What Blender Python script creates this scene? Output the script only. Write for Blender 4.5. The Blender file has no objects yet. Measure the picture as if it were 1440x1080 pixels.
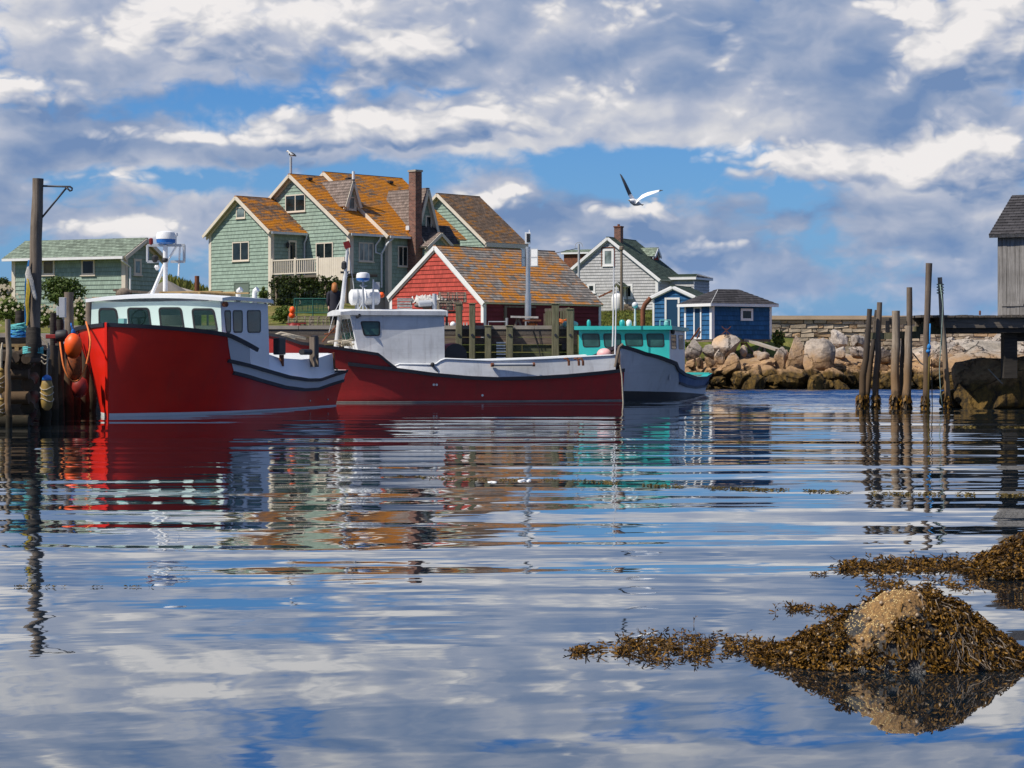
import bpy, bmesh, math, random
from mathutils import Vector, Matrix, noise as mnoise

scene = bpy.context.scene
COL = scene.collection
R = math.radians
random.seed(7)

# ------------------------------------------------------------------ camera
F, YH, CZ = 2800.0, 490.0, 1.76          # focal length in photo pixels, horizon row, eye height
cam_d = bpy.data.cameras.new('camera')
cam = bpy.data.objects.new('camera', cam_d)
COL.objects.link(cam)
cam.location = (0, 0, CZ)
cam.rotation_euler = (R(90), 0, 0)
cam_d.sensor_width = 36
cam_d.lens = F / 1440 * 36
cam_d.shift_y = -(540 - YH) / 1440
cam_d.clip_start = 0.1
cam_d.clip_end = 20000
scene.camera = cam

# ------------------------------------------------------------------ light and exposure
SUN_EL, SUN_A = 50.0, 27.0               # elevation; horizontal direction: from the left, a little behind the camera
sl = bpy.data.lights.new('sun', 'SUN')
sun = bpy.data.objects.new('sun', sl)
COL.objects.link(sun)
sl.energy = 5.0
sl.angle = R(0.5)
sl.color = (1.0, 0.93, 0.82)
SDIR = Vector((-math.cos(R(SUN_A)) * math.cos(R(SUN_EL)), -math.sin(R(SUN_A)) * math.cos(R(SUN_EL)), math.sin(R(SUN_EL))))
sun.rotation_euler = SDIR.to_track_quat('Z', 'Y').to_euler()
scene.view_settings.view_transform = 'Standard'
scene.view_settings.look = 'None'
scene.view_settings.exposure = 0.08
scene.view_settings.gamma = 1.0
scene.cycles.max_bounces = 8
scene.cycles.transparent_max_bounces = 12
scene.cycles.caustics_reflective = False
scene.cycles.caustics_refractive = False


# ------------------------------------------------------------------ node helpers
class G:
    def __init__(self, nt):
        self.nt = nt
    def n(self, t, **kw):
        nd = self.nt.nodes.new(t)
        for k, v in kw.items():
            setattr(nd, k, v)
        return nd
    def put(self, sock, v):
        if v is None:
            return
        if isinstance(v, bpy.types.NodeSocket):
            self.nt.links.new(v, sock)
        else:
            if sock.type == 'RGBA' and hasattr(v, '__len__') and len(v) == 3:
                v = (*v, 1)
            sock.default_value = v
    def m(self, op, a, b=None, c=None, clamp=False):
        nd = self.n('ShaderNodeMath', operation=op, use_clamp=clamp)
        self.put(nd.inputs[0], a); self.put(nd.inputs[1], b); self.put(nd.inputs[2], c)
        return nd.outputs[0]
    def v(self, op, a, b=None, c=None):
        nd = self.n('ShaderNodeVectorMath', operation=op)
        self.put(nd.inputs[0], a); self.put(nd.inputs[1], b)
        if c is not None:
            self.put(nd.inputs[2], c)
        return nd.outputs['Value'] if op in ('DOT_PRODUCT', 'LENGTH', 'DISTANCE') else nd.outputs[0]
    def mix(self, f, a, b, mode='MIX'):
        nd = self.n('ShaderNodeMix', data_type='RGBA', blend_type=mode)
        self.put(nd.inputs[0], f); self.put(nd.inputs[6], a); self.put(nd.inputs[7], b)
        return nd.outputs[2]
    def rng(self, x, a, b, c=0.0, d=1.0, smooth=False):
        nd = self.n('ShaderNodeMapRange', interpolation_type='SMOOTHSTEP' if smooth else 'LINEAR')
        for i, q in enumerate((x, a, b, c, d)):
            self.put(nd.inputs[i], q)
        return nd.outputs[0]
    def noise(self, vec, scale, detail=4, rough=0.55, dist=0.0, dim='3D'):
        nd = self.n('ShaderNodeTexNoise', noise_dimensions=dim)
        self.put(nd.inputs['Vector'], vec)
        nd.inputs['Scale'].default_value = scale
        nd.inputs['Detail'].default_value = detail
        nd.inputs['Roughness'].default_value = rough
        nd.inputs['Distortion'].default_value = dist
        return nd.outputs['Fac']
    def xyz(self, vec):
        nd = self.n('ShaderNodeSeparateXYZ'); self.put(nd.inputs[0], vec)
        return nd.outputs
    def comb(self, x, y, z=0.0):
        nd = self.n('ShaderNodeCombineXYZ')
        self.put(nd.inputs[0], x); self.put(nd.inputs[1], y); self.put(nd.inputs[2], z)
        return nd.outputs[0]


# ------------------------------------------------------------------ sky: Nishita blue behind procedural cumulus
def make_world():
    w = bpy.data.worlds.new('World')
    scene.world = w
    w.use_nodes = True
    nt = w.node_tree
    nt.nodes.clear()
    g = G(nt)
    out = g.n('ShaderNodeOutputWorld')
    bg = g.n('ShaderNodeBackground')
    nt.links.new(bg.outputs[0], out.inputs[0])
    bg.inputs['Strength'].default_value = 0.1
    sky = g.n('ShaderNodeTexSky', sky_type='NISHITA')
    sky.sun_disc = False
    sky.sun_elevation = R(SUN_EL)
    sky.sun_rotation = math.atan2(SDIR.x, SDIR.y)
    sky.air_density = 1.0
    sky.dust_density = 0.3
    sky.ozone_density = 3.0
    tc = g.n('ShaderNodeTexCoord')
    d = g.xyz(tc.outputs['Generated'])
    az = g.m('ARCTAN2', d[0], d[1])
    el = g.m('ARCSINE', d[2])
    # sky position in thousandths: azimuth right of north, elevation up (radians * 1000)
    U = g.m('MULTIPLY', az, 1000.0)
    Vv = g.m('MULTIPLY', g.m('ABSOLUTE', el), 1000.0)
    p = g.comb(U, Vv, 0.0)
    warp = g.n('ShaderNodeTexNoise'); g.put(warp.inputs['Vector'], p)
    warp.inputs['Scale'].default_value = 0.022; warp.inputs['Detail'].default_value = 5
    pw = g.v('ADD', p, g.v('MULTIPLY', g.v('SUBTRACT', warp.outputs['Color'], (0.5, 0.5, 0.5)), (26.0, 15.0, 0.0)))
    def blobs(lst, pw=pw):
        acc = None
        for (x, y, rx, ry, wt) in lst:
            cx, cy = (x - 720) / 2.8, (YH - y) / 2.8
            a, b = 2.8 / rx, 2.8 / ry
            q = g.v('MULTIPLY_ADD', pw, (a, b, 0), (-cx * a, -cy * b, 0))
            e = g.m('POWER', 0.37, g.v('DOT_PRODUCT', q, q))
            acc = g.m('MULTIPLY_ADD', e, wt, acc if acc is not None else 0.0)
        return acc
    cover = blobs([(240, 60, 330, 80, .5), (330, 195, 380, 26, .40), (640, 175, 200, 40, .40),
                   (820, 90, 260, 110, .5), (1190, 120, 230, 110, .55), (1360, 240, 160, 60, .35),
                   (1100, 335, 340, 54, .28), (1200, 400, 400, 30, .26), (90, 310, 190, 36, .25), (700, 320, 160, 40, .22), (300, -150, 500, 120, .34), (1100, -140, 420, 120, .34),
                   (430, 145, 60, 18, -.35), (630, 125, 60, 14, -.3), (160, 252, 260, 18, -.45), (800, 225, 200, 26, -.5), (880, 262, 60, 26, -.35), (560, 250, 140, 18, -.3), (1290, 205, 40, 12, -.35)])
    bright = blobs([(300, 60, 260, 70, .4), (1390, 60, 110, 80, .4), (1200, 230, 280, 34, .4), (560, 165, 400, 30, .25), (1180, 90, 150, 50, -.24), (430, 150, 130, 20, -.45), (110, 168, 130, 16, -.3), (1100, 288, 300, 20, -.15)])
    def fbm(off, detail, rough):
        q = g.v('MULTIPLY_ADD', pw, (0.0105, 0.0185, 0.0), off)
        return g.noise(q, 1.0, detail, rough, 0.1)
    n0 = fbm((0, 0, 3.1), 7, 0.54)
    # heaped billows: inverted ridges at two sizes make the cauliflower tops
    def billow(off):
        acc = None
        for sx, sy, wt, z in ((0.021, 0.040, 1.0, 1.7), (0.052, 0.090, 0.5, 5.2), (0.12, 0.2, 0.25, 8.8)):
            q = g.v('MULTIPLY_ADD', pw, (sx, sy, 0.0), (off[0] * sx, off[1] * sy, z))
            r = g.m('MULTIPLY', g.m('ABSOLUTE', g.m('SUBTRACT', g.noise(q, 1.0, 1.5, 0.5), 0.5)), 4.0 * wt)
            acc = r if acc is None else g.m('ADD', acc, r)
        return acc
    b0 = billow((0, 0)); b1 = billow((6.0, -9.0))
    elf = g.rng(Vv, 0.0, 60.0, 1.0, 0.0)
    high = g.m('ADD', g.m('ADD', g.rng(Vv, 250.0, 330.0, 0.0, -0.6), g.rng(Vv, 600.0, 800.0, 0.0, 0.75)), g.rng(g.m('ABSOLUTE', az), 0.7, 1.4, 0.0, 0.15))
    base = g.m('ADD', g.m('MULTIPLY', g.m('SUBTRACT', n0, 0.5), 2.4), g.m('ADD', g.m('ADD', cover, high), 0.13))
    base = g.m('ADD', base, g.m('MULTIPLY', g.m('SUBTRACT', b0, 0.55), 0.22))
    alpha = g.rng(base, -0.04, 0.30, 0.0, 1.0, True)
    alpha = g.m('MULTIPLY', alpha, 0.97)
    L0 = fbm((4.0, 7.0, 6.1), 2.5, 0.5); L1 = fbm((4.075, 6.83, 6.1), 2.5, 0.5)
    relief = g.m('ADD', g.m('MULTIPLY', g.m('SUBTRACT', L0, L1), 2.6), g.m('MULTIPLY', g.m('SUBTRACT', b0, b1), 0.20))
    lit = g.m('ADD', g.m('ADD', relief, 0.40), g.m('MULTIPLY', bright, 0.6))
    thick = g.rng(base, 0.25, 1.3, 0.0, 0.10)
    lit = g.m('SUBTRACT', lit, thick)
    # nearer cumulus heaps with hard lit tops and shaded bases
    heaps = [(1085, 238, 165, 40, .85), (1370, 232, 115, 50, .9), (1390, 60, 120, 90, .85), (1310, 92, 70, 42, .6),
             (300, 60, 270, 60, .75), (560, 88, 80, 50, .5), (45, 140, 110, 38, .9), (620, 172, 220, 28, .8), (340, 197, 260, 17, .6),
             (690, 285, 100, 26, .65), (900, 298, 62, 21, .75), (1010, 347, 190, 24, .5), (770, 130, 110, 28, .35),
             (940, 30, 180, 36, .45), (130, 325, 170, 19, .42),
             (250, -150, 260, 60, .45)]
    c0 = blobs(heaps); c1 = blobs(heaps, g.v('ADD', pw, (-5.0, 8.0, 0.0)))
    rough0 = g.m('ADD', g.m('MULTIPLY', g.m('SUBTRACT', L0, 0.5), 1.2), g.m('MULTIPLY', g.m('SUBTRACT', b0, 0.55), 0.46))
    edge = g.m('MULTIPLY', g.m('SUBTRACT', n0, 0.5), 0.7)
    rough1 = g.m('ADD', g.m('MULTIPLY', g.m('SUBTRACT', L1, 0.5), 1.2), g.m('MULTIPLY', g.m('SUBTRACT', b1, 0.55), 0.46))
    base2 = g.m('SUBTRACT', g.m('ADD', g.m('ADD', c0, edge), rough0), 0.28)
    alpha2 = g.rng(base2, -0.04, 0.28, 0.0, 1.0, True)
    rel2 = g.m('ADD', g.m('MULTIPLY', g.m('SUBTRACT', c0, c1), 1.5), g.m('MULTIPLY', g.m('SUBTRACT', rough0, rough1), 1.25))
    lit2 = g.m('ADD', g.m('ADD', rel2, 0.44), g.m('MULTIPLY', bright, 0.2))
    lit = g.mix(alpha2, g.comb(lit, lit, lit), g.comb(lit2, lit2, lit2))
    lit = g.m('ADD', g.xyz(lit)[0], 0.0, clamp=True)
    alpha = g.m('MAXIMUM', alpha, g.m('MULTIPLY', alpha2, 0.99))
    cr = g.n('ShaderNodeValToRGB'); g.put(cr.inputs[0], lit)
    el_ = cr.color_ramp.elements
    el_[0].position = 0.0; el_[0].color = (1.6, 2.5, 4.4, 1)
    el_[1].position = 1.0; el_[1].color = (8.3, 8.0, 7.9, 1)
    for pos, c in ((0.25, (2.7, 3.4, 4.9)), (0.5, (4.2, 4.6, 5.7)), (0.75, (6.3, 6.3, 6.6))):
        e = cr.color_ramp.elements.new(pos); e.color = (*c, 1)
    blue = g.n('ShaderNodeHueSaturation')
    g.put(blue.inputs['Color'], sky.outputs[0])
    blue.inputs['Saturation'].default_value = 1.35
    blue.inputs['Value'].default_value = 1.0
    tint = g.mix(1.0, blue.outputs[0], (0.50, 0.70, 1.0), 'MULTIPLY')
    tint = g.mix(g.rng(Vv, 0.0, 150.0, 0.75, 0.0), tint, (1.1, 2.9, 6.2))
    # far clouds sink into blue haze at the horizon
    far = g.m('MULTIPLY', elf, 0.42)
    cl = g.mix(far, cr.outputs[0], (2.0, 3.5, 6.4))
    fin = g.mix(alpha, tint, cl)
    nt.links.new(fin, bg.inputs['Color'])
make_world()

# ------------------------------------------------------------------ scene helpers
def V(*a):
    return Vector(a)

def W(px, py, D):
    return Vector(((px - 720) * D / F, D, CZ + (YH - py) * D / F))

def DW(py):                                # distance of the water seen at row py
    return F * CZ / (py - YH)

def ray_plane(px, py, P, n):
    d = Vector(((px - 720) / F, 1.0, (YH - py) / F))
    o = Vector((0, 0, CZ))
    return o + d * ((P - o).dot(n) / d.dot(n))

def tag(o, label=None, cat=None, group=None, kind=None):
    for k, v in (('label', label), ('category', cat), ('group', group), ('kind', kind)):
        if v:
            o[k] = v
    return o

def root(name, loc, rotz=0.0, label=None, cat=None, group=None):
    o = bpy.data.objects.new(name, None)
    COL.objects.link(o)
    o.location = loc
    o.rotation_euler = (0, 0, rotz)
    o.empty_display_size = 0.3
    return tag(o, label, cat, group)

def mat_of(o):
    return Matrix.Translation(o.location) @ Matrix.Rotation(o.rotation_euler.z, 4, 'Z')

def clone(o, loc=None, rotz=None, label=None, parent=None):
    c = o.copy()
    COL.objects.link(c)
    c.parent = parent
    for ch in o.children:
        clone(ch, parent=c)
    if loc is not None: c.location = loc
    if rotz is not None: c.rotation_euler = (0, 0, rotz)
    if label: c['label'] = label
    return c


class MB:
    """collects shapes that become one mesh object"""
    def __init__(self, xf=None):
        self.vs, self.fs, self.ms, self.uv = [], [], [], []
        self.xf = xf
    def poly(self, pts, mat=0, uv=None):
        i = len(self.vs)
        self.vs += [Vector(p) for p in pts]
        self.fs.append(list(range(i, i + len(pts)))); self.ms.append(mat); self.uv.append(uv)
    def hexa(self, p, mat=0):
        """8 corners: bottom 0-3 ccw, top 4-7"""
        i = len(self.vs)
        self.vs += [Vector(q) for q in p]
        for f in ((3, 2, 1, 0), (4, 5, 6, 7), (0, 1, 5, 4), (1, 2, 6, 5), (2, 3, 7, 6), (3, 0, 4, 7)):
            self.fs.append([i + k for k in f]); self.ms.append(mat); self.uv.append(None)
    def box(self, x0, x1, y0, y1, z0, z1, mat=0):
        self.hexa([(x0, y0, z0), (x1, y0, z0), (x1, y1, z0), (x0, y1, z0), (x0, y0, z1), (x1, y0, z1), (x1, y1, z1), (x0, y1, z1)], mat)
    def bar(self, a, b, w, h, mat=0, up=(0, 0, 1)):
        a, b = Vector(a), Vector(b)
        d = (b - a).normalized()
        up = Vector(up)
        s = d.cross(up)
        if s.length < 1e-4:
            s = d.cross(Vector((1, 0, 0)))
        s.normalize()
        u = s.cross(d).normalized()
        s *= w / 2; u *= h / 2
        self.hexa([a - s - u, a + s - u, b + s - u, b - s - u, a - s + u, a + s + u, b + s + u, b - s + u], mat)
    def tube(self, pts, rs, n=8, mat=0, caps=True, closed=False):
        pts = [Vector(p) for p in pts]
        if not hasattr(rs, '__len__'):
            rs = [rs] * len(pts)
        i0 = len(self.vs)
        N = len(pts)
        prev = None
        for k, p in enumerate(pts):
            if closed:
                d = pts[(k + 1) % N] - pts[k - 1]
            else:
                d = pts[min(k + 1, N - 1)] - pts[max(k - 1, 0)]
            if d.length < 1e-9: d = Vector((0, 0, 1))
            d.normalize()
            if prev is None:
                a = d.cross(Vector((0, 0, 1)))
                if a.length < 0.05: a = d.cross(Vector((0, 1, 0)))
            else:
                a = prev - d * prev.dot(d)
            a.normalize(); prev = a.copy()
            b = d.cross(a)
            for j in range(n):
                t = 2 * math.pi * j / n
                self.vs.append(p + (a * math.cos(t) + b * math.sin(t)) * rs[k])
        K = N if closed else N - 1
        for k in range(K):
            for j in range(n):
                k2 = (k + 1) % N
                self.fs.append([i0 + k * n + j, i0 + k * n + (j + 1) % n, i0 + k2 * n + (j + 1) % n, i0 + k2 * n + j])
                self.ms.append(mat); self.uv.append(None)
        if caps and not closed:
            for k, rev in ((0, True), (N - 1, False)):
                f = [i0 + k * n + j for j in range(n)]
                self.fs.append(f[::-1] if rev else f); self.ms.append(mat); self.uv.append(None)
    def lathe(self, c, prof, n=16, mat=0, axis=(0, 0, 1)):
        c = Vector(c); ax = Vector(axis).normalized()
        a = ax.cross(Vector((0, 1, 0)))
        if a.length < 0.05: a = ax.cross(Vector((1, 0, 0)))
        a.normalize(); b = ax.cross(a)
        i0 = len(self.vs)
        for r, z in prof:
            for j in range(n):
                t = 2 * math.pi * j / n
                self.vs.append(c + ax * z + (a * math.cos(t) + b * math.sin(t)) * max(r, 1e-4))
        for k in range(len(prof) - 1):
            for j in range(n):
                self.fs.append([i0 + k * n + j, i0 + k * n + (j + 1) % n, i0 + (k + 1) * n + (j + 1) % n, i0 + (k + 1) * n + j])
                self.ms.append(mat); self.uv.append(None)
        for k, rev in ((0, True), (len(prof) - 1, False)):
            f = [i0 + k * n + j for j in range(n)]
            self.fs.append(f[::-1] if rev else f); self.ms.append(mat); self.uv.append(None)
    def ball(self, c, r, nu=12, nv=8, mat=0):
        if not hasattr(r, '__len__'): r = (r, r, r)
        c = Vector(c)
        i0 = len(self.vs)
        for k in range(nv + 1):
            t = math.pi * k / nv
            for j in range(nu):
                s = 2 * math.pi * j / nu
                self.vs.append(c + Vector((r[0] * math.sin(t) * math.cos(s), r[1] * math.sin(t) * math.sin(s), r[2] * math.cos(t))))
        for k in range(nv):
            for j in range(nu):
                self.fs.append([i0 + k * nu + j, i0 + (k + 1) * nu + j, i0 + (k + 1) * nu + (j + 1) % nu, i0 + k * nu + (j + 1) % nu])
                self.ms.append(mat); self.uv.append(None)
    def grid(self, rows, mat=0, uvf=None):
        """rows: list of equally long point lists, shared vertices"""
        i0 = len(self.vs); n = len(rows[0])
        for r in rows:
            self.vs += [Vector(p) for p in r]
        for a in range(len(rows) - 1):
            for b in range(n - 1):
                self.fs.append([i0 + a * n + b, i0 + a * n + b + 1, i0 + (a + 1) * n + b + 1, i0 + (a + 1) * n + b])
                self.ms.append(mat if not callable(mat) else mat(a, b)); self.uv.append(None)
    def build(self, name, mats, parent=None, smooth=False, loc=None, world=False, bevel=0):
        vs = self.vs
        if self.xf is not None:
            vs = [self.xf @ v for v in vs]
        if world and parent is not None:
            inv = world_of(parent).inverted()
            vs = [inv @ v for v in vs]
        o_loc = Vector((0, 0, 0))
        if loc is not None:
            o_loc = Vector(loc)
            vs = [v - o_loc for v in vs]
        me = bpy.data.meshes.new(name)
        me.from_pydata([tuple(v) for v in vs], [], self.fs)
        if not isinstance(mats, (list, tuple)): mats = [mats]
        for m in mats: me.materials.append(m)
        me.polygons.foreach_set('material_index', self.ms)
        if any(u is not None for u in self.uv):
            lay = me.uv_layers.new(name='UVMap')
            for pol, u in zip(me.polygons, self.uv):
                if u:
                    for li, q in zip(pol.loop_indices, u):
                        lay.data[li].uv = q
        if smooth:
            me.polygons.foreach_set('use_smooth', [True] * len(me.polygons))
        me.update()
        o = bpy.data.objects.new(name, me)
        COL.objects.link(o)
        o.location = o_loc
        if parent is not None: o.parent = parent
        if smooth == 'auto':
            me.set_sharp_from_angle(angle=R(40))
        if bevel:
            md = o.modifiers.new('bevel', 'BEVEL'); md.width = bevel; md.segments = 2; md.limit_method = 'ANGLE'
        return o

def world_of(o):
    m = Matrix.Translation(o.location) @ o.rotation_euler.to_matrix().to_4x4()
    return (world_of(o.parent) @ m) if o.parent else m


class Frame:
    """a turned ground frame: x right along the front, y to the back, z up"""
    def __init__(self, o, th):
        self.o = Vector(o); self.t = R(th)
        self.ca, self.sa = math.cos(self.t), math.sin(self.t)
        self.M = Matrix.Translation(self.o) @ Matrix.Rotation(-self.t, 4, 'Z')
        self.I = self.M.inverted()
    def w(self, x, y, z=0): return self.M @ Vector((x, y, z))
    def l(self, p): return self.I @ Vector(p)
    def side_y(self, px, x):
        k = (px - 720) / F
        return (k * (self.o.y - x * self.sa) - self.o.x - x * self.ca) / (self.sa - k * self.ca)
    def front_x(self, px, y):
        k = (px - 720) / F
        return (k * (self.o.y + y * self.ca) - self.o.x - y * self.sa) / (self.ca + k * self.sa)
    def z(self, x, y, py):
        return CZ + (YH - py) * self.w(x, y).y / F - self.o.z
    def turned(self):
        return Frame(self.o, math.degrees(self.t) - 90)

# ------------------------------------------------------------------ materials
def new_mat(name):
    m = bpy.data.materials.new(name)
    m.use_nodes = True
    nt = m.node_tree
    b = nt.nodes['Principled BSDF']
    return m, G(nt), b

def sc(c, k): return tuple(min(1, q * k) for q in c)

def smooth_path(pts, k=5):
    pts = [Vector(p) for p in pts]; out = []
    for i in range(len(pts) - 1):
        a, b, c, d = pts[max(i - 1, 0)], pts[i], pts[i + 1], pts[min(i + 2, len(pts) - 1)]
        for j in range(k):
            t = j / k
            out.append(.5 * ((2 * b) + (c - a) * t + (2 * a - 5 * b + 4 * c - d) * t * t + (3 * b - a - 3 * c + d) * t ** 3))
    return out + [pts[-1]]

def plain(name, col, rough=0.6, var=0.25, scale=3.0, stretch=(1, 1, 1), bump=0.0, metallic=0.0, spec=0.5, col2=None, grime=0.0, bscale=None, coat=0.0, streak=0.0):
    m, g, b = new_mat(name)
    tc = g.n('ShaderNodeTexCoord')
    p = g.v('MULTIPLY', tc.outputs['Object'], stretch)
    f = g.noise(p, scale, 6, 0.6)
    f2 = g.rng(f, 0.3, 0.7)
    c = g.mix(f2, sc(col, 1 - var), col2 if col2 else sc(col, 1 + var))
    if grime:
        gf = g.rng(g.noise(p, scale * 0.37, 8, 0.7), 0.45, 0.75, 0, grime)
        c = g.mix(gf, c, (0.08, 0.065, 0.05))
    if streak:
        sf = g.rng(g.noise(g.v('MULTIPLY', tc.outputs['Object'], (4.5, 4.5, 0.30)), 1.0, 7, 0.7), 0.52, 0.78, 0, streak)
        c = g.mix(sf, c, (0.10, 0.055, 0.035))
        sw = g.rng(g.noise(g.v('MULTIPLY', tc.outputs['Object'], (0.5, 0.5, 9.0)), 1.0, 5, 0.6), 0.50, 0.75, 0, streak * .6)
        c = g.mix(sw, c, sc(col, 0.55))
    g.put(b.inputs['Base Color'], c)
    b.inputs['Metallic'].default_value = metallic
    b.inputs['Specular IOR Level'].default_value = spec
    if coat: b.inputs['Coat Weight'].default_value = coat
    g.put(b.inputs['Roughness'], g.rng(f, 0.2, 0.8, max(0.02, rough - 0.1), min(1, rough + 0.1)))
    if bump:
        bn = g.n('ShaderNodeBump'); bn.inputs['Strength'].default_value = bump; bn.inputs['Distance'].default_value = 0.02
        g.put(bn.inputs['Height'], g.noise(p, bscale or scale * 3, 5, 0.6))
        g.put(b.inputs['Normal'], bn.outputs[0])
    return m

def siding_mat(name, col, bw=0.15, rh=0.22, var=0.14, grime=0.25):
    m, g, b = new_mat(name)
    tc = g.n('ShaderNodeTexCoord')
    br = g.n('ShaderNodeTexBrick')
    g.put(br.inputs['Vector'], tc.outputs['UV'])
    br.inputs['Color1'].default_value = (*sc(col, 1 - var), 1)
    br.inputs['Color2'].default_value = (*sc(col, 1 + var), 1)
    br.inputs['Mortar'].default_value = (*sc(col, 0.45), 1)
    br.inputs['Scale'].default_value = 1.0
    br.inputs['Mortar Size'].default_value = 0.005
    br.inputs['Brick Width'].default_value = bw
    br.inputs['Row Height'].default_value = rh
    n = g.noise(tc.outputs['UV'], 0.8, 8, 0.65)
    c = g.mix(g.rng(n, 0.42, 0.75, 0, grime), br.outputs['Color'], sc(col, 0.55))
    n2 = g.noise(g.v('MULTIPLY', tc.outputs['UV'], (9, 1.2, 1)), 1.0, 6, 0.6)
    c = g.mix(g.rng(n2, 0.5, 0.8, 0, 0.3), c, sc(col, 1.35))
    g.put(b.inputs['Base Color'], c)
    b.inputs['Roughness'].default_value = 0.75
    b.inputs['Specular IOR Level'].default_value = 0.25
    return m

def roof_mat(name, col, lich=(0.55, 0.20, 0.010), amount=0.0, seed=0.0, bw=0.22, rh=0.19, lscale=0.9, col2=None):
    m, g, b = new_mat(name)
    tc = g.n('ShaderNodeTexCoord')
    uv = g.v('ADD', tc.outputs['UV'], (seed, seed * 1.7, 0))
    br = g.n('ShaderNodeTexBrick')
    g.put(br.inputs['Vector'], uv)
    br.inputs['Color1'].default_value = (*sc(col, 0.7), 1)
    br.inputs['Color2'].default_value = (*(col2 or sc(col, 1.35)), 1)
    br.inputs['Mortar'].default_value = (*sc(col, 0.35), 1)
    br.inputs['Scale'].default_value = 1.0
    br.inputs['Mortar Size'].default_value = 0.008
    br.inputs['Brick Width'].default_value = bw
    br.inputs['Row Height'].default_value = rh
    c = br.outputs['Color']
    if amount > 0:
        # white-noise per shingle, so lichen takes hold shingle by shingle
        fu = g.v('FLOOR', g.v('MULTIPLY', uv, (1 / (bw * 1.7), 1 / rh, 1)))
        wn = g.n('ShaderNodeTexWhiteNoise', noise_dimensions='2D'); g.put(wn.inputs['Vector'], fu)
        big = g.noise(g.v('MULTIPLY', uv, (0.55, 1.0, 1)), lscale, 6, 0.62)
        fine = g.noise(uv, 9.0, 6, 0.7)
        s = g.m('ADD', g.m('MULTIPLY', g.m('SUBTRACT', big, 0.5), 2.6), g.m('MULTIPLY', g.m('SUBTRACT', wn.outputs['Value'], 0.5), 0.55))
        s = g.m('ADD', s, g.m('MULTIPLY', g.m('SUBTRACT', fine, 0.5), 1.1))
        f = g.rng(s, 0.5 - amount, 1.0 - amount, 0, 0.93)
        lc = g.mix(g.rng(fine, 0.35, 0.65), sc(lich, 0.6), sc(lich, 1.15))
        c = g.mix(f, c, lc)
    g.put(b.inputs['Base Color'], c)
    b.inputs['Roughness'].default_value = 0.85
    b.inputs['Specular IOR Level'].default_value = 0.2
    bn = g.n('ShaderNodeBump'); bn.inputs['Strength'].default_value = 0.5; bn.inputs['Distance'].default_value = 0.02
    g.put(bn.inputs['Height'], g.noise(uv, 14.0, 5, 0.6)); g.put(b.inputs['Normal'], bn.outputs[0])
    return m

def glass_mat(name, col=(0.012, 0.018, 0.02)):
    m, g, b = new_mat(name)
    tc = g.n('ShaderNodeTexCoord')
    n = g.noise(tc.outputs['Object'], 1.3, 3, 0.5)
    g.put(b.inputs['Base Color'], g.mix(g.rng(n, 0.35, 0.65), sc(col, 0.5), sc(col, 1.8)))
    b.inputs['Roughness'].default_value = 0.04
    b.inputs['Specular IOR Level'].default_value = 0.35
    return m

def wood_mat(name, col, col2, rough=0.85, scale=1.0, axis='z', tide=False, bump=0.6):
    """weathered timber with grain along an axis; tide adds weed and barnacle bands near the water"""
    m, g, b = new_mat(name)
    tc = g.n('ShaderNodeTexCoord')
    st = {'z': (22, 22, 1.2), 'x': (1.2, 22, 22), 'y': (22, 1.2, 22)}[axis]
    gr = g.noise(g.v('MULTIPLY', tc.outputs['Object'], st), scale, 6, 0.65, 0.4)
    big = g.noise(tc.outputs['Object'], 2.2, 5, 0.6)
    c = g.mix(g.rng(gr, 0.3, 0.7), sc(col, 0.55), col2)
    c = g.mix(g.rng(big, 0.4, 0.75, 0, 0.55), c, sc(col, 0.5))
    if tide:
        geo = g.n('ShaderNodeNewGeometry')
        z = g.xyz(geo.outputs['Position'])[2]
        wob = g.m('MULTIPLY', g.m('SUBTRACT', g.noise(geo.outputs['Position'], 5.0, 4, 0.6), 0.5), 0.7)
        zz = g.m('ADD', z, wob)
        c = g.mix(g.rng(zz, 0.9, 1.9, 0.75, 0.0), c, tide if isinstance(tide, tuple) else (0.10, 0.06, 0.028))
        c = g.mix(g.rng(zz, 0.25, 0.55, 1.0, 0.0), c, (0.022, 0.018, 0.010))
    g.put(b.inputs['Base Color'], c)
    b.inputs['Roughness'].default_value = rough
    b.inputs['Specular IOR Level'].default_value = 0.25
    bn = g.n('ShaderNodeBump'); bn.inputs['Strength'].default_value = bump; bn.inputs['Distance'].default_value = 0.015
    g.put(bn.inputs['Height'], gr); g.put(b.inputs['Normal'], bn.outputs[0])
    return m

def leaf_mat(name, c1, c2, trans=0.15, rough=0.6, power=1.0):
    m, g, b = new_mat(name)
    geo = g.n('ShaderNodeNewGeometry')
    c = g.mix(g.m('POWER', geo.outputs['Random Per Island'], power), c1, c2)
    g.put(b.inputs['Base Color'], c)
    b.inputs['Roughness'].default_value = rough
    b.inputs['Specular IOR Level'].default_value = 0.25
    tr = g.n('ShaderNodeBsdfTranslucent'); g.put(tr.inputs[0], c)
    mx = g.n('ShaderNodeMixShader'); mx.inputs[0].default_value = trans
    out = m.node_tree.nodes['Material Output']
    m.node_tree.links.new(b.outputs[0], mx.inputs[1]); m.node_tree.links.new(tr.outputs[0], mx.inputs[2])
    m.node_tree.links.new(mx.outputs[0], out.inputs[0])
    return m

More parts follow.
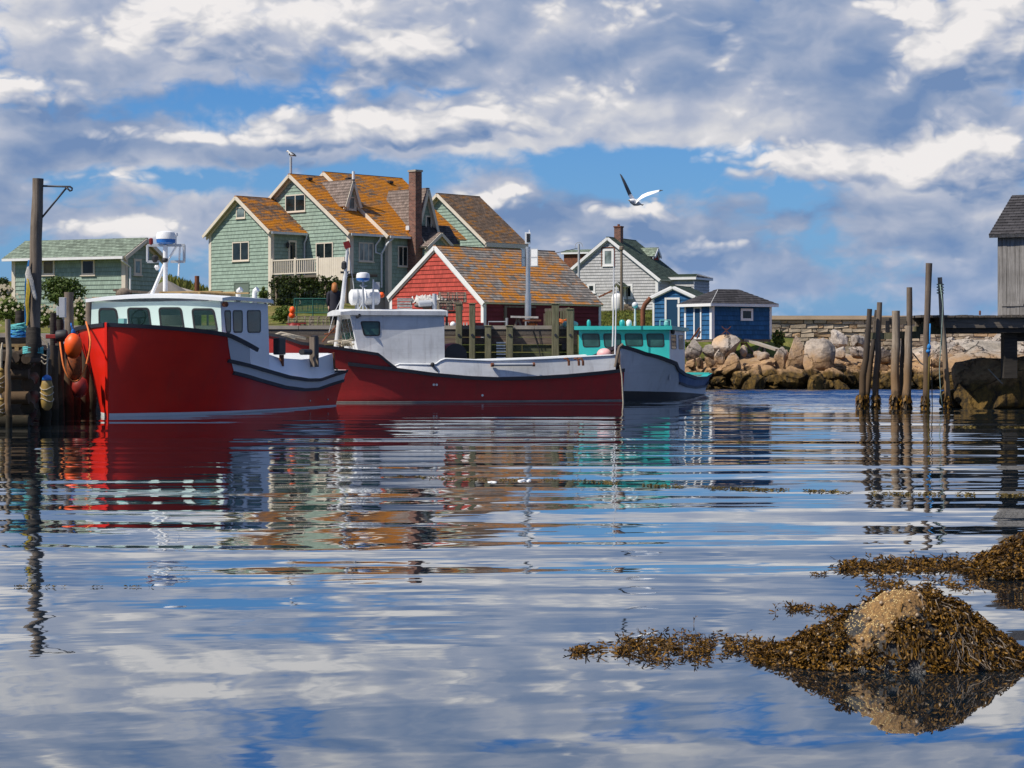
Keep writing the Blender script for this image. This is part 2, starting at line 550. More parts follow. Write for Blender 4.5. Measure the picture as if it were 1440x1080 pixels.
def rock_mat(name, tide=True, pale=(0.54, 0.47, 0.40), dark=(0.27, 0.235, 0.205)):
    """granite: grey above, rust tan splash band, black-brown weed near the water"""
    m, g, b = new_mat(name)
    geo = g.n('ShaderNodeNewGeometry')
    oi = g.n('ShaderNodeObjectInfo')
    P = geo.outputs['Position']
    n1 = g.noise(P, 0.9, 9, 0.68)
    n2 = g.noise(P, 6.0, 8, 0.7)
    c = g.mix(g.rng(n1, 0.40, 0.66), dark, pale)
    c = g.mix(g.rng(n2, 0.46, 0.70, 0, 0.75), c, sc(dark, 0.42))
    rust = g.m('MULTIPLY', g.rng(g.noise(P, 0.45, 5, 0.6), 0.5, 0.68), g.rng(oi.outputs['Random'], 0.3, 0.9, 0.1, 0.8))
    c = g.mix(rust, c, (0.42, 0.25, 0.11))
    vo = g.n('ShaderNodeTexVoronoi', feature='DISTANCE_TO_EDGE'); vo.inputs['Scale'].default_value = 0.55
    wv = g.v('ADD', P, g.v('MULTIPLY', g.comb(n1, n2, n1), (0.9, 0.9, 0.9)))
    g.put(vo.inputs['Vector'], wv)
    crack = g.rng(vo.outputs['Distance'], 0.0, 0.018, 1.0, 0.0)
    c = g.mix(g.m('MULTIPLY', crack, 0.85), c, (0.035, 0.028, 0.022))
    if tide:
        z = g.xyz(P)[2]
        wob = g.m('MULTIPLY', g.m('SUBTRACT', g.noise(P, 1.6, 6, 0.65), 0.5), 1.0)
        zz = g.m('ADD', z, wob)
        c = g.mix(g.rng(zz, 1.1, 1.8, 0.8, 0.0, True), c, g.mix(g.rng(n2, .35, .65), (0.20, 0.095, 0.032), (0.46, 0.275, 0.115)))
        st = g.noise(g.v('MULTIPLY', P, (5.0, 5.0, 1.2)), 1.0, 6, 0.7)
        weed = g.mix(g.rng(st, 0.38, 0.66), (0.013, 0.010, 0.006), (0.15, 0.088, 0.018))
        c = g.mix(g.rng(zz, 0.62, 0.92, 1.0, 0.0, True), c, weed)
    tone = g.rng(oi.outputs['Random'], 0.0, 1.0, 0.78, 1.25)
    c = g.mix(1.0, c, g.comb(tone, tone, tone), 'MULTIPLY')
    g.put(b.inputs['Base Color'], c)
    b.inputs['Roughness'].default_value = 0.85
    b.inputs['Specular IOR Level'].default_value = 0.25
    bn = g.n('ShaderNodeBump'); bn.inputs['Strength'].default_value = 1.0; bn.inputs['Distance'].default_value = 0.12
    hh = g.m('SUBTRACT', g.m('ADD', n1, g.m('MULTIPLY', n2, 0.4)), g.m('MULTIPLY', crack, 0.4))
    g.put(bn.inputs['Height'], hh); g.put(b.inputs['Normal'], bn.outputs[0])
    return m

def water_mat():
    m, g, b = new_mat('water')
    geo = g.n('ShaderNodeNewGeometry')
    P = geo.outputs['Position']
    x, y, _ = g.xyz(P)[:3]
    wv = g.n('ShaderNodeTexNoise'); g.put(wv.inputs['Vector'], g.v('MULTIPLY', P, (0.11, 0.33, 0.0))); wv.inputs['Scale'].default_value = 1.0; wv.inputs['Detail'].default_value = 1.0
    Pw = g.v('ADD', P, g.v('MULTIPLY', g.v('SUBTRACT', wv.outputs['Color'], (.5, .5, .5)), (3.0, 1.1, 0.0)))
    xw, yw, _ = g.xyz(Pw)[:3]
    def nz(sx, sy, detail, off, rough=0.5, ang=0.0):
        c, s = math.cos(ang), math.sin(ang)
        u = g.m('ADD', g.m('MULTIPLY', xw, c), g.m('MULTIPLY', yw, s)); w = g.m('SUBTRACT', g.m('MULTIPLY', yw, c), g.m('MULTIPLY', xw, s))
        q = g.v('MULTIPLY_ADD', g.comb(u, w), (sx, sy, 0), (off, off * 1.3, off * 0.7))
        return g.m('MULTIPLY', g.m('SUBTRACT', g.noise(q, 1.0, detail, rough), 0.5), 2.0)
    long_ = nz(0.05, 0.80, 1.5, 3.0, ang=0.02)            # long crested swell lines running left to right
    mid = nz(0.16, 2.1, 2.0, 11.0, ang=-0.06)
    fine = nz(0.6, 7.0, 2.0, 23.0, ang=0.16)
    lat = nz(0.6, 1.8, 2.0, 41.0, ang=-0.5)
    chop = nz(0.8, 1.6, 3.0, 57.0, 0.65, ang=0.2)
    chx = nz(0.9, 1.6, 2.0, 77.0, 0.65, ang=0.4)
    ripx = nz(2.2, 6.5, 2.0, 91.0, ang=0.35)
    patch = g.rng(g.noise(g.v('MULTIPLY', P, (0.02, 0.10, 0)), 1.0, 3, 0.5), 0.36, 0.64, 0.35, 1.25)
    near = g.rng(y, 8.0, 20.0, 0.27, 1.0, True)
    amp = g.m('MULTIPLY', near, patch)
    gust = g.m('MULTIPLY', g.rng(g.m('MULTIPLY_ADD', g.noise(g.v('MULTIPLY', P, (0.09, 0.30, 0.0)), 1.0, 3, 0.6), 22.0, g.m('SUBTRACT', y, 11.0)), 50.0, 74.0, 0.0, 1.0, True), g.rng(x, 4.0, 11.0, 0.05, 1.0, True))
    gust = g.m('MULTIPLY', gust, g.rng(g.noise(g.v('MULTIPLY', P, (0.05, 0.16, 0)), 1.0, 3, 0.6), 0.3, 0.55, 0.35, 1.0))
    sy = g.m('MULTIPLY', amp, g.m('ADD', g.m('MULTIPLY', long_, 0.075), g.m('ADD', g.m('MULTIPLY', mid, 0.026), g.m('MULTIPLY', fine, 0.011))))
    sy = g.m('ADD', g.m('ADD', sy, 0.004), g.m('MULTIPLY', g.m('MULTIPLY', g.m('ADD', g.m('ABSOLUTE', chop), 0.12), gust), 0.85))
    sx = g.m('ADD', g.m('ADD', g.m('MULTIPLY', g.m('MULTIPLY', lat, amp), 0.045), g.m('MULTIPLY', g.m('MULTIPLY', ripx, g.rng(y, 14.0, 40.0, 1.0, 0.15)), 0.034)), g.m('MULTIPLY', g.m('MULTIPLY', chx, gust), 0.5))
    nrm = g.v('NORMALIZE', g.comb(g.m('MULTIPLY', sx, -1.0), g.m('MULTIPLY', sy, -1.0), 1.0))
    g.put(b.inputs['Normal'], nrm)
    b.inputs['Base Color'].default_value = (0.006, 0.012, 0.018, 1)
    b.inputs['Roughness'].default_value = 0.015
    b.inputs['IOR'].default_value = 1.9
    gl = g.n('ShaderNodeBsdfGlossy'); gl.inputs['Roughness'].default_value = 0.012; g.put(gl.inputs['Normal'], nrm); gl.inputs['Color'].default_value = (0.93, 0.97, 1, 1)
    mx = g.n('ShaderNodeMixShader'); mx.inputs[0].default_value = 0.30
    nt = m.node_tree; nt.links.new(b.outputs[0], mx.inputs[1]); nt.links.new(gl.outputs[0], mx.inputs[2]); nt.links.new(mx.outputs[0], nt.nodes['Material Output'].inputs[0])
    return m

def brick_mat():
    m, g, b = new_mat('old_brick')
    tc = g.n('ShaderNodeTexCoord'); x, y, z = g.xyz(tc.outputs['Object'])[:3]
    br = g.n('ShaderNodeTexBrick'); g.put(br.inputs['Vector'], g.comb(g.m('ADD', x, y), z, 0.0))
    br.inputs['Color1'].default_value = (0.12, 0.042, 0.03, 1); br.inputs['Color2'].default_value = (0.26, 0.10, 0.065, 1); br.inputs['Mortar'].default_value = (0.20, 0.16, 0.13, 1)
    br.inputs['Scale'].default_value = 1.0; br.inputs['Mortar Size'].default_value = 0.012; br.inputs['Brick Width'].default_value = 0.22; br.inputs['Row Height'].default_value = 0.085
    n = g.noise(tc.outputs['Object'], 1.6, 6, .65)
    g.put(b.inputs['Base Color'], g.mix(g.rng(n, .45, .7, 0, .6), br.outputs['Color'], (0.06, 0.035, 0.03)))
    b.inputs['Roughness'].default_value = 0.9
    return m

M = {}
M['water'] = water_mat()
M['mint'] = siding_mat('mint_shingles', (0.262, 0.345, 0.282))
M['mint2'] = siding_mat('mint_clapboard', (0.275, 0.36, 0.30), bw=1.1)
M['barn_red'] = siding_mat('barn_red_shingles', (0.42, 0.066, 0.048), bw=0.17, var=0.22)
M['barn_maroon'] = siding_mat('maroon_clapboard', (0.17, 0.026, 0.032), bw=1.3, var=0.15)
M['grey_sh'] = siding_mat('grey_shingles', (0.46, 0.46, 0.46), bw=0.15, var=0.12)
M['blue_sh'] = siding_mat('blue_shingles', (0.022, 0.105, 0.235), bw=0.17, var=0.2)
M['roof_orange'] = roof_mat('lichen_roof', (0.15, 0.115, 0.09), amount=0.92, seed=1.0)
M['roof_wing'] = roof_mat('lichen_wing_roof', (0.14, 0.10, 0.08), amount=0.72, seed=9.0)
M['roof_brown'] = roof_mat('brown_shingle_roof', (0.19, 0.15, 0.13), amount=0.0, seed=2.0)
M['roof_g2'] = roof_mat('mossy_brown_roof', (0.15, 0.105, 0.075), amount=0.42, seed=4.0, lich=(0.40, 0.16, 0.012))
M['roof_barn'] = roof_mat('barn_lichen_roof', (0.21, 0.19, 0.17), amount=0.66, seed=6.3, bw=0.26, rh=0.21, lscale=0.55)
M['roof_sage'] = roof_mat('sage_roof', (0.20, 0.245, 0.19), amount=0.0, seed=3.0)
M['roof_green'] = roof_mat('dark_green_roof', (0.060, 0.085, 0.065), amount=0.0, seed=5.0)
M['roof_char'] = roof_mat('charcoal_roof', (0.055, 0.052, 0.055), amount=0.0, seed=8.0)
M['trim'] = plain('cream_trim', (0.62, 0.55, 0.45), 0.6, 0.08, 2.0)
M['trim_white'] = plain('white_trim', (0.74, 0.74, 0.73), 0.5, 0.06, 2.0)
M['gutter'] = plain('gutter_metal', (0.62, 0.64, 0.66), 0.4, 0.06, 2.0)
M['glass'] = glass_mat('dark_window_glass')
M['curtain'] = glass_mat('curtained_glass', (0.16, 0.20, 0.20))
M['ochre_glass'] = glass_mat('yellow_curtain_glass', (0.10, 0.075, 0.02))
M['boat_glass'] = glass_mat('boat_window_glass', (0.022, 0.06, 0.055))
def clear_glass():
    m, g, b = new_mat('see_through_glass')
    tr = g.n('ShaderNodeBsdfTransparent'); tr.inputs[0].default_value = (0.50, 0.72, 0.66, 1)
    b.inputs['Base Color'].default_value = (0.02, 0.05, 0.045, 1); b.inputs['Roughness'].default_value = 0.03
    mx = g.n('ShaderNodeMixShader'); mx.inputs[0].default_value = 0.68
    nt = m.node_tree
    nt.links.new(b.outputs[0], mx.inputs[1]); nt.links.new(tr.outputs[0], mx.inputs[2]); nt.links.new(mx.outputs[0], nt.nodes['Material Output'].inputs[0])
    return m
M['clear_glass'] = clear_glass()
M['brick'] = brick_mat()
M['red_paint'] = plain('red_hull_paint', (0.78, 0.019, 0.007), 0.36, 0.06, 1.2, spec=0.4, grime=0.12, streak=0.16)
M['red_faded'] = plain('faded_red_hull_paint', (0.46, 0.030, 0.028), 0.45, 0.12, 1.6, spec=0.4, grime=0.3, streak=0.38)
M['white_paint'] = plain('white_boat_paint', (0.74, 0.76, 0.76), 0.4, 0.05, 1.4, grime=0.12)
M['white_worn'] = plain('worn_white_paint', (0.68, 0.69, 0.69), 0.55, 0.07, 1.6, grime=0.35, streak=0.42)
M['mint_paint'] = plain('pale_mint_paint', (0.52, 0.65, 0.60), 0.4, 0.03, 1.4)
M['shade_white'] = plain('shade_tinted_white_paint', (0.74, 0.76, 0.80), 0.4, 0.03, 1.4, grime=0.08)  # white paint with the bluish tint of shade put into its colour
M['teal_paint'] = plain('teal_paint', (0.030, 0.40, 0.375), 0.4, 0.08, 1.4, grime=0.1)
M['teal_pale'] = plain('pale_teal_paint', (0.22, 0.50, 0.46), 0.4, 0.08, 1.4)
M['grey_hull'] = plain('grey_hull_paint', (0.66, 0.67, 0.68), 0.4, 0.07, 1.0, grime=0.15, streak=0.25)
M['navy'] = plain('navy_paint', (0.012, 0.030, 0.11), 0.4, 0.15, 2.0)
M['rail_black'] = plain('dark_rub_rail', (0.022, 0.024, 0.034), 0.5, 0.2, 3.0)
M['rubber'] = plain('black_gasket', (0.010, 0.010, 0.011), 0.5, 0.1, 3.0)
M['black'] = plain('black_gear', (0.018, 0.018, 0.020), 0.6, 0.2, 3.0)
M['steel'] = plain('galvanised_steel', (0.50, 0.51, 0.52), 0.35, 0.1, 3.0, metallic=0.7)
M['grey_metal'] = plain('painted_grey_metal', (0.42, 0.44, 0.46), 0.45, 0.08, 2.0)
M['rust'] = plain('rusty_iron', (0.16, 0.055, 0.025), 0.85, 0.4, 6.0)
M['white_plastic'] = plain('white_plastic', (0.80, 0.80, 0.79), 0.35, 0.03, 2.0)
M['blue_plastic'] = plain('blue_plastic', (0.02, 0.14, 0.45), 0.35, 0.1, 2.0)
M['orange_plastic'] = plain('orange_buoy', (1.0, 0.105, 0.002), 0.5, 0.04, 2.0)
M['orange_net'] = plain('orange_net', (0.22, 0.055, 0.012), 0.85, 0.6, 14.0)
M['red_plastic'] = plain('red_plastic', (0.24, 0.018, 0.012), 0.5, 0.3, 3.0)
M['yellow_fender'] = plain('yellow_fender', (0.30, 0.19, 0.04), 0.6, 0.4, 8.0, grime=1.0)
M['pink_buoy'] = plain('pink_buoy', (0.78, 0.42, 0.40), 0.5, 0.08, 3.0)
M['rope_teal'] = plain('teal_rope', (0.10, 0.42, 0.42), 0.8, 0.3, 20.0)
M['rope_blue'] = plain('blue_rope', (0.02, 0.18, 0.45), 0.8, 0.3, 20.0)
M['net_line'] = plain('grey_green_line', (0.22, 0.30, 0.26), 0.9, 0.3, 20.0)
M['rope_tan'] = plain('tan_rope', (0.40, 0.35, 0.27), 0.9, 0.3, 20.0)
M['rope_orange'] = plain('orange_rope', (0.65, 0.17, 0.035), 0.8, 0.2, 20.0)
M['rope_yellow'] = plain('yellow_rope', (0.58, 0.42, 0.04), 0.8, 0.25, 20.0)
M['net_green'] = plain('green_net', (0.015, 0.10, 0.075), 0.8, 0.3, 12.0)
M['tarp_grey'] = plain('grey_tarp', (0.17, 0.155, 0.14), 0.8, 0.2, 2.0, bump=0.3)
M['tarp_white'] = plain('pale_sacking', (0.50, 0.48, 0.44), 0.8, 0.3, 4.0, bump=0.8)
M['ply_brown'] = plain('brown_ply', (0.075, 0.05, 0.038), 0.8, 0.25, 2.5, grime=0.4)
M['pile'] = wood_mat('tidal_pile_wood', (0.155, 0.112, 0.08), (0.25, 0.195, 0.15), tide=True)
M['pile_pale'] = wood_mat('pale_tidal_pile_wood', (0.30, 0.23, 0.165), (0.42, 0.345, 0.265), tide=(0.22, 0.12, 0.045))
M['pile_dark'] = wood_mat('dark_tidal_pile_wood', (0.06, 0.047, 0.037), (0.10, 0.08, 0.065), tide=True)
M['wood'] = wood_mat('weathered_wood', (0.20, 0.155, 0.115), (0.29, 0.235, 0.185))
M['wood_x'] = wood_mat('weathered_plank', (0.17, 0.14, 0.11), (0.22, 0.185, 0.15), axis='x')
M['wood_y'] = wood_mat('weathered_deck_plank', (0.13, 0.11, 0.09), (0.19, 0.16, 0.13), axis='y')
M['wood_green'] = wood_mat('mossy_post_wood', (0.16, 0.155, 0.085), (0.25, 0.23, 0.14))
M['wood_wall'] = wood_mat('wharf_wall_plank', (0.17, 0.125, 0.095), (0.26, 0.195, 0.15), axis='x')
M['wood_wall_green'] = wood_mat('slimy_wharf_plank', (0.085, 0.09, 0.045), (0.17, 0.175, 0.10), axis='x')
M['wood_black'] = wood_mat('tarred_wood', (0.035, 0.03, 0.025), (0.065, 0.055, 0.045), axis='x')
M['wood_new'] = wood_mat('yellow_lumber', (0.38, 0.25, 0.11), (0.50, 0.35, 0.17), axis='x')
M['shack_board'] = wood_mat('silvered_board', (0.22, 0.205, 0.19), (0.37, 0.35, 0.33))
M['concrete'] = plain('old_concrete', (0.34, 0.30, 0.25), 0.9, 0.2, 1.5, bump=0.3, grime=0.3)
M['cap_tan'] = plain('tan_cap_stone', (0.52, 0.38, 0.25), 0.9, 0.15, 0.8)
M['rock'] = rock_mat('shore_granite')
M['rock_pale'] = rock_mat('shore_ledge', pale=(0.52, 0.46, 0.39), dark=(0.30, 0.26, 0.21))
M['rock_shade'] = rock_mat('shade_darkened_boulder', pale=(0.19, 0.145, 0.105), dark=(0.07, 0.058, 0.047))  # granite with the pier's shade painted in as a darker colour
M['rock_hill'] = rock_mat('hill_granite', tide=False, pale=(0.46, 0.42, 0.36))
M['leaf'] = leaf_mat('bush_leaf', (0.030, 0.062, 0.010), (0.095, 0.135, 0.022))
M['leaf_dark'] = leaf_mat('ivy_leaf', (0.016, 0.034, 0.007), (0.065, 0.088, 0.014))
M['leaf_rose'] = leaf_mat('rose_leaf', (0.045, 0.085, 0.010), (0.13, 0.17, 0.03))
M['blossom'] = leaf_mat('cream_blossom', (0.34, 0.28, 0.18), (0.50, 0.44, 0.32))
M['grass_blade'] = leaf_mat('grass_blade', (0.065, 0.085, 0.012), (0.17, 0.165, 0.035))
M['bark'] = plain('bush_bark', (0.06, 0.045, 0.032), 0.9, 0.3, 6.0)
M['skin'] = plain('skin', (0.55, 0.33, 0.24), 0.55, 0.06, 8.0)
M['hair'] = plain('ginger_hair', (0.36, 0.13, 0.028), 0.6, 0.35, 20.0, (1, 1, 0.2))
M['coat'] = plain('dark_navy_coat', (0.012, 0.012, 0.022), 0.8, 0.2, 8.0)
M['gull_white'] = plain('gull_white', (0.80, 0.80, 0.79), 0.7, 0.04, 8.0)
M['gull_dark'] = plain('gull_grey_wing', (0.05, 0.055, 0.06), 0.7, 0.2, 8.0)
M['gull_beak'] = plain('gull_beak', (0.60, 0.36, 0.05), 0.5, 0.05, 8.0)
M['weed'] = leaf_mat('rockweed', (0.018, 0.009, 0.0025), (0.33, 0.165, 0.020), 0.25, 0.5, 2.0)
M['weed_y'] = leaf_mat('yellow_rockweed', (0.04, 0.028, 0.006), (0.20, 0.14, 0.03), 0.2)
M['weed_stem'] = leaf_mat('dry_weed_stem', (0.08, 0.055, 0.035), (0.26, 0.21, 0.16), 0.1)
M['snail'] = plain('periwinkle_shell', (0.36, 0.26, 0.16), 0.5, 0.45, 60.0)
M['barnacle'] = plain('barnacle', (0.62, 0.46, 0.20), 0.7, 0.2, 30.0)

# ------------------------------------------------------------------ water and ground
def make_water():
    mb = MB()
    mb.poly([(-6000, -400, 0), (6000, -400, 0), (6000, 9000, 0), (-6000, 9000, 0)])
    tag(mb.build('water', M['water']), kind='structure')
make_water()

def sstep(a, b, x):
    t = max(0.0, min(1.0, (x - a) / (b - a)))
    return t * t * (3 - 2 * t)

def ground_h(x, y):
    n = mnoise.noise(Vector((x * 0.12, y * 0.12, 0.3))) * 0.35 + mnoise.noise(Vector((x * 0.5, y * 0.5, 4.3))) * 0.12
    left = 1 - sstep(1.0, 7.5, x)
    front = 74.5 * left + 90.0 * (1 - left)
    up = sstep(front - 3.0, front + 4.0, y)
    zl = 2.25 + 1.9 * sstep(84, 112, y)
    if x > -9:                                        # the barn stands on a low level
        zl = zl * (1 - sstep(-9, -5, x)) + (1.95 + 0.3 * sstep(84, 92, y) + 2.0 * sstep(105, 140, y)) * sstep(-9, -5, x)
    zr = 0.4 + 1.7 * sstep(90, 98, y) + 0.048 * max(0, min(y, 150) - 95)
    z = zl * left + zr * (1 - left)
    if x > 14:
        far = sstep(14, 20, x) * sstep(112, 122, y)
        z = z * (1 - far) - 1.5 * far
        zl2 = 0.2 + 1.3 * sstep(90, 103, y)
        k = sstep(11.5, 15, x) * (1 - far)
        z = z * (1 - k) + zl2 * k - 1.5 * far * k
    z = -1.2 + (z + 1.2) * up + n * up
    z += 5.8 * math.exp(-((x + 45) / 21) ** 2 - ((y - 205) / 26) ** 2) * (1 + 0.5 * mnoise.noise(Vector((x * 0.09, y * 0.09, 9))))
    return z

def ground_mat():
    m, g, b = new_mat('grass_ground')
    geo = g.n('ShaderNodeNewGeometry')
    P = geo.outputs['Position']
    n1 = g.noise(P, 0.35, 7, 0.65)
    n2 = g.noise(P, 3.2, 6, 0.7)
    grass = g.mix(g.rng(n2, 0.3, 0.7), (0.045, 0.075, 0.010), (0.16, 0.18, 0.035))
    dry = g.mix(g.rng(n2, 0.3, 0.7), (0.12, 0.10, 0.03), (0.26, 0.20, 0.085))
    c = g.mix(g.rng(n1, 0.45, 0.62), grass, dry)
    yy = g.xyz(P)[1]
    c = g.mix(g.rng(yy, 92, 100, 0, g_lawn_amt(g, P)), c, grass)
    st = g.rng(g.noise(P, 0.22, 6, 0.6), 0.56, 0.62)
    c = g.mix(g.m('MULTIPLY', st, g.rng(yy, 150, 170, 0.0, 1.0)), c, (0.45, 0.40, 0.33))
    z = g.xyz(P)[2]
    c = g.mix(g.rng(z, 0.9, 1.6, 1.0, 0.0), c, (0.06, 0.045, 0.025))
    g.put(b.inputs['Base Color'], c)
    b.inputs['Roughness'].default_value = 0.95
    b.inputs['Specular IOR Level'].default_value = 0.1
    bn = g.n('ShaderNodeBump'); bn.inputs['Strength'].default_value = 0.8; bn.inputs['Distance'].default_value = 0.12
    g.put(bn.inputs['Height'], g.noise(P, 5.0, 6, 0.7)); g.put(b.inputs['Normal'], bn.outputs[0])
    return m
def g_lawn_amt(g, P):
    return g.rng(g.xyz(P)[0], 1.0, 5.0, 0.0, 1.0)
M['ground'] = ground_mat()

def make_ground():
    xs = [-120 + i * 3.0 for i in range(18)] + [-66 + i * 0.8 for i in range(132)] + [40 + i * 2.5 for i in range(13)]
    ys = [70 + i * 0.7 for i in range(60)] + [112 + i * 1.6 for i in range(80)]
    mb = MB()
    mb.grid([[(x, y, ground_h(x, y)) for x in xs] for y in ys])
    tag(mb.build('ground', M['ground'], smooth=True), kind='structure')
make_ground()

# ------------------------------------------------------------------ building blocks for houses
def clip_band(poly, z0, z1):
    def half(ps, z, keep_above):
        out = []
        for i in range(len(ps)):
            a, b = ps[i], ps[(i + 1) % len(ps)]
            ia = (a[1] >= z) == keep_above or a[1] == z
            ib = (b[1] >= z) == keep_above or b[1] == z
            if ia: out.append(a)
            if ia != ib:
                t = (z - a[1]) / (b[1] - a[1])
                out.append((a[0] + t * (b[0] - a[0]), z))
        return out
    p = half(poly, z0, True)
    return half(p, z1, False) if len(p) > 2 else p

def siding(mb, q, poly, course=0.22, lap=0.032, mat=0):
    """lapped courses on a wall; q(u, z, n) gives the point n metres proud of the wall"""
    z = zb = min(p[1] for p in poly); zt = max(p[1] for p in poly)
    while z < zt - 1e-4:
        z1 = min(z + course, zt)
        ps = clip_band(poly, z, z1)
        if len(ps) > 2:
            pts = [q(u, h, lap * (1 - (h - z) / course)) for u, h in ps]
            mb.poly(pts, mat, [(u, h - zb) for u, h in ps])
            low = [p for p in ps if abs(p[1] - z) < 1e-5]
            if len(low) >= 2:
                a, b = min(low), max(low)
                mb.poly([q(a[0], z, 0), q(b[0], z, 0), q(b[0], z, lap), q(a[0], z, lap)], mat, [(a[0], z - zb + .03)] * 4)
        z = z1

def roof_plane(mb, e0, e1, r1, r0, course=0.19, lap=0.022, th=0.10, mat=0, tmat=1, uoff=0.0):
    e0, e1, r1, r0 = map(Vector, (e0, e1, r1, r0))
    n = (e1 - e0).cross(r0 - e0 if (r0 - e0).length > 1e-6 else r1 - e0).normalized()
    if n.z < 0: n = -n
    up = e0.lerp(e1, .5) - r0.lerp(r1, .5)
    L = up.length
    du = (e1 - e0).normalized()
    k = max(1, round(L / course))
    t = n * th
    for i in range(k):
        s0, s1 = i / k, (i + 1) / k
        a, b = e0.lerp(r0, s0), e1.lerp(r1, s0)
        c, d = e1.lerp(r1, s1), e0.lerp(r0, s1)
        o0, o1 = n * (th + lap), n * th
        uv = [((p - e0).dot(du) + uoff, s * L) for p, s in ((a, s0), (b, s0), (c, s1), (d, s1))]
        mb.poly([a + o0, b + o0, c + o1, d + o1], mat, uv)
        mb.poly([a + o1, b + o1, b + o0, a + o0], mat, [uv[0], uv[1], uv[1], uv[0]])
    mb.poly([e0, r0, r1, e1], tmat)
    mb.poly([e0, e1, e1 + t, e0 + t], tmat)
    mb.poly([e1, r1, r1 + t, e1 + t], tmat)
    mb.poly([r0, e0, e0 + t, r0 + t], tmat)

def gable(fr, rfr, parent, x0, x1, y0, y1, z0, ze, zr, sid, roofm, trim, oh=0.30, rake=0.25, xr=None, walls='FSBL', course=0.22, rc=0.19, corner=0.11, corners='lr', ze0=None, roof_name='roof', wall_name='wall', sid_s=None, rb=1.0):
    """gable-fronted block in frame fr, hung on a root placed by rfr"""
    xf = rfr.I @ fr.M
    if xr is None: xr = (x0 + x1) / 2
    if ze0 is None: ze0 = ze
    mb = MB(xf)
    gp = [(x0, z0), (x1, z0), (x1, ze), (xr, zr), (x0, ze0)]
    if 'F' in walls: siding(mb, lambda u, z, n: (u, y0 - n, z), gp, course)
    if 'B' in walls: siding(mb, lambda u, z, n: (u, y1 + n, z), gp, course)
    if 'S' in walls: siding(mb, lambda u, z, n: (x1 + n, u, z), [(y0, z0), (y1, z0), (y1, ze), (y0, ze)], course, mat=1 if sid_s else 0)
    if 'L' in walls: siding(mb, lambda u, z, n: (x0 - n, u, z), [(y0, z0), (y1, z0), (y1, ze0), (y0, ze0)], course)
    wall = mb.build(wall_name, [sid, sid_s] if sid_s else sid, parent)
    if corner:
        c = corner
        if 'r' in corners:
            mb = MB(xf)
            mb.box(x1 - c, x1 + .03, y0 - .035, y0 - .002, z0, ze - .01); mb.box(x1 + .002, x1 + .034, y0, y0 + c, z0, ze - .01)
            mb.build('corner_board', trim, parent)
        if 'l' in corners:
            mb = MB(xf)
            mb.box(x0 - .03, x0 + c, y0 - .035, y0 - .002, z0, ze0 - .01)
            mb.build('corner_board', trim, parent)
    mb = MB(xf)
    sr = (zr - ze) / (x1 - xr); sll = (zr - ze0) / (xr - x0)
    er = (x1 + oh, ze - oh * sr); el = (x0 - oh, ze0 - oh * sll)
    ya, yb = y0 - rake, y1 + rake
    roof_plane(mb, (er[0], ya, er[1]), (er[0], yb, er[1]), (xr, yb, zr), (xr, ya, zr), rc)
    roof_plane(mb, (el[0], yb, el[1]), (el[0], ya, el[1]), (xr, ya, zr), (xr, yb, zr), rc, uoff=3.3)
    mb.bar((xr, ya - .005, zr + .075), (xr, yb + .005, zr + .075), .2, .07, 0)
    roof = mb.build(roof_name, [roofm, trim], parent)
    mb = MB(xf)
    for (ex, ez) in (er, el):
        a, b = V(ex, ya - .02, ez - .02), V(xr, ya - .02, zr - .02)
        mb.bar(a, b, .05, .19 * rb)
        mb.bar(V(ex, y0 - .05, ez - .14 * rb), V(xr, y0 - .05, zr - .14 * rb), .05, .16 * rb)     # frieze under the soffit
    mb.build('rake_board', trim, parent)
    return dict(er=er, el=el, ya=ya, yb=yb, xr=xr, wall=wall, roof=roof)

def opening(fr, rfr, parent, face, pl, px, py, name='window', bars=1, fm=None, pm=None, fw=0.07, sill=True, child='pane', zs=None, us=None, sub=True):
    """framed window or door on wall face 'F' (plane y=pl) or 'S' (plane x=pl), given by photo columns px and rows py"""
    xf = rfr.I @ fr.M
    if us is None:
        if face == 'F':
            u0, u1 = sorted((fr.front_x(px[0], pl), fr.front_x(px[1], pl)))
        else:
            u0, u1 = sorted((fr.side_y(px[0], pl), fr.side_y(px[1], pl)))
    else:
        u0, u1 = us
    um = (u0 + u1) / 2
    if zs is None:
        z1, z0 = (fr.z(um, pl, py[0]), fr.z(um, pl, py[1])) if face == 'F' else (fr.z(pl, um, py[0]), fr.z(pl, um, py[1]))
    else:
        z0, z1 = zs
    def bx(mb, a, b, c, d, n0, n1, mat=0):
        if face == 'F': mb.box(a, b, pl - n1, pl - n0, c, d, mat)
        else: mb.box(pl + n0, pl + n1, a, b, c, d, mat)
    mb = MB(xf)
    bx(mb, u0, u0 + fw, z0, z1, .0, .06); bx(mb, u1 - fw, u1, z0, z1, .0, .06)
    bx(mb, u0 + fw, u1 - fw, z1 - fw, z1, .0, .058); bx(mb, u0 + fw, u1 - fw, z0, z0 + fw, .0, .058)
    for i in range(bars):
        c = u0 + (u1 - u0) * (i + 1) / (bars + 1)
        bx(mb, c - fw * .45, c + fw * .45, z0 + fw, z1 - fw, .0, .054)
    if sill:
        bx(mb, u0 - .05, u1 + .05, z0 - .05, z0 - .002, .0, .10)
    o = mb.build(name, fm or M['trim'], parent)
    mb = MB(xf)
    bx(mb, u0 + fw * .8, u1 - fw * .8, z0 + fw * .8, z1 - fw * .8, .0, .036)
    mb.build(child, pm or M['glass'], o)
    return o, (u0, u1, z0, z1)

def pipe(rfr, fr, parent, name, pts, r, mat, n=8):
    mb = MB(rfr.I @ fr.M); mb.tube(pts, r, n); return mb.build(name, mat, parent, smooth='auto')

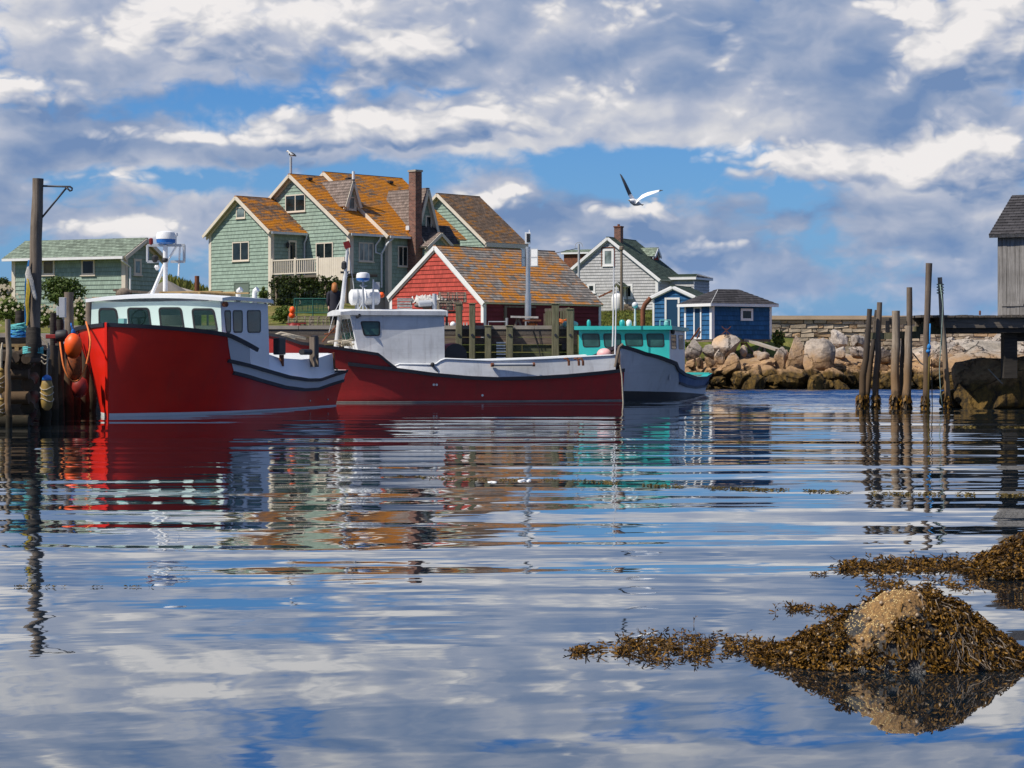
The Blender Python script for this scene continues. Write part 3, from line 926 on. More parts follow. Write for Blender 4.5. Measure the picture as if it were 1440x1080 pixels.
# ------------------------------------------------------------------ big green house
def green_house():
    th = 44
    P = W(492, 432, 118)
    fr = Frame(P, th)
    rt = root('green_house', P, -R(th), 'large mint green shingled house with orange lichened roofs, dormers and a tall brick chimney', 'house')
    s, t = M['mint'], M['trim']
    # main block
    xr = fr.front_x(412, 0)
    ze = fr.z(0, 0, 325.5); zr = fr.z(xr, 0, 247)
    yE = fr.side_y(562, 0)
    B = gable(fr, fr, rt, 2 * xr, 0, 0, yE, -1.0, ze, zr, s, M['roof_orange'], t, oh=.28, rake=.32, walls='FSL', corner=.26, corners='r')
    def broof(x): return zr - (zr - ze) / (0 - xr) * (x - xr)
    # small front wing
    xm = fr.front_x(428.6, 0)
    lo, hi = -8.0, -0.3
    yA = min((y / 100 for y in range(-900, -50)), key=lambda y: abs(fr.side_y(381, xm) - y)) if False else fr.side_y(381, xm)
    xA0 = fr.front_x(299.5, yA); xAr = (xA0 + xm) / 2
    xAr = fr.front_x(337, yA)
    zeA = fr.z(xm, yA, 323.5); zrA = fr.z(xAr, yA, 278)
    A = gable(fr, fr, rt, 2 * xAr - xm, xm, yA, 1.2, -1.0, zeA, zrA, s, M['roof_wing'], t, oh=.25, rake=.32, walls='FSL', corner=.22)
    # taller rear block
    xC = 0.45
    yC = fr.side_y(546, xC)
    xCr = fr.front_x(459.5, yC)
    zeC = fr.z(xC, yC, 329); zrC = fr.z(xCr, yC, 244)
    yCe = fr.side_y(560, xCr)
    yCe = max(yCe, yC + 4.5)
    Cc = gable(fr, fr, rt, 2 * xCr - xC, xC, yC, yCe, -1.0, zeC, zrC, s, M['roof_orange'], t, oh=.28, rake=.28, walls='FSBL', corner=.26, corners='r')
    ft = fr.turned()                       # front of ft faces along +x of fr ; x' = y, y' = -x
    # cross gable beside the chimney
    xD = 0.55
    ycd = fr.side_y(598, xD); hw = max(0.7, fr.side_y(612, xD) - ycd)
    zrD = fr.z(xD, ycd, 267); zeD = fr.z(xD, ycd, 326)
    gable(ft, fr, rt, ycd - hw, ycd + hw, -xD, 2.4, zeD - 3.5, zeD, zrD, s, M['roof_brown'], t, oh=.22, rake=.28, walls='FSL', corner=0, roof_name='dormer_roof', wall_name='dormer_wall')
    opening(ft, fr, rt, 'F', -xD, None, None, us=(ycd - .02, ycd + .5), zs=(zeD + .1, zeD + 1.0), bars=0, fw=.09)
    # low porch wing further back
    yF = fr.side_y(617, 1.6)
    zF = fr.z(1.6, yF, 346); zFr = fr.z(1.6, yF, 329)
    hf = (fr.side_y(633, 1.6) - yF)
    gable(ft, fr, rt, yF - hf, yF + hf, -1.6, -.2, -1.0, zF, zFr, s, M['roof_brown'], t, oh=.2, rake=.25, walls='FSL', corner=.15, roof_name='porch_roof', wall_name='porch_wall')
    mb = MB()
    y0, y1 = fr.side_y(592, 1.0), fr.side_y(640, 1.0)
    zt, zb = fr.z(.5, y0, 316), fr.z(1.3, y0, 343)
    roof_plane(mb, (1.35, y0, zb), (1.35, y1, zb), (.4, y1, zt), (.4, y0, zt))
    mb.build('lean_to_roof', [M['roof_char'], t], rt)
    mb = MB(); siding(mb, lambda u, z, n: (1.2 + n, u, z), [(y0, -1), (y1, -1), (y1, zb + .05), (y0, zb + .05)]); mb.build('lean_to_wall', s, rt)
    # dormer on the main roof
    best = None
    for i in range(400):
        x = xr + 0.2 + i * 0.01
        y = fr.side_y(487.4, x)
        d = abs(fr.z(x, y, 296) - broof(x) - .12)
        if best is None or d < best[0]: best = (d, x, y)
    _, xE, yEn = best
    wE = fr.side_y(500.5, xE) - yEn
    yc = yEn + wE / 2
    zbE = broof(xE) + .05
    zrE = fr.z(xE, yc, 255); zeE = zbE + (zrE - zbE) * .46
    gable(ft, fr, rt, yEn, yEn + wE, -xE, -xr - .1, zbE - .5, zeE, zrE, s, M['roof_brown'], t, oh=.22, rake=.22, walls='FSL', corner=.08, roof_name='dormer_roof', wall_name='dormer_wall')
    opening(ft, fr, rt, 'F', -xE, None, None, us=(yEn + .1, yEn + wE - .1), zs=(zbE + .12, zeE + .06), bars=0, fw=.08, pm=M['curtain'])
    # chimney
    xk = 0.5 + .33
    yk = fr.side_y(584, xk)
    zk = fr.z(xk, yk, 242)
    ch = MB(); ch.box(xk - .3, xk + .3, yk - .26, yk + .26, zeC - .2, zk)
    ch.box(xk - .36, xk + .36, yk - .32, yk + .32, -1, zeC - .2)
    cho = ch.build('chimney', M['brick'], rt)
    mb = MB(); mb.box(xk - .35, xk + .35, yk - .31, yk + .31, zk + .002, zk + .12); mb.build('cap', M['concrete'], cho)
    mb = MB(); mb.box(xk - .5, xk - .2, yk - .33, yk + .1, zeC + .30, zeC + .55); mb.build('flashing', M['gutter'], cho)
    # stove pipes
    mb = MB(); yp = .35; xp = fr.front_x(409, yp); mb.tube([(xp, yp, zr - .3), (xp, yp, fr.z(xp, yp, 221))], .08, 10); mb.build('vent_pipe', M['grey_metal'], rt)
    vent_top = fr.w(xp, yp, fr.z(xp, yp, 221))
    xq = xE - .3; yq = fr.side_y(497, xq); mb = MB(); mb.tube([(xq, yq, zrE - .4), (xq, yq, fr.z(xq, yq, 241))], .09, 8); mb.build('flue', M['white_plastic'], rt)
    # roof vents
    for (xx, px) in ((xr + .55, 434),):
        y = fr.side_y(px, xx); z = broof(xx) + .12
        mb = MB(); mb.box(xx - .2, xx + .2, y - .15, y + .15, z, z + .14); mb.build('roof_vent', M['black'], rt)
    xx = xCr + .7
    for px in (489, 548):
        y = fr.side_y(px, xx); z = zrC - (zrC - zeC) / (xC - xCr) * .7 + .12
        mb = MB(); mb.box(xx - .2, xx + .2, y - .15, y + .15, z, z + .14); mb.build('roof_vent', M['black'], rt)
    # windows
    opening(fr, fr, rt, 'F', 0, (402, 430), (273.5, 298))
    opening(fr, fr, rt, 'F', 0, (445, 469), (341, 367.5))
    opening(fr, fr, rt, 'F', yA, (333, 345.5), (291, 307), bars=0, pm=M['curtain'])
    opening(fr, fr, rt, 'F', yA, (327.5, 351), (340, 367))
    opening(fr, fr, rt, 'S', 0, (504, 524.5), (341, 368), bars=2, pm=M['curtain'])
    opening(fr, fr, rt, 'S', xC, (559, 573), (346, 375))
    opening(fr, fr, rt, 'S', xm, (405, 416.5), (338, 372), name='door', bars=0, fw=.12, sill=False)
    opening(fr, fr, rt, 'F', yA, (330, 351), (397, 436), name='cellar_door', bars=0, sill=False, pm=M['mint2'], fm=M['mint2'], child='door_leaf')
    # wall lamp
    yl = fr.side_y(402.5, xm); zl = fr.z(xm, yl, 345)
    mb = MB(); mb.lathe((xm + .15, yl, zl - .18), [(.03, 0), (.09, .06), (.1, .3), (.03, .38)], 8); mb.bar((xm, yl, zl + .1), (xm + .15, yl, zl + .1), .04, .04); mb.build('wall_lamp', M['black'], rt)
    # gutters and downpipes
    def gut(Bk, ya, yb, xx, ze_):
        mb = MB(); mb.box(xx, xx + .13, ya, yb, ze_ - .06, ze_ + .07); mb.build('gutter', M['gutter'], rt)
    gut(B, B['ya'] + .1, yC - .3, B['er'][0] + .01, B['er'][1]); gut(Cc, Cc['ya'] + .1, yk - .4, Cc['er'][0] + .01, Cc['er'][1]); gut(A, A['ya'] + .1, -.05, A['er'][0] + .01, A['er'][1])
    ya_ = -.12
    pipe(fr, fr, rt, 'downpipe', [(A['er'][0] + .07, ya_, A['er'][1] - .06), (A['er'][0] + .05, ya_, A['er'][1] - .25), (xm + .12, ya_, A['er'][1] - .5), (xm + .12, ya_, .5)], .055, M['gutter'])
    yb_ = yC - .55
    pipe(fr, fr, rt, 'downpipe', [(B['er'][0] + .07, yb_, B['er'][1] - .06), (B['er'][0] + .05, yb_, B['er'][1] - .2), (.1, yb_ - .15, B['er'][1] - .55), (.1, yb_ - .15, B['er'][1] - 1.0), (.35, yb_ + .1, B['er'][1] - 1.1), (.35, yb_ + .1, 1.2)], .055, M['gutter'])
    pipe(fr, fr, rt, 'downpipe', [(Cc['er'][0] + .07, yC + .1, Cc['er'][1] - .06), (Cc['er'][0] - .1, yC - .25, Cc['er'][1] - .4), (.35, yb_ + .12, B['er'][1] - 1.05)], .055, M['gutter'])
    # deck: floor, balusters, rails, solid board panel
    yd = fr.side_y(383, xm + .02)
    yd = yA + .05
    x_end = fr.front_x(485, yd)
    xb = fr.front_x(447, yd)
    zt = fr.z(xm, yd, 366.5); zb = fr.z(xm, yd, 386)
    deck = MB(); deck.box(xm + .05, x_end, yd, -.05, zb - .25, zb - .1); deck.build('deck', M['wood_y'], rt)
    mb = MB()
    mb.box(xm + .04, xb, yd - .05, yd + .05, zt - .05, zt + .02); mb.box(xm + .04, xb, yd - .03, yd + .03, zb - .02, zb + .05)
    for px in (383.5, 416, 447.5):
        x = fr.front_x(px, yd); mb.box(x - .07, x + .07, yd - .07, yd + .07, zb - .3, zt + .1)
    n = 22
    for i in range(n):
        x = xm + .15 + (xb - xm - .25) * i / (n - 1)
        mb.box(x - .028, x + .028, yd - .03, yd + .03, zb + .05, zt - .05)
    mb.build('deck_railing', t, rt)
    mb = MB()
    k = 12
    for i in range(k):
        a = xb + .1 + (x_end - xb - .1) * i / k; b = xb + .1 + (x_end - xb - .1) * (i + 1) / k - .012
        mb.box(a, b, yd - .03, yd + .02 + .004 * (i % 2), zb - .5, zt + .02)
    mb.build('deck_screen', M['trim'], rt)
    mb = MB()
    for px in (386, 420, 455, 484):
        x = fr.front_x(px, yd); mb.box(x - .07, x + .07, yd + .1, yd + .24, -1.0, zb - .25)
    mb.build('deck_post', M['wood'], rt)
    mb = MB(); mb.box(-.6, .2, -.25, yC + .4, -1, 0.5); mb.build('foundation', M['concrete'], rt)
    return fr, vent_top, yd
GH, VENT_TOP, GH_YD = green_house()

def rear_house():
    th = 44
    P = W(684, 432, 136)
    fr = Frame(P, th)
    rt = root('rear_house', P, -R(th), 'mint shingled gable with mossy brown roof rising behind the red barn', 'house')
    xr = fr.front_x(620, 0)
    ze = fr.z(0, 0, 338); zr = fr.z(xr, 0, 274)
    y1 = fr.side_y(668, xr)
    g = gable(fr, fr, rt, 2 * xr, 0, 0, y1, -1, ze, zr, M['mint'], M['roof_g2'], M['trim'], oh=.32, rake=.4, corner=.2)
    mb = MB(); mb.box(g['er'][0] - .02, g['er'][0] + .06, g['ya'], g['yb'], g['er'][1] - .22, g['er'][1] + .07); mb.build('fascia', M['trim'], rt)
rear_house()

# ------------------------------------------------------------------ long low green house at far left
def left_house():
    th = 24
    P = W(176, 434, 100)
    fr = Frame(P, th)
    rt = root('low_green_house', P, -R(th), 'long single-storey green house with sage roof behind bushes at far left', 'house')
    # gable ends face right: use the turned frame, whose front is this house's right end
    ft = fr.turned()
    L = -fr.front_x(17.5, 0)
    Dp = fr.side_y(223, 0)
    ze = fr.z(0, 0, 357); zr = fr.z(0, Dp / 2, 337.5)
    g = gable(ft, fr, rt, 0, Dp, 0, L, -1.2, ze, zr, M['mint'], M['roof_sage'], M['trim'], oh=.42, rake=.3, corner=.2, corners='l', walls='FSBL')
    mb = MB()
    mb.box(-.2, .035, -.036, -.002, -1.2, ze - .02); mb.box(-L - .03, -L + .2, -.036, -.002, -1.2, ze - .02)
    mb.build('corner_board', M['trim'], rt)
    opening(fr, fr, rt, 'F', 0, (60, 77.5), (364.5, 387), bars=0, fw=.1, pm=M['ochre_glass'])
    opening(fr, fr, rt, 'F', 0, (115, 134), (364.5, 387), bars=0, fw=.1)
    opening(ft, fr, rt, 'F', 0, (187.5, 198), (364, 387), bars=0, fw=.12, pm=M['curtain'])
    ye = g['el'][0]
    mb = MB(); mb.box(-L - .25, .22, ye - .14, ye - .01, g['el'][1] - .05, g['el'][1] + .08); mb.build('gutter', M['trim_white'], rt)
    pipe(fr, fr, rt, 'downpipe', [(.12, ye - .07, g['el'][1] - .05), (.16, ye - .05, g['el'][1] - .15), (.22, .12, g['el'][1] - .45), (.22, .12, -.8)], .05, M['trim_white'])
left_house()

# ------------------------------------------------------------------ red barn
def red_barn():
    th = 45
    P = W(680, 484, 100)
    fr = Frame(P, th)
    rt = root('red_barn', P, -R(th), 'red shingled barn with patchy orange lichen on its long roof, behind the wharf', 'barn')
    xr = fr.front_x(613, 0)
    x0 = fr.front_x(549, 0)
    ze = fr.z(0, 0, 425); zr = fr.z(xr, 0, 347.5); ze0 = fr.z(x0, 0, 417)
    y1 = fr.side_y(844, 0)
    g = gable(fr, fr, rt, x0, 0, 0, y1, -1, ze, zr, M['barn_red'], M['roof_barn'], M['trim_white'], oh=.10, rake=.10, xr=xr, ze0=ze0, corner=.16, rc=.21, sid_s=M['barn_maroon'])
    mb = MB(); mb.box(.002, .04, y1 - .14, y1 + .03, -1, ze); mb.build('corner_board', M['trim_white'], rt)
    # sliding door on the shaded long side
    ya, yb = fr.side_y(711, 0), fr.side_y(752, 0)
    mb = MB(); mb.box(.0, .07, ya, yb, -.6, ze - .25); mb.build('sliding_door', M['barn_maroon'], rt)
    mb = MB(); mb.box(.0, .1, fr.side_y(708, 0), ya - .004, -.6, ze - .15); mb.box(.0, .1, ya, yb, ze - .24, ze - .15); mb.build('door_frame', M['wood'], rt)
red_barn()

# ------------------------------------------------------------------ grey house with the green roof
def grey_house():
    th = 26
    P = W(925, 438, 146)
    fr = Frame(P, th)
    rt = root('grey_house', P, -R(th), 'grey shingled house with dark green roof and small brick chimney', 'house')
    xr = fr.front_x(855.5, 0)
    ze = fr.z(0, 0, 391); zr = fr.z(xr, 0, 335)
    x0 = fr.front_x(806, 0)
    y1 = fr.side_y(886, xr); y1 = max(y1, 5.0)
    sl = (zr - ze) / (0 - xr)
    ze0 = zr - sl * (xr - x0)
    g = gable(fr, fr, rt, x0, 0, 0, y1, -1, ze, zr, M['grey_sh'], M['roof_green'], M['trim_white'], oh=.25, rake=.2, xr=xr, ze0=ze0, corner=.18)
    mw = M['barn_red']
    for px, py in (((848, 863), (350, 374)), ((826, 837.5), (399, 412)), ((878, 890), (399, 420))):
        opening(fr, fr, rt, 'F', 0, px, py, bars=0, fw=.16, fm=M['trim_white'], pm=M['curtain'] if px[0] == 848 else M['glass'])
    # dark red edging of the upper window and the corner
    u0, u1 = fr.front_x(846.8, 0), fr.front_x(863.8, 0)
    z1, z0 = fr.z(u0, 0, 348.8), fr.z(u0, 0, 374.8)
    mb = MB(); mb.box(u0 - .06, u0, -.05, -.002, z0, z1); mb.box(u1, u1 + .06, -.05, -.002, z0, z1); mb.box(u0, u1, -.05, -.002, z1, z1 + .07); mb.build('window_edging', M['rust'], rt)
    # chimney
    xk = xr + .3; yk = fr.side_y(870, xk); mb = MB(); mb.box(xk - .26, xk + .26, yk - .26, yk + .26, zr - .6, fr.z(xk, yk, 320)); o = mb.build('chimney', M['brick'], rt)
    mb = MB(); zt = fr.z(xk, yk, 320); mb.box(xk - .3, xk + .3, yk - .3, yk + .3, zt, zt + .1); mb.tube([(xk, yk, zt + .1), (xk, yk, zt + .25)], .1, 8); mb.build('chimney_pot', M['rust'], o)
    # two dormers, one on each slope
    ft = fr.turned()
    def slope_z(x): return zr - sl * abs(x - xr)
    yd = y1 - .9; xd = fr.front_x(922, yd)
    zb = slope_z(xd)
    zrD = fr.z(xd, yd, 350); zeD = zrD - .5
    gable(ft, fr, rt, yd - .5, yd + .5, -xd, -xr - .3, zb - .4, zeD, zrD, M['barn_red'], M['roof_sage'], M['trim_white'], oh=.15, rake=.2, walls='FSL', corner=0, roof_name='dormer_roof', wall_name='dormer_wall')
    # left dormer: shed roof block
    xa, xb = fr.front_x(802, 3.0), fr.front_x(822, 3.0)
    zt = fr.z(xa, 3.0, 353)
    mb = MB(); mb.box(xa, xb + .8, 1.8, 3.6, zt - 1.6, zt - .32); mb.build('dormer_wall', M['rust'], rt)
    mb = MB(); mb.box(xa - .15, xb + 1.0, 1.6, 3.8, zt - .30, zt - .2, 1); roof_plane(mb, (xa - .15, 1.6, zt - .2), (xb + 1.2, 1.6, zt - .2), (xb + 1.2, 2.7, zt + .05), (xa - .15, 2.7, zt + .05), th=.03); roof_plane(mb, (xb + 1.2, 3.8, zt - .2), (xa - .15, 3.8, zt - .2), (xa - .15, 2.7, zt + .05), (xb + 1.2, 2.7, zt + .05), th=.03); mb.build('dormer_roof', [M['roof_sage'], M['trim_white']], rt)
    # low addition on the right
    ya, yb = 2.2, 5.4
    xe = fr.front_x(984, 3.4)
    zt = fr.z(1.5, 3.5, 394)
    mb = MB(); siding(mb, lambda u, z, n: (u, ya - n, z), [(.02, -1), (xe, -1), (xe, zt), (.02, zt)]); siding(mb, lambda u, z, n: (xe + n, u, z), [(ya, -1), (yb, -1), (yb, zt), (ya, zt)]); mb.build('addition_wall', M['grey_sh'], rt)
    mb = MB(); mb.box(.03, xe + .25, ya - .25, yb + .2, zt + .004, zt + .16, 1); roof_plane(mb, (.03, ya - .25, zt + .17), (xe + .25, ya - .25, zt + .17), (xe - .3, (ya + yb) / 2, zt + .45), (.03, (ya + yb) / 2, zt + .45), th=.03); roof_plane(mb, (xe + .25, yb + .2, zt + .17), (.03, yb + .2, zt + .17), (.03, (ya + yb) / 2, zt + .45), (xe - .3, (ya + yb) / 2, zt + .45), th=.03); mb.build('addition_roof', [M['roof_green'], M['trim_white']], rt)
    # porch with pitched hood and steps
    pxa, pxb = fr.front_x(864, -1), fr.front_x(875, -1)
    zt = fr.z(pxa, -1, 398); zb = fr.z(pxa, -1, 434)
    mb = MB()
    for x in (pxa, pxb):
        for y in (-1.2, -.06): mb.bar((x, y, zb), (x, y, zt - .3), .08, .08)
    mb.bar((pxa - .1, -1.25, zt - .3), ((pxa + pxb) / 2, -1.25, zt), .08, .1); mb.bar((pxb + .1, -1.25, zt - .3), ((pxa + pxb) / 2, -1.25, zt), .08, .1)
    mb.build('porch_post', M['grey_sh'], rt)
    mb = MB(); mc = (pxa + pxb) / 2
    for sx, x in ((1, pxb + .12), (-1, pxa - .12)):
        a, b, c, d = (x, -1.3, zt - .3), (x, 0, zt - .3), (mc, 0, zt + .05), (mc, -1.3, zt + .05)
        if sx > 0: roof_plane(mb, a, b, c, d, th=.03)
        else: roof_plane(mb, b, a, d, c, th=.03)
    mb.build('porch_roof', [M['roof_green'], M['trim_white']], rt)
    mb = MB()
    za = fr.z(-2, -1.3, 428)
    for i in range(5):
        x = fr.front_x(882 + i * 5, -1.5)
        mb.box(x - .3, x + .3, -2.0, -1.0, -.9, za - .15 * i)
    mb.build('steps', M['wood'], rt)
    mb = MB(); xs = fr.front_x(872, -1.3); mb.bar((fr.front_x(842, -1.2), -1.2, fr.z(-5, -1.2, 418)), (fr.front_x(861, -1.2), -1.2, fr.z(-4, -1.2, 409)), .08, .12); mb.build('handrail', M['rust'], rt)
    return fr
GY = grey_house()

def grey_house_things():
    # propane tank, meter post, antenna mast
    c = W(868.5, 424, 142)
    rt = root('propane_tank', (c.x, c.y, ground_h(c.x, c.y)), 0, 'upright white propane tank beside the grey house wall', 'tank')
    h = c.z - rt.location.z
    mb = MB(); mb.lathe((0, 0, h - .5), [(.1, -.35), (.35, -.2), (.44, .05), (.44, .75), (.36, .98), (.12, 1.08)], 16); mb.build('body', M['white_plastic'], rt, smooth=True)
    mb = MB(); mb.tube([(0, 0, h + .55), (0, 0, h + .75)], .12, 10); mb.build('valve', M['steel'], rt)
    mb = MB(); mb.tube([(0, 0, -.3), (0, 0, h - .7)], .3, 10); mb.build('base', M['concrete'], rt)
    c = W(874, 436, 141.5)
    mb = MB(); mb.tube([(c.x, c.y, 3.0), W(874, 351, 141.5)], [.11, .09], 8); mb.lathe(W(874, 352, 141.5), [(.1, 0), (.18, .05), (.16, .25), (.05, .3)], 8)
    tag(mb.build('meter_pole', M['wood'], loc=(c.x, c.y, 3.0)), 'tall thin grey pole standing against the gable of the grey house', 'pole')
    mb = MB(); a = W(814, 395, 130); mb.tube([(a.x, a.y, 3.2), W(814, 343, 130)], [.09, .07], 8)
    p = W(814, 347, 130); mb.tube([p + V(.25 * math.cos(t), 0, .3 * math.sin(t)) for t in [i * .5 for i in range(8)]], .02, 5)
    tag(mb.build('antenna_mast', M['grey_metal'], loc=(a.x, a.y, 3.2)), 'thin antenna mast with a wire loop left of the grey house gable', 'mast')
    # power line running left from that mast
    mb = MB(); A_, B_ = W(812, 349, 130), W(706, 344, 139)
    mb.tube([A_.lerp(B_, i / 12) - V(0, 0, .5 * math.sin(math.pi * i / 12)) for i in range(13)], .02, 4)
    tag(mb.build('power_line', M['black'], loc=A_), 'thin black wire strung from antenna mast towards the rear green house', 'wire')
    A_, B_ = W(560, 252, 124), W(577, 246, 122)
    # path slabs on the lawn
    for k, (px, py, w, D) in enumerate(((888, 450, 1.6, 122), (870, 453, 2.6, 114))):
        c = W(px, py, D); mb = MB()
        pts = [(-.5 * w, -3), (.4 * w, -3), (.1 * w - 1.2, 3), (-.6 * w - 1.2, 3)]
        pass
grey_house_things()

# ------------------------------------------------------------------ blue sheds
def blue_sheds():
    th = 20
    P = W(967, 466, 103)
    fr = Frame(P, th)
    rt = root('gabled_blue_shed', P, -R(th), 'blue shed with pitched roof and tall white-framed door, left of the square one', 'shed')
    xr = fr.front_x(946.5, 0); x0 = fr.front_x(918.5, 0)
    x1 = 2 * xr - x0
    ze = fr.z(x1, 0, 417); zr = fr.z(xr, 0, 404)
    y1 = fr.side_y(997, x1)
    y1 = 3.2
    gable(fr, fr, rt, x0, x1, 0, y1, -1, ze, zr, M['blue_sh'], M['roof_green'], M['trim_white'], oh=.12, rake=.12, corner=.07, rb=.6)
    opening(fr, fr, rt, 'F', 0, (935, 956), (418.5, 464), name='door', bars=0, fw=.10, fm=M['trim_white'], pm=M['blue_sh'], sill=False, child='door_leaf')
    th = 57
    P = W(1001, 477, 92)
    fr = Frame(P, th)
    rt = root('hipped_blue_shed', P, -R(th), 'blue hip-roofed shed on stilts with one small white-framed window', 'shed')
    x0 = fr.front_x(963.5, 0); y1 = fr.side_y(1084, 0)
    ze = fr.z(0, 0, 428)
    s = M['blue_sh']
    mb = MB()
    siding(mb, lambda u, z, n: (u, -n, z), [(x0, 0), (0, 0), (0, ze), (x0, ze)])
    siding(mb, lambda u, z, n: (n, u, z), [(0, 0), (y1, 0), (y1, ze), (0, ze)])
    siding(mb, lambda u, z, n: (u, y1 + n, z), [(x0, 0), (0, 0), (0, ze), (x0, ze)])
    siding(mb, lambda u, z, n: (x0 - n, u, z), [(0, 0), (y1, 0), (y1, ze), (0, ze)])
    mb.build('wall', s, rt)
    mb = MB(); mb.box(x0, 0, 0, y1, -.12, -.003); mb.build('floor', M['wood'], rt)
    for (a, b, c, d) in ((-.13, .035, -.036, -.002), (.002, .036, 0, .13), (.002, .036, y1 - .1, y1 + .03), (x0 - .03, x0 + .1, -.036, -.002)):
        mb = MB(); mb.box(a, b, c, d, 0, ze - .02); mb.build('corner_board', M['trim_white'], rt)
    o = .25
    zE = ze
    E = [(x0 - o, -o, zE), (o, -o, zE), (o, y1 + o, zE), (x0 - o, y1 + o, zE)]
    zr = fr.z(x0 / 2, y1 / 2, 408)
    r0, r1 = (x0 / 2, y1 / 2 - .6, zr), (x0 / 2, y1 / 2 + .6, zr)
    mb = MB()
    roof_plane(mb, E[0], E[1], r0, r0, th=.05); roof_plane(mb, E[1], E[2], r1, r0, th=.05); roof_plane(mb, E[2], E[3], r1, r1, th=.05); roof_plane(mb, E[3], E[0], r0, r1, th=.05)
    mb.build('roof', [M['roof_char'], M['trim_white']], rt)
    mb = MB(); w = .09
    mb.box(x0 - o - .02, o + .02, -o - .03, -o, zE - w, zE + .04); mb.box(o, o + .03, -o, y1 + o, zE - w, zE + .04)
    mb.build('fascia', M['trim_white'], rt)
    opening(fr, fr, rt, 'F', 0, (976.5, 987.5), (431, 477), name='door', bars=0, fw=.09, fm=M['trim_white'], pm=s, sill=False, child='door_leaf')
    opening(fr, fr, rt, 'S', 0, (1041, 1058), (434, 451), bars=0, fw=.11, fm=M['trim_white'], sill=False)
    for (x, y) in ((-.15, .2), (-.15, y1 - .3), (x0 + .3, y1 - .3), (-.15, y1 * .55)):
        mb = MB(); mb.bar((x, y, -.14), (x, y, -1.9), .13, .13); mb.build('stilt', M['wood'], rt)
    mb = MB(); mb.bar((-.08, y1 - .35, -.16), (-.08, y1 * .55 + .1, -1.2), .05, .1); mb.bar((-.05, y1 * .55 + .1, -.16), (-.05, y1 - .35, -1.2), .05, .1); mb.build('brace', M['wood'], rt)
blue_sheds()

# ------------------------------------------------------------------ boats
def lerp_tab(tab, y):
    if y <= tab[0][0]: return tab[0][1]
    for (a, va), (b, vb) in zip(tab, tab[1:]):
        if y <= b: return va + (vb - va) * (y - a) / max(1e-6, b - a)
    return tab[-1][1]

class Hull:
    """x to port, y aft from the stem, z up from the water"""
    def __init__(self, fr, L, B, Bw, Lb, Lw, nb, sheer, rake=.15, stern=.92, nw=2.0):
        self.__dict__.update(locals())
        self.zb = lerp_tab(sheer, 0)
    def half(self, y, z):
        y = max(0, y)
        u = min(1, y / self.Lb)
        b = self.B * (1 - (1 - u) ** self.nb)
        b *= 1 - (1 - self.stern) * sstep(self.L * .6, self.L, y)
        v = min(1, y / self.Lw)
        w = self.Bw * (1 - (1 - v) ** self.nw)
        w *= 1 - (1 - self.stern) * sstep(self.L * .6, self.L, y)
        zs = max(lerp_tab(self.sheer, y), .3)
        k = max(0, min(1.15, z / zs))
        if z < 0: w *= 1 + z * .5
        return w + (b - w) * k ** 1.25
    def pt(self, side, y, z, off=0.0):
        yy = y - self.rake * (z / self.zb) * math.exp(-y / 1.2)
        return Vector((side * (self.half(y, z) + off) if y > 1e-6 else side * off, yy - (off if y < 1e-6 else 0), z))
    def ys(self, a=0.0, b=None, n=60):
        b = self.L if b is None else b
        return [a + (b - a) * (i / n) ** (1.8 if a == 0 else 1.0) for i in range(n + 1)]
    def mesh(self, top, mat=0, n=64, rows=14):
        mb = MB()
        ys = self.ys(n=n)
        for side in (1, -1):
            g = []
            for y in ys:
                t = top(y)
                g.append([self.pt(side, y, -.5 + (t + .5) * (k / rows)) for k in range(rows + 1)])
            if side > 0: g = g[::-1]
            mb.grid(g, mat if not callable(mat) else (lambda a, b, s=side, gg=g: mat(s, gg[a][b])))
        t = top(self.L)
        zs = [-.5 + (t + .5) * k / rows for k in range(rows + 1)]
        mb.grid([[self.pt(-1, self.L, z) for z in zs], [self.pt(1, self.L, z) for z in zs]], mat if not callable(mat) else 0)
        return mb
    def strake(self, mb, side, pts, h, d, mat=0):
        """rubbing rail: pts = list of (y, z of its top)"""
        rows = []
        for y, z in pts:
            rows.append([self.pt(side, y, z - h, .004), self.pt(side, y, z - h, d), self.pt(side, y, z, d), self.pt(side, y, z, .004)])
        mb.grid(rows if side < 0 else rows[::-1], mat)
        mb.poly(rows[0] if side > 0 else rows[0][::-1], mat); mb.poly(rows[-1] if side < 0 else rows[-1][::-1], mat)
    def patch(self, mb, side, y0, y1, zl, zh, n=40, rows=4, off=.008, mat=0, ylow=None):
        """painted band a few mm proud of the planking; ylow gives the y where its forward edge starts at the bottom"""
        g = []
        for i in range(n + 1):
            row = []
            for k in range(rows + 1):
                v = k / rows
                a = y0 if ylow is None else ylow + (y0 - ylow) * v
                y = a + (y1 - a) * i / n
                row.append(self.pt(side, y, zl(y) + (zh(y) - zl(y)) * v, off))
            g.append(row)
        mb.grid(g if side < 0 else g[::-1], mat)

def fillet(c, r, n=5):
    out = []
    N = len(c)
    for i in range(N):
        p, a, b = c[i], c[i - 1], c[(i + 1) % N]
        u, v = (a - p).normalized(), (b - p).normalized()
        s, e = p + u * r, p + v * r
        for k in range(n + 1):
            t = k / n
            out.append(s.lerp(p, t).lerp(p.lerp(e, t), t))
    return out

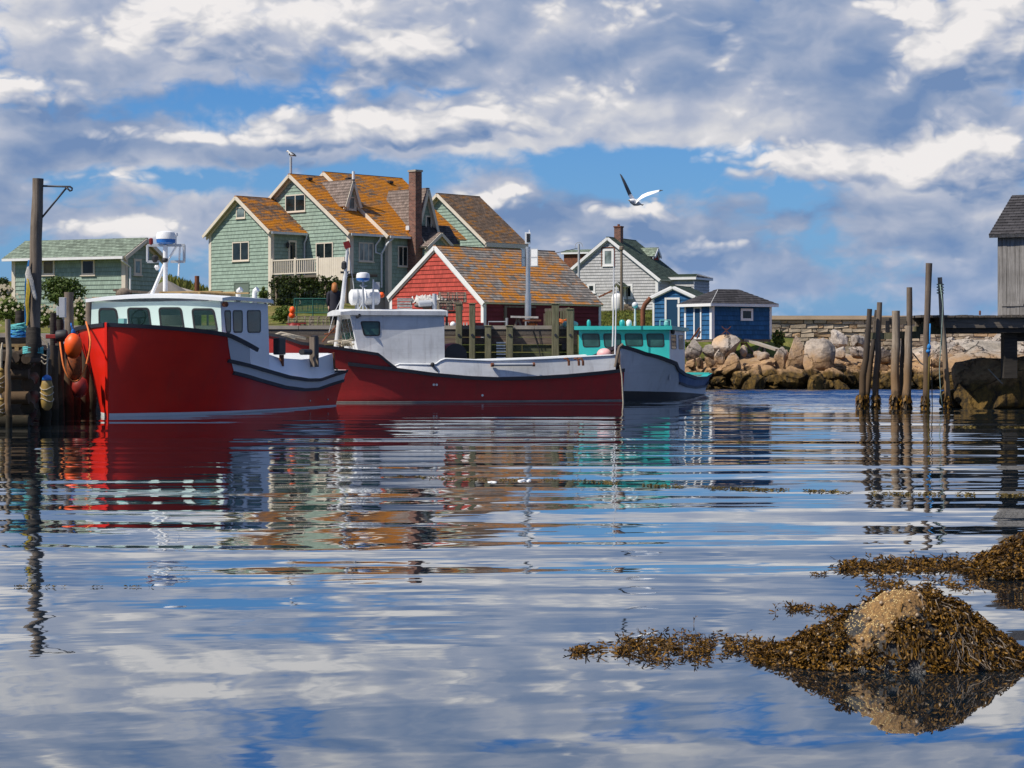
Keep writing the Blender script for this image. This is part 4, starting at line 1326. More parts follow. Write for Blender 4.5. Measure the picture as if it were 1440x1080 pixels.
def pane_window(parent, corners, n, r=.07, gw=.035, gm=None, pm=None, proud=.012, name='window', child='pane'):
    """rounded window in a rubber gasket on a plane with outward normal n"""
    n = Vector(n).normalized()
    c = [Vector(p) for p in corners]
    cen = sum(c, Vector()) / 4
    ring = fillet(c, r)
    inner = [p + (cen - p).normalized() * gw for p in ring]
    mb = MB()
    N = len(ring)
    for i in range(N):
        a, b, d, e = ring[i], ring[(i + 1) % N], inner[(i + 1) % N], inner[i]
        mb.poly([a + n * proud, b + n * proud, d + n * proud, e + n * proud])
        mb.poly([a, b, b + n * proud, a + n * proud])
        mb.poly([e + n * proud, d + n * proud, d, e])
    o = mb.build(name, gm or M['rubber'], parent)
    mb = MB(); mb.poly([p + n * proud * .5 for p in inner]); mb.build(child, pm or M['boat_glass'], o)
    return o

def plate_with_holes(name, outer, holes, mat, parent, thick):
    """a flat sheet with window openings cut through it, plus the reveals of the openings"""
    bm = bmesh.new(); edges = []
    for loop in [outer] + holes:
        vs = [bm.verts.new(p) for p in loop]
        edges += [bm.edges.new((vs[i], vs[(i + 1) % len(vs)])) for i in range(len(vs))]
    bmesh.ops.triangle_fill(bm, use_beauty=True, use_dissolve=False, edges=edges)
    mb = MB()
    bm.verts.ensure_lookup_table()
    for f in bm.faces:
        pts = [v.co.copy() for v in f.verts]
        mb.poly(pts); mb.poly([p + thick for p in pts][::-1])
    bm.free()
    for h_ in holes:
        for i in range(len(h_)):
            a, b = h_[i], h_[(i + 1) % len(h_)]; mb.poly([a, b, b + thick, a + thick])
    return mb.build(name, mat, parent)

def on_plane(fr, P, n, pix):
    """photo points thrown onto a plane given in frame coordinates; returns frame coordinates"""
    Pw = fr.w(*P); nw = fr.M.to_3x3() @ Vector(n)
    return [fr.l(ray_plane(px, py, Pw, nw)) for px, py in pix]

def slab(mb, top, th, mat=0):
    """thick plate from a list of top points"""
    lo = [p - V(0, 0, th) for p in map(Vector, top)]
    top = list(map(Vector, top))
    mb.poly(top, mat); mb.poly(lo[::-1], mat)
    for i in range(len(top)):
        j = (i + 1) % len(top)
        mb.poly([lo[i], lo[j], top[j], top[i]], mat)

def radar(parent, c, r=.34, h=.34):
    mb = MB(); mb.lathe(c, [(r * .55, 0), (r * .95, .04), (r, h * .38)], 20); o = mb.build('radar', M['blue_plastic'], parent, smooth='auto')
    mb = MB(); mb.lathe(Vector(c) + V(0, 0, h * .38 + .002), [(r * 1.02, 0), (r * 1.0, h * .3), (r * .9, h * .52), (r * .4, h * .62)], 20); mb.build('dome', M['white_plastic'], o, smooth='auto')

def red_boat():
    D0 = DW(586)
    P = W(151, 586, D0); P.z = 0
    th = 19.5
    fr = Frame(P, th)
    rt = root('red_fishing_boat', P, -R(th), 'bright red fishing boat with pale mint cabin and white stern quarter, nearest the left dock', 'boat')
    L = 10.8
    xs = 2.0
    def tab(pix, x=xs): return [(fr.side_y(px, x), fr.z(x, fr.side_y(px, x), py)) for px, py in pix]
    s1 = tab([(249, 483 - 9), (309, 483), (346, 490.5)])
    z0 = fr.z(0, 0, 455)
    s1 = [(0, z0), (1.0, z0 - .10), (2.4, z0 - .26)] + [(y, z) for y, z in s1 if y > 2.6]
    s2 = tab([(318, 505), (360, 517), (400, 528), (430, 532), (455, 532), (487, 520)])
    s2 = [(y, z) for y, z in s2]; s2[-1] = (L, s2[-1][1])
    s3 = tab([(327, 522), (360, 532), (400, 542.5), (430, 546), (455, 545), (487, 533.5)]); s3[-1] = (L, s3[-1][1])
    yd0, yd1 = s2[0][0], s1[-1][0]
    sheer = s1[:-1] + s2[1:]
    h = Hull(fr, L, 2.34, 1.85, 4.6, 4.2, 4.2, [(a, max(b, 1.0)) for a, b in (s1 + [(L, 1.2)])], rake=.06, stern=.82)
    def top(y):
        a, b = lerp_tab(s1, y), lerp_tab(s2, y)
        k = sstep(yd1 - .5, yd1 - .05, y)
        return (a - .02) * (1 - k) + b * k
    h.mesh(top, n=110, rows=18).build('hull', M['red_paint'], rt, smooth='auto')
    # white quarter aft, over the red
    for side, tagn in ((1, 'port'), (-1, 'starboard')):
        mb = MB()
        yw0 = fr.side_y(309, xs); yw1 = fr.side_y(327, xs)
        ya = yd1 - .55
        h.patch(mb, side, yw0, L - .001, lambda y: lerp_tab(s3, y), lambda y: top(y) - .005, n=150, rows=10, ylow=yw1, off=.016)
        mb.build('white_quarter', M['white_paint'] if side < 0 else M['shade_white'], rt, smooth=True)  # port side gets the white with shade tinted into it
    for side in (1, -1):
        mb = MB(); h.strake(mb, side, [(y, lerp_tab(s1, y) + .02) for y in h.ys(0, yd1, 50)], .10, .055); mb.build('rub_rail', M['rail_black'], rt)
        mb = MB(); h.strake(mb, side, [(y, lerp_tab(s2, y)) for y in h.ys(s2[0][0], L, 40)], .09, .06); mb.build('rub_rail', M['rail_black'], rt)
        mb = MB(); h.strake(mb, side, [(y, lerp_tab(s3, y)) for y in h.ys(s3[0][0], L, 40)], .09, .06); mb.build('rub_rail', M['rail_black'], rt)
        mb = MB(); h.patch(mb, side, 0.02, L, lambda y: -.1, lambda y: .085 - .05 * y / L, n=60, off=.008); mb.build('boot_stripe', M['white_paint'], rt)
    # stem bar
    mb = MB(); mb.bar(h.pt(1, 0, -.2, 0), h.pt(1, 0, z0 + .03, 0), .07, .06, up=(0, 1, 0)); mb.build('stem', M['red_paint'], rt)
    # plank seams of the lit bow
    mb = MB()
    for yy in (.35, .9):
        mb.tube([h.pt(-1, yy + (1.2 - .4 * yy) * (1 - z / z0), z, .002) for z in [0.05 + z0 * .93 * i / 10 for i in range(11)]], .016, 5)
    mb.build('plank_seam', M['rubber'], rt)
    # decks
    mb = MB(); yl = h.ys(0.02, yd1 - .4, 30)
    mb.grid([[h.pt(-1, y, lerp_tab(s1, y) - .06), h.pt(1, y, lerp_tab(s1, y) - .06)] for y in yl]); mb.build('foredeck', M['white_paint'], rt)
    yc1 = fr.side_y(376, xs)
    mb = MB(); yl = h.ys(yd1 - .3, L - .05, 20)
    mb.grid([[h.pt(-1, y, .55, -.06), h.pt(1, y, .55, -.06)] for y in yl]); mb.build('cockpit_sole', M['grey_metal'], rt)
    # cabin: front glass wall faces the bow
    yf = None
    for i in range(600):
        y = .8 + i * .01
        a, b = fr.front_x(128, y), fr.front_x(311, y)
        if abs(a + b) < .02: yf = y; break
    yf = yf or 2.6
    xl, xr_ = fr.front_x(129, yf), fr.front_x(310, yf)
    zt = fr.z(0, yf, 424)
    dy = .42                                               # the front wall leans back towards its foot
    zbt = 1.98
    xb = fr.front_x(319.5, yf + dy * .9)
    A = [V(xl - .05, yf - dy * .9, zbt), V(xb, yf - dy * .2, zbt), V(xr_, yf, zt), V(xl, yf, zt)]
    A = [V(xl - .04, yf + .0, zbt), V(xr_ + .05, yf + .0, zbt), V(xr_, yf, zt), V(xl, yf, zt)]
    nf = V(0, -1, 0)
    mb = MB(); slab_pts = A
    fq = (((138.5, 433), (164, 433), (170, 468), (139, 470)), ((178.5, 432.5), (210, 432.5), (214.5, 468), (181, 466)),
          ((222.5, 432), (255.5, 432), (260.5, 466), (226, 465.5)), ((269, 433.5), (301, 433.5), (307.5, 467.5), (273, 467)))
    holes = [[p.copy() for p in fillet(on_plane(fr, (0, yf, 0), nf, q), .12)] for q in fq]
    plate_with_holes('cabin_front', A, holes, M['mint_paint'], rt, V(0, .05, 0))
    zt2 = fr.z(xr_, yc1, 427)
    ye = fr.side_y(376.5, xr_)
    zm = 1.86; xm_ = xr_ + .04
    Bk = [V(xm_, yf, zm), V(xm_, ye, zm), V(xr_, ye, zt2), V(xr_, yf, zt)]
    nsd = (Bk[1] - Bk[0]).cross(Bk[3] - Bk[0]).normalized()
    # port side runs down to the white quarter, just inside the planking
    mb = MB()
    for sd, xt in ((1, xr_), (-1, -xl)):
        rows = []
        for i in range(25):
            t = i / 24; y = yf + (ye - yf) * t; zl_ = top(y) - .06
            rows.append([V(sd * min(h.half(y, zl_) - .03, xt + .05), y, zl_), V(sd * (min(xt + .04, h.half(y, zm) - .02) if zm < top(y) + .05 else xt + .04), y, zm), V(sd * xt, y, zt + (zt2 - zt) * t)])
        mb.grid(rows if sd < 0 else rows[::-1])
    mb.box(xl, xl + .5, ye - .05, ye, .6, zt2 - .01); mb.box(xr_ - .35, xr_ - .01, ye - .05, ye, .6, zt2 - .01); mb.box(xl + .5, xr_ - .35, ye - .05, ye, zt2 - .3, zt2 - .01)
    mb.build('cabin_side', M['shade_white'], rt)
    for q in fq:
        pane_window(rt, on_plane(fr, (0, yf, 0), nf, q), nf, r=.12, gw=.06, pm=M['clear_glass'])
    mb = MB(); c = on_plane(fr, (0, yf + .55, 0), nf, ((195, 447),))[0]
    mb.tube([c + V(.22 * math.cos(t), .08 * math.sin(t), .22 * math.sin(t)) for t in [2 * math.pi * i / 18 for i in range(18)]], .022, 6, closed=True); mb.bar(c - V(.2, 0, 0), c + V(.2, 0, 0), .03, .03); mb.bar(c, c - V(0, -.1, .6), .06, .06); mb.build('steering_wheel', M['black'], rt, smooth='auto')
    mb = MB(); mb.box(-1.7, 1.7, yf + .1, yf + .45, 1.2, 1.62); mb.build('console', M['grey_metal'], rt)
    for q in (((315, 436), (324.5, 436), (324.5, 468.5), (318, 468.5)), ((327, 436), (341, 436), (341, 468), (328, 468)), ((347, 436), (366.5, 436), (366.5, 468), (348, 468))):
        pane_window(rt, on_plane(fr, tuple(Bk[0]), nsd, q), nsd, r=.11, gw=.045)
    ro = MB()
    xo = .12
    ztt = zt + .10
    yr2 = fr.side_y(384.5, xr_ + xo)
    z2 = fr.z(xr_, yr2, 422.5)
    rows = []
    for y, z in ((yf - .12, ztt - .02), (yf + .4, ztt + .03), (ye, z2 + .03), (yr2, z2)):
        rows.append([V(x, y, z + .10 * (1 - (x / (xr_ + xo)) ** 2)) for x in [(xl - xo) + (xr_ - xl + 2 * xo) * k / 10 for k in range(11)]])
    ro.grid(rows); ro.grid([[p - V(0, 0, .09) for p in r] for r in rows][::-1])
    for ra in (rows[0], rows[-1][::-1]):
        ro.grid([[p - V(0, 0, .09) for p in ra], ra])
    for k in (0, -1):
        e = [r[k] for r in rows]; ro.grid([[p - V(0, 0, .09) for p in (e if k else e[::-1])], (e if k else e[::-1])])
    ro.build('cabin_roof', M['white_paint'], rt)
    # mast with radar arch
    ym = yf + 1.3; D = fr.w(0, ym).y
    def rp(px, py, dx=0): return fr.l(ray_plane(px, py, fr.w(0, ym), V(0, 1, 0)))
    zroof = ztt + .12
    mb = MB(); a = rp(232.5, 421); a.z = zroof - .05
    mb.tube([a, rp(232.5, 345)], .065, 10); mb.tube([rp(211, 420), rp(231, 373)], .05, 8); mb.tube([rp(231, 375), rp(248, 346)], .03, 6)
    mb.tube([rp(253, 346), rp(251, 388)], .03, 6)
    mb.build('mast', M['white_plastic'], rt, smooth='auto')
    mb = MB(); mb.bar(rp(207, 345), rp(260, 345), .08, .07); mb.bar(rp(207.5, 345), rp(207.5, 368), .07, .05); mb.bar(rp(259, 345), rp(259, 368), .07, .05); mb.bar(rp(207, 368), rp(224, 368), .07, .07); mb.bar(rp(240, 368), rp(260, 368), .07, .07); mb.build('radar_arch', M['grey_metal'], rt)
    radar(rt, rp(233.5, 343.5), .27, .36)
    mb = MB(); mb.lathe(rp(212.5, 344), [(.05, 0), (.055, .02), (.055, .16), (.03, .18)], 10); mb.build('beacon', M['red_plastic'], rt, smooth='auto')
    mb = MB(); mb.lathe(rp(218, 369), [(.06, 0), (.09, .06), (.09, .16), (.04, .2)], 10); mb.ball(rp(232, 366), (.09, .09, .09)); mb.build('deck_lamp', M['black'], rt, smooth='auto')
    mb = MB(); mb.lathe(rp(247, 343), [(.03, 0), (.03, .2), (.07, .22), (.06, .3)], 8); mb.lathe(rp(221, 380), [(.03, 0), (.08, .08), (.06, .14)], 8); mb.build('antenna', M['white_plastic'], rt, smooth='auto')
    # roof rails and exhausts
    mb = MB()
    for x in (-.3, .9):
        mb.bar((x, ye - 2.0, zroof + .02), (x, yr2 - .1, z2 + .16), .07, .06)
    for y in (ye - 1.8, ye - 1.0, ye - .2):
        mb.bar((-.4, y, zroof + .06), (1.5, y, zroof + .06), .09, .04)
    mb.build('roof_rack', M['wood_new'], rt)
    mb = MB(); mb.bar(rp(132, 419), rp(160, 419.5), .5, .05); mb.build('roof_board', M['wood_new'], rt)
    for px in (335, 358):
        q = fr.l(ray_plane(px, 421, fr.w(0, ye - .3), V(0, 1, 0)))
        mb = MB(); mb.tube([q - V(0, 0, .1), q + V(0, 0, .16), q + V(0.02, 0, .24), q + V(.10, 0, .29)], [.07, .07, .075, .08], 10); mb.build('exhaust_stack', M['white_plastic'], rt, smooth='auto')
    # aft bulwark coaming (set in from the rail)
    cz = tab([(376, 497), (394, 503.5), (425, 505.5), (450, 503), (470, 496.5)], 1.75)
    ycE = cz[-1][0]
    def coam(y): return lerp_tab(cz, y)
    for side in (1, -1):
        mb = MB()
        rows = [[h.pt(side, y, lerp_tab(s2, y) + .0, -.16), Vector((side * 1.72, y, coam(y))), Vector((side * 1.60, y, coam(y))), Vector((side * 1.58, y, .5))] for y in h.ys(ye + .02, ycE, 24)]
        mb.grid(rows if side < 0 else rows[::-1]); mb.build('coaming', M['shade_white'], rt, smooth='auto')
        mb = MB(); mb.grid([[h.pt(side, y, lerp_tab(s2, y) - .005, .0), h.pt(side, y, lerp_tab(s2, y) + .0, -.42)] for y in h.ys(yd1 - .35, L, 30)][::side]); mb.build('side_deck', M['white_paint'], rt)
    mb = MB(); zc = coam(ycE)
    mb.poly([V(-1.72, ycE, zc), V(-1.72, ycE, .8), V(1.78, ycE, .8), V(1.72, ycE, zc)]); mb.poly([V(-1.72, ycE - .1, zc), V(1.72, ycE - .1, zc), V(1.72, ycE, zc), V(-1.72, ycE, zc)]); mb.poly([V(-1.6, ycE - .1, .5), V(1.6, ycE - .1, .5), V(1.6, ycE - .1, zc), V(-1.6, ycE - .1, zc)])
    mb.build('transom_bulkhead', M['white_paint'], rt)
    mb = MB(); mb.grid([[V(-1.9, y, lerp_tab(s2, L) - .01), V(1.9, y, lerp_tab(s2, L) - .01)] for y in (ycE, L)]); mb.build('stern_deck', M['white_paint'], rt)
    # gear on the port coaming
    xg = 1.80
    def gp(px, py, x=xg): y = fr.side_y(px, x); return V(x, y, fr.z(x, y, py))
    mb = MB(); c = gp(393, 488); mb.box(c.x - .1, c.x + .1, c.y - .22, c.y + .22, c.z - .22, c.z + .26); o = mb.build('hauler', M['black'], rt, bevel=.03)
    mb = MB(); mb.bar(gp(396, 499), gp(396, 515), .07, .12); mb.build('hauler_post', M['rust'], o)
    mb = MB(); mb.bar(gp(439.5, 474), gp(439.5, 516), .10, .16); mb.bar(gp(446, 474), gp(446, 516), .06, .08); mb.build('stanchion', M['wood'], rt)
    mb = MB(); mb.bar(gp(442, 472), gp(443, 500), .14, .2); mb.tube([gp(424, 495), gp(436, 495)], .09, 10); mb.build('winch', M['black'], rt)
    mb = MB(); mb.tube([gp(469, 496), gp(470.5, 518), gp(474, 519)], .035, 8); mb.build('stern_pipe', M['rust'], rt)
    q = V(1.2, ye + .4, 1.1)
    mb = MB(); mb.ball(q + V(-.2, .4, .35), (.3, .3, .38)); mb.ball(q + V(.25, .5, .1), (.22, .22, .25)); mb.build('oil_drum', M['blue_plastic'], rt, smooth=True)
    mb = MB(); mb.lathe(gp(313.5, 428, xr_ + .02), [(.03, 0), (.07, .03), (.07, .14), (.02, .16)], 8, axis=(1, -.3, 0)); mb.build('side_lamp', M['rust'], rt)
    mb = MB(); c = h.pt(1, .12, z0); mb.box(c.x - .03, c.x + .14, c.y + .1, c.y + .26, z0 - .08, z0 + .13); mb.build('bow_bitt', M['teal_pale'], rt)
    for i in range(2):
        p = h.pt(1, L * .78 + i * 1.6, .22, .01)
        mb = MB(); mb.tube([p - V(.02, 0, 0), p + V(.02, 0, 0)], .03, 8); mb.build('scupper', M['steel'], rt)
    # rust runs at the stern
    return fr, h, z0
RB, RH, RZ0 = red_boat()

def white_boat():
    P = W(362, 566.5, 65.0); P.z = 0
    th = 76
    fr = Frame(P, th)
    rt = root('red_and_white_boat', P, -R(th), 'faded red long fishing boat with white wheelhouse and white bulwark, lying alongside the middle wharf', 'boat')
    L = 12.1; xs = 1.6
    def tab(pix, x=xs): return [(fr.side_y(px, x), fr.z(x, fr.side_y(px, x), py)) for px, py in pix]
    s1 = tab([(388, 475), (430, 481), (480, 489), (532, 497), (545, 508), (558, 518)])
    y1 = s1[-1][0]
    s1 = [(0, 2.35), (.8, 2.2)] + [p for p in s1 if p[0] > 1.0]
    s2 = tab([(491, 510), (525, 514), (558, 518), (610, 525), (660, 529.5), (700, 531), (746, 530), (800, 527), (850, 522.5), (876, 519)])
    s2[-1] = (L, s2[-1][1])
    top_tab = [p for p in s1] + [p for p in s2 if p[0] > y1 + .1]
    h = Hull(fr, L, 1.75, 1.5, 4.5, 4.5, 3.5, [(0, 2.3), (3, 1.9), (5, 1.3), (L, 1.2)], rake=.5, stern=.8)
    def top(y): return lerp_tab(top_tab, y)
    h.mesh(top, n=80).build('hull', M['red_faded'], rt, smooth='auto')
    for side in (1, -1):
        mb = MB(); h.strake(mb, side, [(y, top(y) + .02) for y in h.ys(0, y1, 60)], .10, .05); mb.build('rub_rail', M['rail_black'], rt)
        mb = MB(); h.strake(mb, side, [(y, lerp_tab(s2, y) + .02) for y in h.ys(s2[0][0], L, 60)], .12, .06); mb.build('rub_rail', M['rail_black'], rt)
        mb = MB(); h.patch(mb, side, .02, L, lambda y: -.1, lambda y: .05, n=60, off=.008); mb.build('boot_stripe', M['concrete'], rt)
    mb = MB(); mb.grid([[h.pt(-1, y, top(y) - .06), h.pt(1, y, top(y) - .06)] for y in h.ys(.02, y1 - .3, 30)]); mb.build('foredeck', M['white_worn'], rt)
    mb = MB(); mb.grid([[h.pt(-1, y, .55, -.06), h.pt(1, y, .55, -.06)] for y in h.ys(y1 - .3, L - .02, 20)]); mb.build('cockpit_sole', M['grey_metal'], rt)
    # white bulwark above the rail
    yb0 = fr.side_y(556, 1.55)
    bt = tab([(556, 515), (560, 512.5), (608, 513.3), (615, 512), (620, 507.5), (624, 505), (688, 507.8), (775, 505), (868, 500)], 1.55)
    yb1 = fr.side_y(868, 1.5)
    for side in (1, -1):
        mb = MB()
        rows = []
        for y in h.ys(bt[0][0], min(yb1, L - .05), 50):
            z = lerp_tab(bt, y)
            a = h.pt(side, y, lerp_tab(s2, y) + .01, -.05)
            b = Vector((a.x + side * -.10, y, z)); 
            rows.append([a, b, b + V(-side * .07, 0, 0), V(a.x - side * .25, y, .5)])
        mb.grid(rows if side < 0 else rows[::-1]); 
        mb.build('bulwark', M['white_worn'], rt, smooth='auto')
        mb = MB()
        mb.tube([V(r[1].x, r[1].y, r[1].z + .01) for r in rows], .035, 8); mb.build('bulwark_cap', M['white_paint'], rt, smooth=True)
    # stern bulkhead
    mb = MB(); y = min(yb1, L - .05); z = lerp_tab(bt, y); w = h.half(y, 1.0) - .15
    mb.box(-w, w, y - .06, y, .5, z); mb.build('stern_bulkhead', M['white_worn'], rt)
    # wheelhouse
    xc = 1.32
    def sp(px, py, x=xc): y = fr.side_y(px, x); return V(x, y, fr.z(x, y, py))
    Tf, Bf = sp(492.5, 443), sp(503.5, 493)
    Tb, Bb = sp(624.5, 443), sp(624.5, 506)
    low = .9
    def m_(p): return V(-p.x, p.y, p.z)
    mb = MB()
    Bf2, Bb2 = V(xc + .12, Bf.y + .08, low), V(xc + .12, Bb.y, low)
    mb.poly([Tf, Bf, Bf2, Bb2, Bb, Tb]); mb.poly([m_(p) for p in (Tf, Tb, Bb, Bb2, Bf2, Bf)])
    mb.poly([Tb, Bb2, m_(Bb2), m_(Tb)]);
    mb.build('wheelhouse_side', M['white_worn'], rt)
    mb = MB(); mb.poly([Tf, m_(Tf), m_(Bf), Bf]); mb.poly([Bf, m_(Bf), m_(Bf2), Bf2]); mb.build('wheelhouse_front', M['white_paint'], rt)
    nfr = (m_(Tf) - Tf).cross(Bf - Tf).normalized()
    if nfr.y > 0: nfr = -nfr
    for k in range(4):
        a, b = .07 + k * .235, .07 + k * .235 + .19
        def q(u, v): return Tf.lerp(m_(Tf), u).lerp(Bf.lerp(m_(Bf), u), v)
        pane_window(rt, [q(a, .1), q(b, .1), q(b, .72), q(a, .72)], nfr, r=.05, gw=.03)
    ns = V(1, 0, 0)
    pane_window(rt, on_plane(fr, (xc, 0, 0), ns, ((506.5, 451.5), (534.5, 451.5), (534.5, 472.5), (511.5, 472.5))), ns, r=.08, gw=.05)
    pane = None
    mb = MB(); mb.tube([V(xc + .01, sp(556, 500).y, sp(556, 500).z), V(xc + .01, sp(624, 501).y, sp(624, 501).z)], .02, 6); mb.build('moulding', M['white_worn'], rt)
    # roof
    xo = .09
    ya, yb = sp(474, 440).y + .1, fr.side_y(629, xc + xo)
    zt = Tf.z
    mb = MB()
    rows = [[V(x, y, zt + .10 + .08 * (1 - (x / (xc + xo)) ** 2) + (.04 if y > ya + .3 else 0)) for x in [(xc + xo) * (-1 + k / 4) for k in range(9)]] for y in (ya, ya + .35, (ya + yb) / 2, yb)]
    mb.grid(rows); mb.grid([[V(p.x, p.y, zt + .0) for p in r] for r in rows][::-1])
    for ra in (rows[0], rows[-1][::-1]): mb.grid([[V(p.x, p.y, zt) for p in ra], ra])
    for k in (0, -1):
        e = [r[k] for r in rows]; e = e if k else e[::-1]; mb.grid([[V(p.x, p.y, zt) for p in e], e])
    mb.build('wheelhouse_roof', M['white_worn'], rt)
    zr = zt + .2
    mb = MB(); mb.box(-xc - xo - .02, xc + xo + .02, yb - .02, yb + .02, zt - .03, zt + .16); mb.build('roof_edge', M['white_worn'], rt)
    # liferaft canister, radar on a tripod, whip, exhausts
    def rp(px, py, x=.3): y = fr.side_y(px, x); return V(x, y, fr.z(x, y, py))
    a, b = rp(491.5, 418), rp(533.5, 418); r = .26
    mb = MB(); mb.lathe(a, [(r * .7, 0), (r, .06), (r, (b - a).length * .48), (r + .03, (b - a).length * .5), (r, (b - a).length * .52), (r, (b - a).length - .06), (r * .7, (b - a).length)], 18, axis=(b - a)); o = mb.build('liferaft_canister', M['white_plastic'], rt, smooth='auto')
    mb = MB()
    for t in (.25, .75):
        c = a.lerp(b, t); mb.lathe(c - (b - a).normalized() * .03, [(r + .012, 0), (r + .012, .06)], 18, axis=(b - a))
        mb.bar(c - V(.2, 0, 0), V(c.x - .2, c.y, zr - .1), .06, .06); mb.bar(c + V(.2, 0, 0), V(c.x + .2, c.y, zr - .1), .06, .06)
    mb.build('cradle', M['grey_metal'], o)
    mb = MB(); t = rp(510.5, 395, .8); m0 = rp(510.5, 425, .8)
    mb.tube([V(t.x, t.y, zr - .1), t], .035, 8)
    for px in (503, 518): mb.tube([rp(px, 438, .8), m0], .025, 6)
    mb.bar(rp(506, 401, .8), rp(511, 405, .8), .04, .04); mb.bar(rp(516, 401, .8), rp(511, 405, .8), .04, .04)
    mb.build('radar_tripod', M['grey_metal'], rt)
    radar(rt, rp(510.5, 396, .8), .22, .30)
    mb = MB(); t = rp(525, 393, .7); mb.tube([V(t.x, t.y, zr - .1), t], [.035, .025], 8); mb.build('whip_antenna', M['white_plastic'], rt)
    mb = MB(); c = rp(529, 402, .7); mb.box(c.x - .1, c.x + .1, c.y - .1, c.y + .1, c.z - .12, c.z + .12); mb.build('gps_box', M['grey_metal'], rt)
    mb = MB(); c = rp(536.5, 415, .1); mb.ball(c, .1); mb.build('roof_float', M['orange_plastic'], rt, smooth=True)
    mb = MB(); t = rp(611, 413, .3); mb.tube([V(t.x, t.y, zr - .1), t], .075, 12); mb.tube([rp(589, 427, .3), rp(606, 426, .3)], .10, 12); mb.tube([rp(606, 426, .3), rp(612, 429, .3)], .05, 8); mb.build('exhaust_pipe', M['grey_metal'], rt, smooth='auto')
    mb = MB(); y = 1.9
    mb.tube([rp(502, 446, 1.35), rp(506, 443, 1.5)], .05, 8); mb.build('side_lamp', M['black'], rt)
    # bow mast with spotlight
    ym = fr.side_y(474.5, .0)
    def bp(px, py, x=.0): y = fr.side_y(px, x); return V(x, y, fr.z(x, y, py))
    mb = MB(); mb.tube([bp(473, 489), bp(476, 460), bp(482, 420), bp(486, 380), bp(489, 345)], [.09, .085, .075, .06, .045], 10); mb.bar(bp(482, 394), bp(488, 388), .05, .05); mb.bar(bp(484, 392), bp(491, 381), .04, .04); mb.tube([bp(480, 420), bp(470, 440), bp(462, 470)], .012, 5); mb.tube([bp(489, 346), bp(497, 400), bp(500, 436)], .012, 5); mb.build('bow_mast', M['white_worn'], rt, smooth='auto')
    mb = MB(); mb.lathe(bp(484, 379), [(.06, 0), (.1, .05), (.09, .22), (.04, .28)], 8); mb.bar(bp(479, 383), bp(489, 383), .07, .07); mb.build('mast_lamp', M['black'], rt)
    mb = MB(); mb.bar(bp(486.5, 339.5), bp(489.5, 349), .10, .20); mb.build('mast_flag_light', M['red_plastic'], rt)
    # anchor gear heap on the foredeck
    mb = MB(); rr = random.Random(3)
    for i in range(9):
        c = bp(464 + rr.random() * 32, 483 + rr.random() * 4, rr.uniform(-.3, .7)); pts = []
        for k in range(14):
            t = k * .7; pts.append(c + V(.28 * math.cos(t) * rr.uniform(.7, 1), .3 * math.sin(t) * rr.uniform(.7, 1), .015 * k))
        mb.tube(pts, .028, 5)
    mb.build('rope_heap', M['rope_tan'], rt, smooth=True)
    mb = MB(); mb.tube([bp(453, 481), bp(462, 470), bp(473, 458)], .03, 6); mb.tube([bp(470, 463), bp(478, 478), bp(480, 489)], .03, 6); mb.tube([bp(456, 470), bp(478, 466)], .025, 6); mb.build('anchor', M['rust'], rt)
    mb = MB(); mb.tube([bp(382, 473, .2), bp(395, 468, .2), bp(408, 471, .2), bp(430, 476, .2)], .05, 6); mb.tube([bp(384, 475, .4), bp(402, 471, .4), bp(415, 476, .4)], .045, 6); mb.build('bow_line', M['rope_tan'], rt, smooth=True)
    # cockpit drum
    c = bp(636, 497, .2); mb = MB(); mb.lathe(c - V(.5, 0, 0), [(.3, 0), (.34, .03), (.34, .95), (.3, 1)], 18, axis=(1, 0, 0)); o = mb.build('net_drum', M['red_plastic'], rt, smooth='auto')
    mb = MB(); mb.lathe(c + V(.502, 0, -.05), [(.36, 0), (.38, .02), (.38, .05), (.05, .07)], 18, axis=(1, 0, 0)); mb.build('drum_flange', M['black'], o)
    # fittings on the port side
    def pp(px, py, off=.02):
        y = fr.side_y(px, 1.62); return V(1.64 + off, y, fr.z(1.64, y, py))
    mb = MB(); mb.tube([pp(692, 513, -.02), pp(751, 512.5, -.02)], .05, 10); mb.build('fender_pole', M['grey_metal'], rt); 
    mb = MB(); mb.tube([pp(690.5, 513, -.02), pp(694, 513, -.02)], .07, 10); mb.tube([pp(749, 512.5, -.02), pp(752, 512.5, -.02)], .07, 10); mb.build('pole_bracket', M['rust'], rt)
    for px in (798, 812, 818):
        mb = MB(); mb.tube([pp(px - 4, 504.5, -.05), pp(px - 1, 504, .03), pp(px + 1, 508, .05), pp(px + 1.5, 514, .03)], .04, 6); mb.build('rust_hook', M['rust'], rt)
    mb = MB(); p = pp(608.5, 512.5, -.05); mb.ball(p, .07); mb.tube([p, pp(616, 523, .0)], .02, 6); mb.build('scupper_pipe', M['black'], rt)
    for px, py in ((679, 556), (610, 541), (614, 541)):
        y = fr.side_y(px, 1.6); p = h.pt(1, y, fr.z(1.6, y, py), .0); mb = MB(); mb.tube([p - V(.02, 0, 0), p + V(.025, 0, 0)], .04, 8); mb.build('scupper', M['steel'], rt)
    # stern gear
    mb = MB(); mb.tube([pp(866, 516, -.1), pp(872, 488, -.1), pp(877, 484, -.1)], .05, 8); mb.build('stern_pole', M['wood'], rt)
    mb = MB(); a = bp(865, 500, 1.2); b = bp(867, 402, 1.2); mb.tube([a, a.lerp(b, .5), b], [.03, .022, .012], 6); mb.build('stern_whip', M['white_plastic'], rt)
    mb = MB(); a = bp(862, 510, .2); mb.tube([bp(861, 510, .2), bp(862.2, 462, .2), bp(863, 395, .2), bp(863, 352, .2)], [.035, .03, .025, .015], 6); mb.build('tall_whip', M['white_worn'], rt)
    return fr, h, rt
WB, WH, WRT = white_boat()

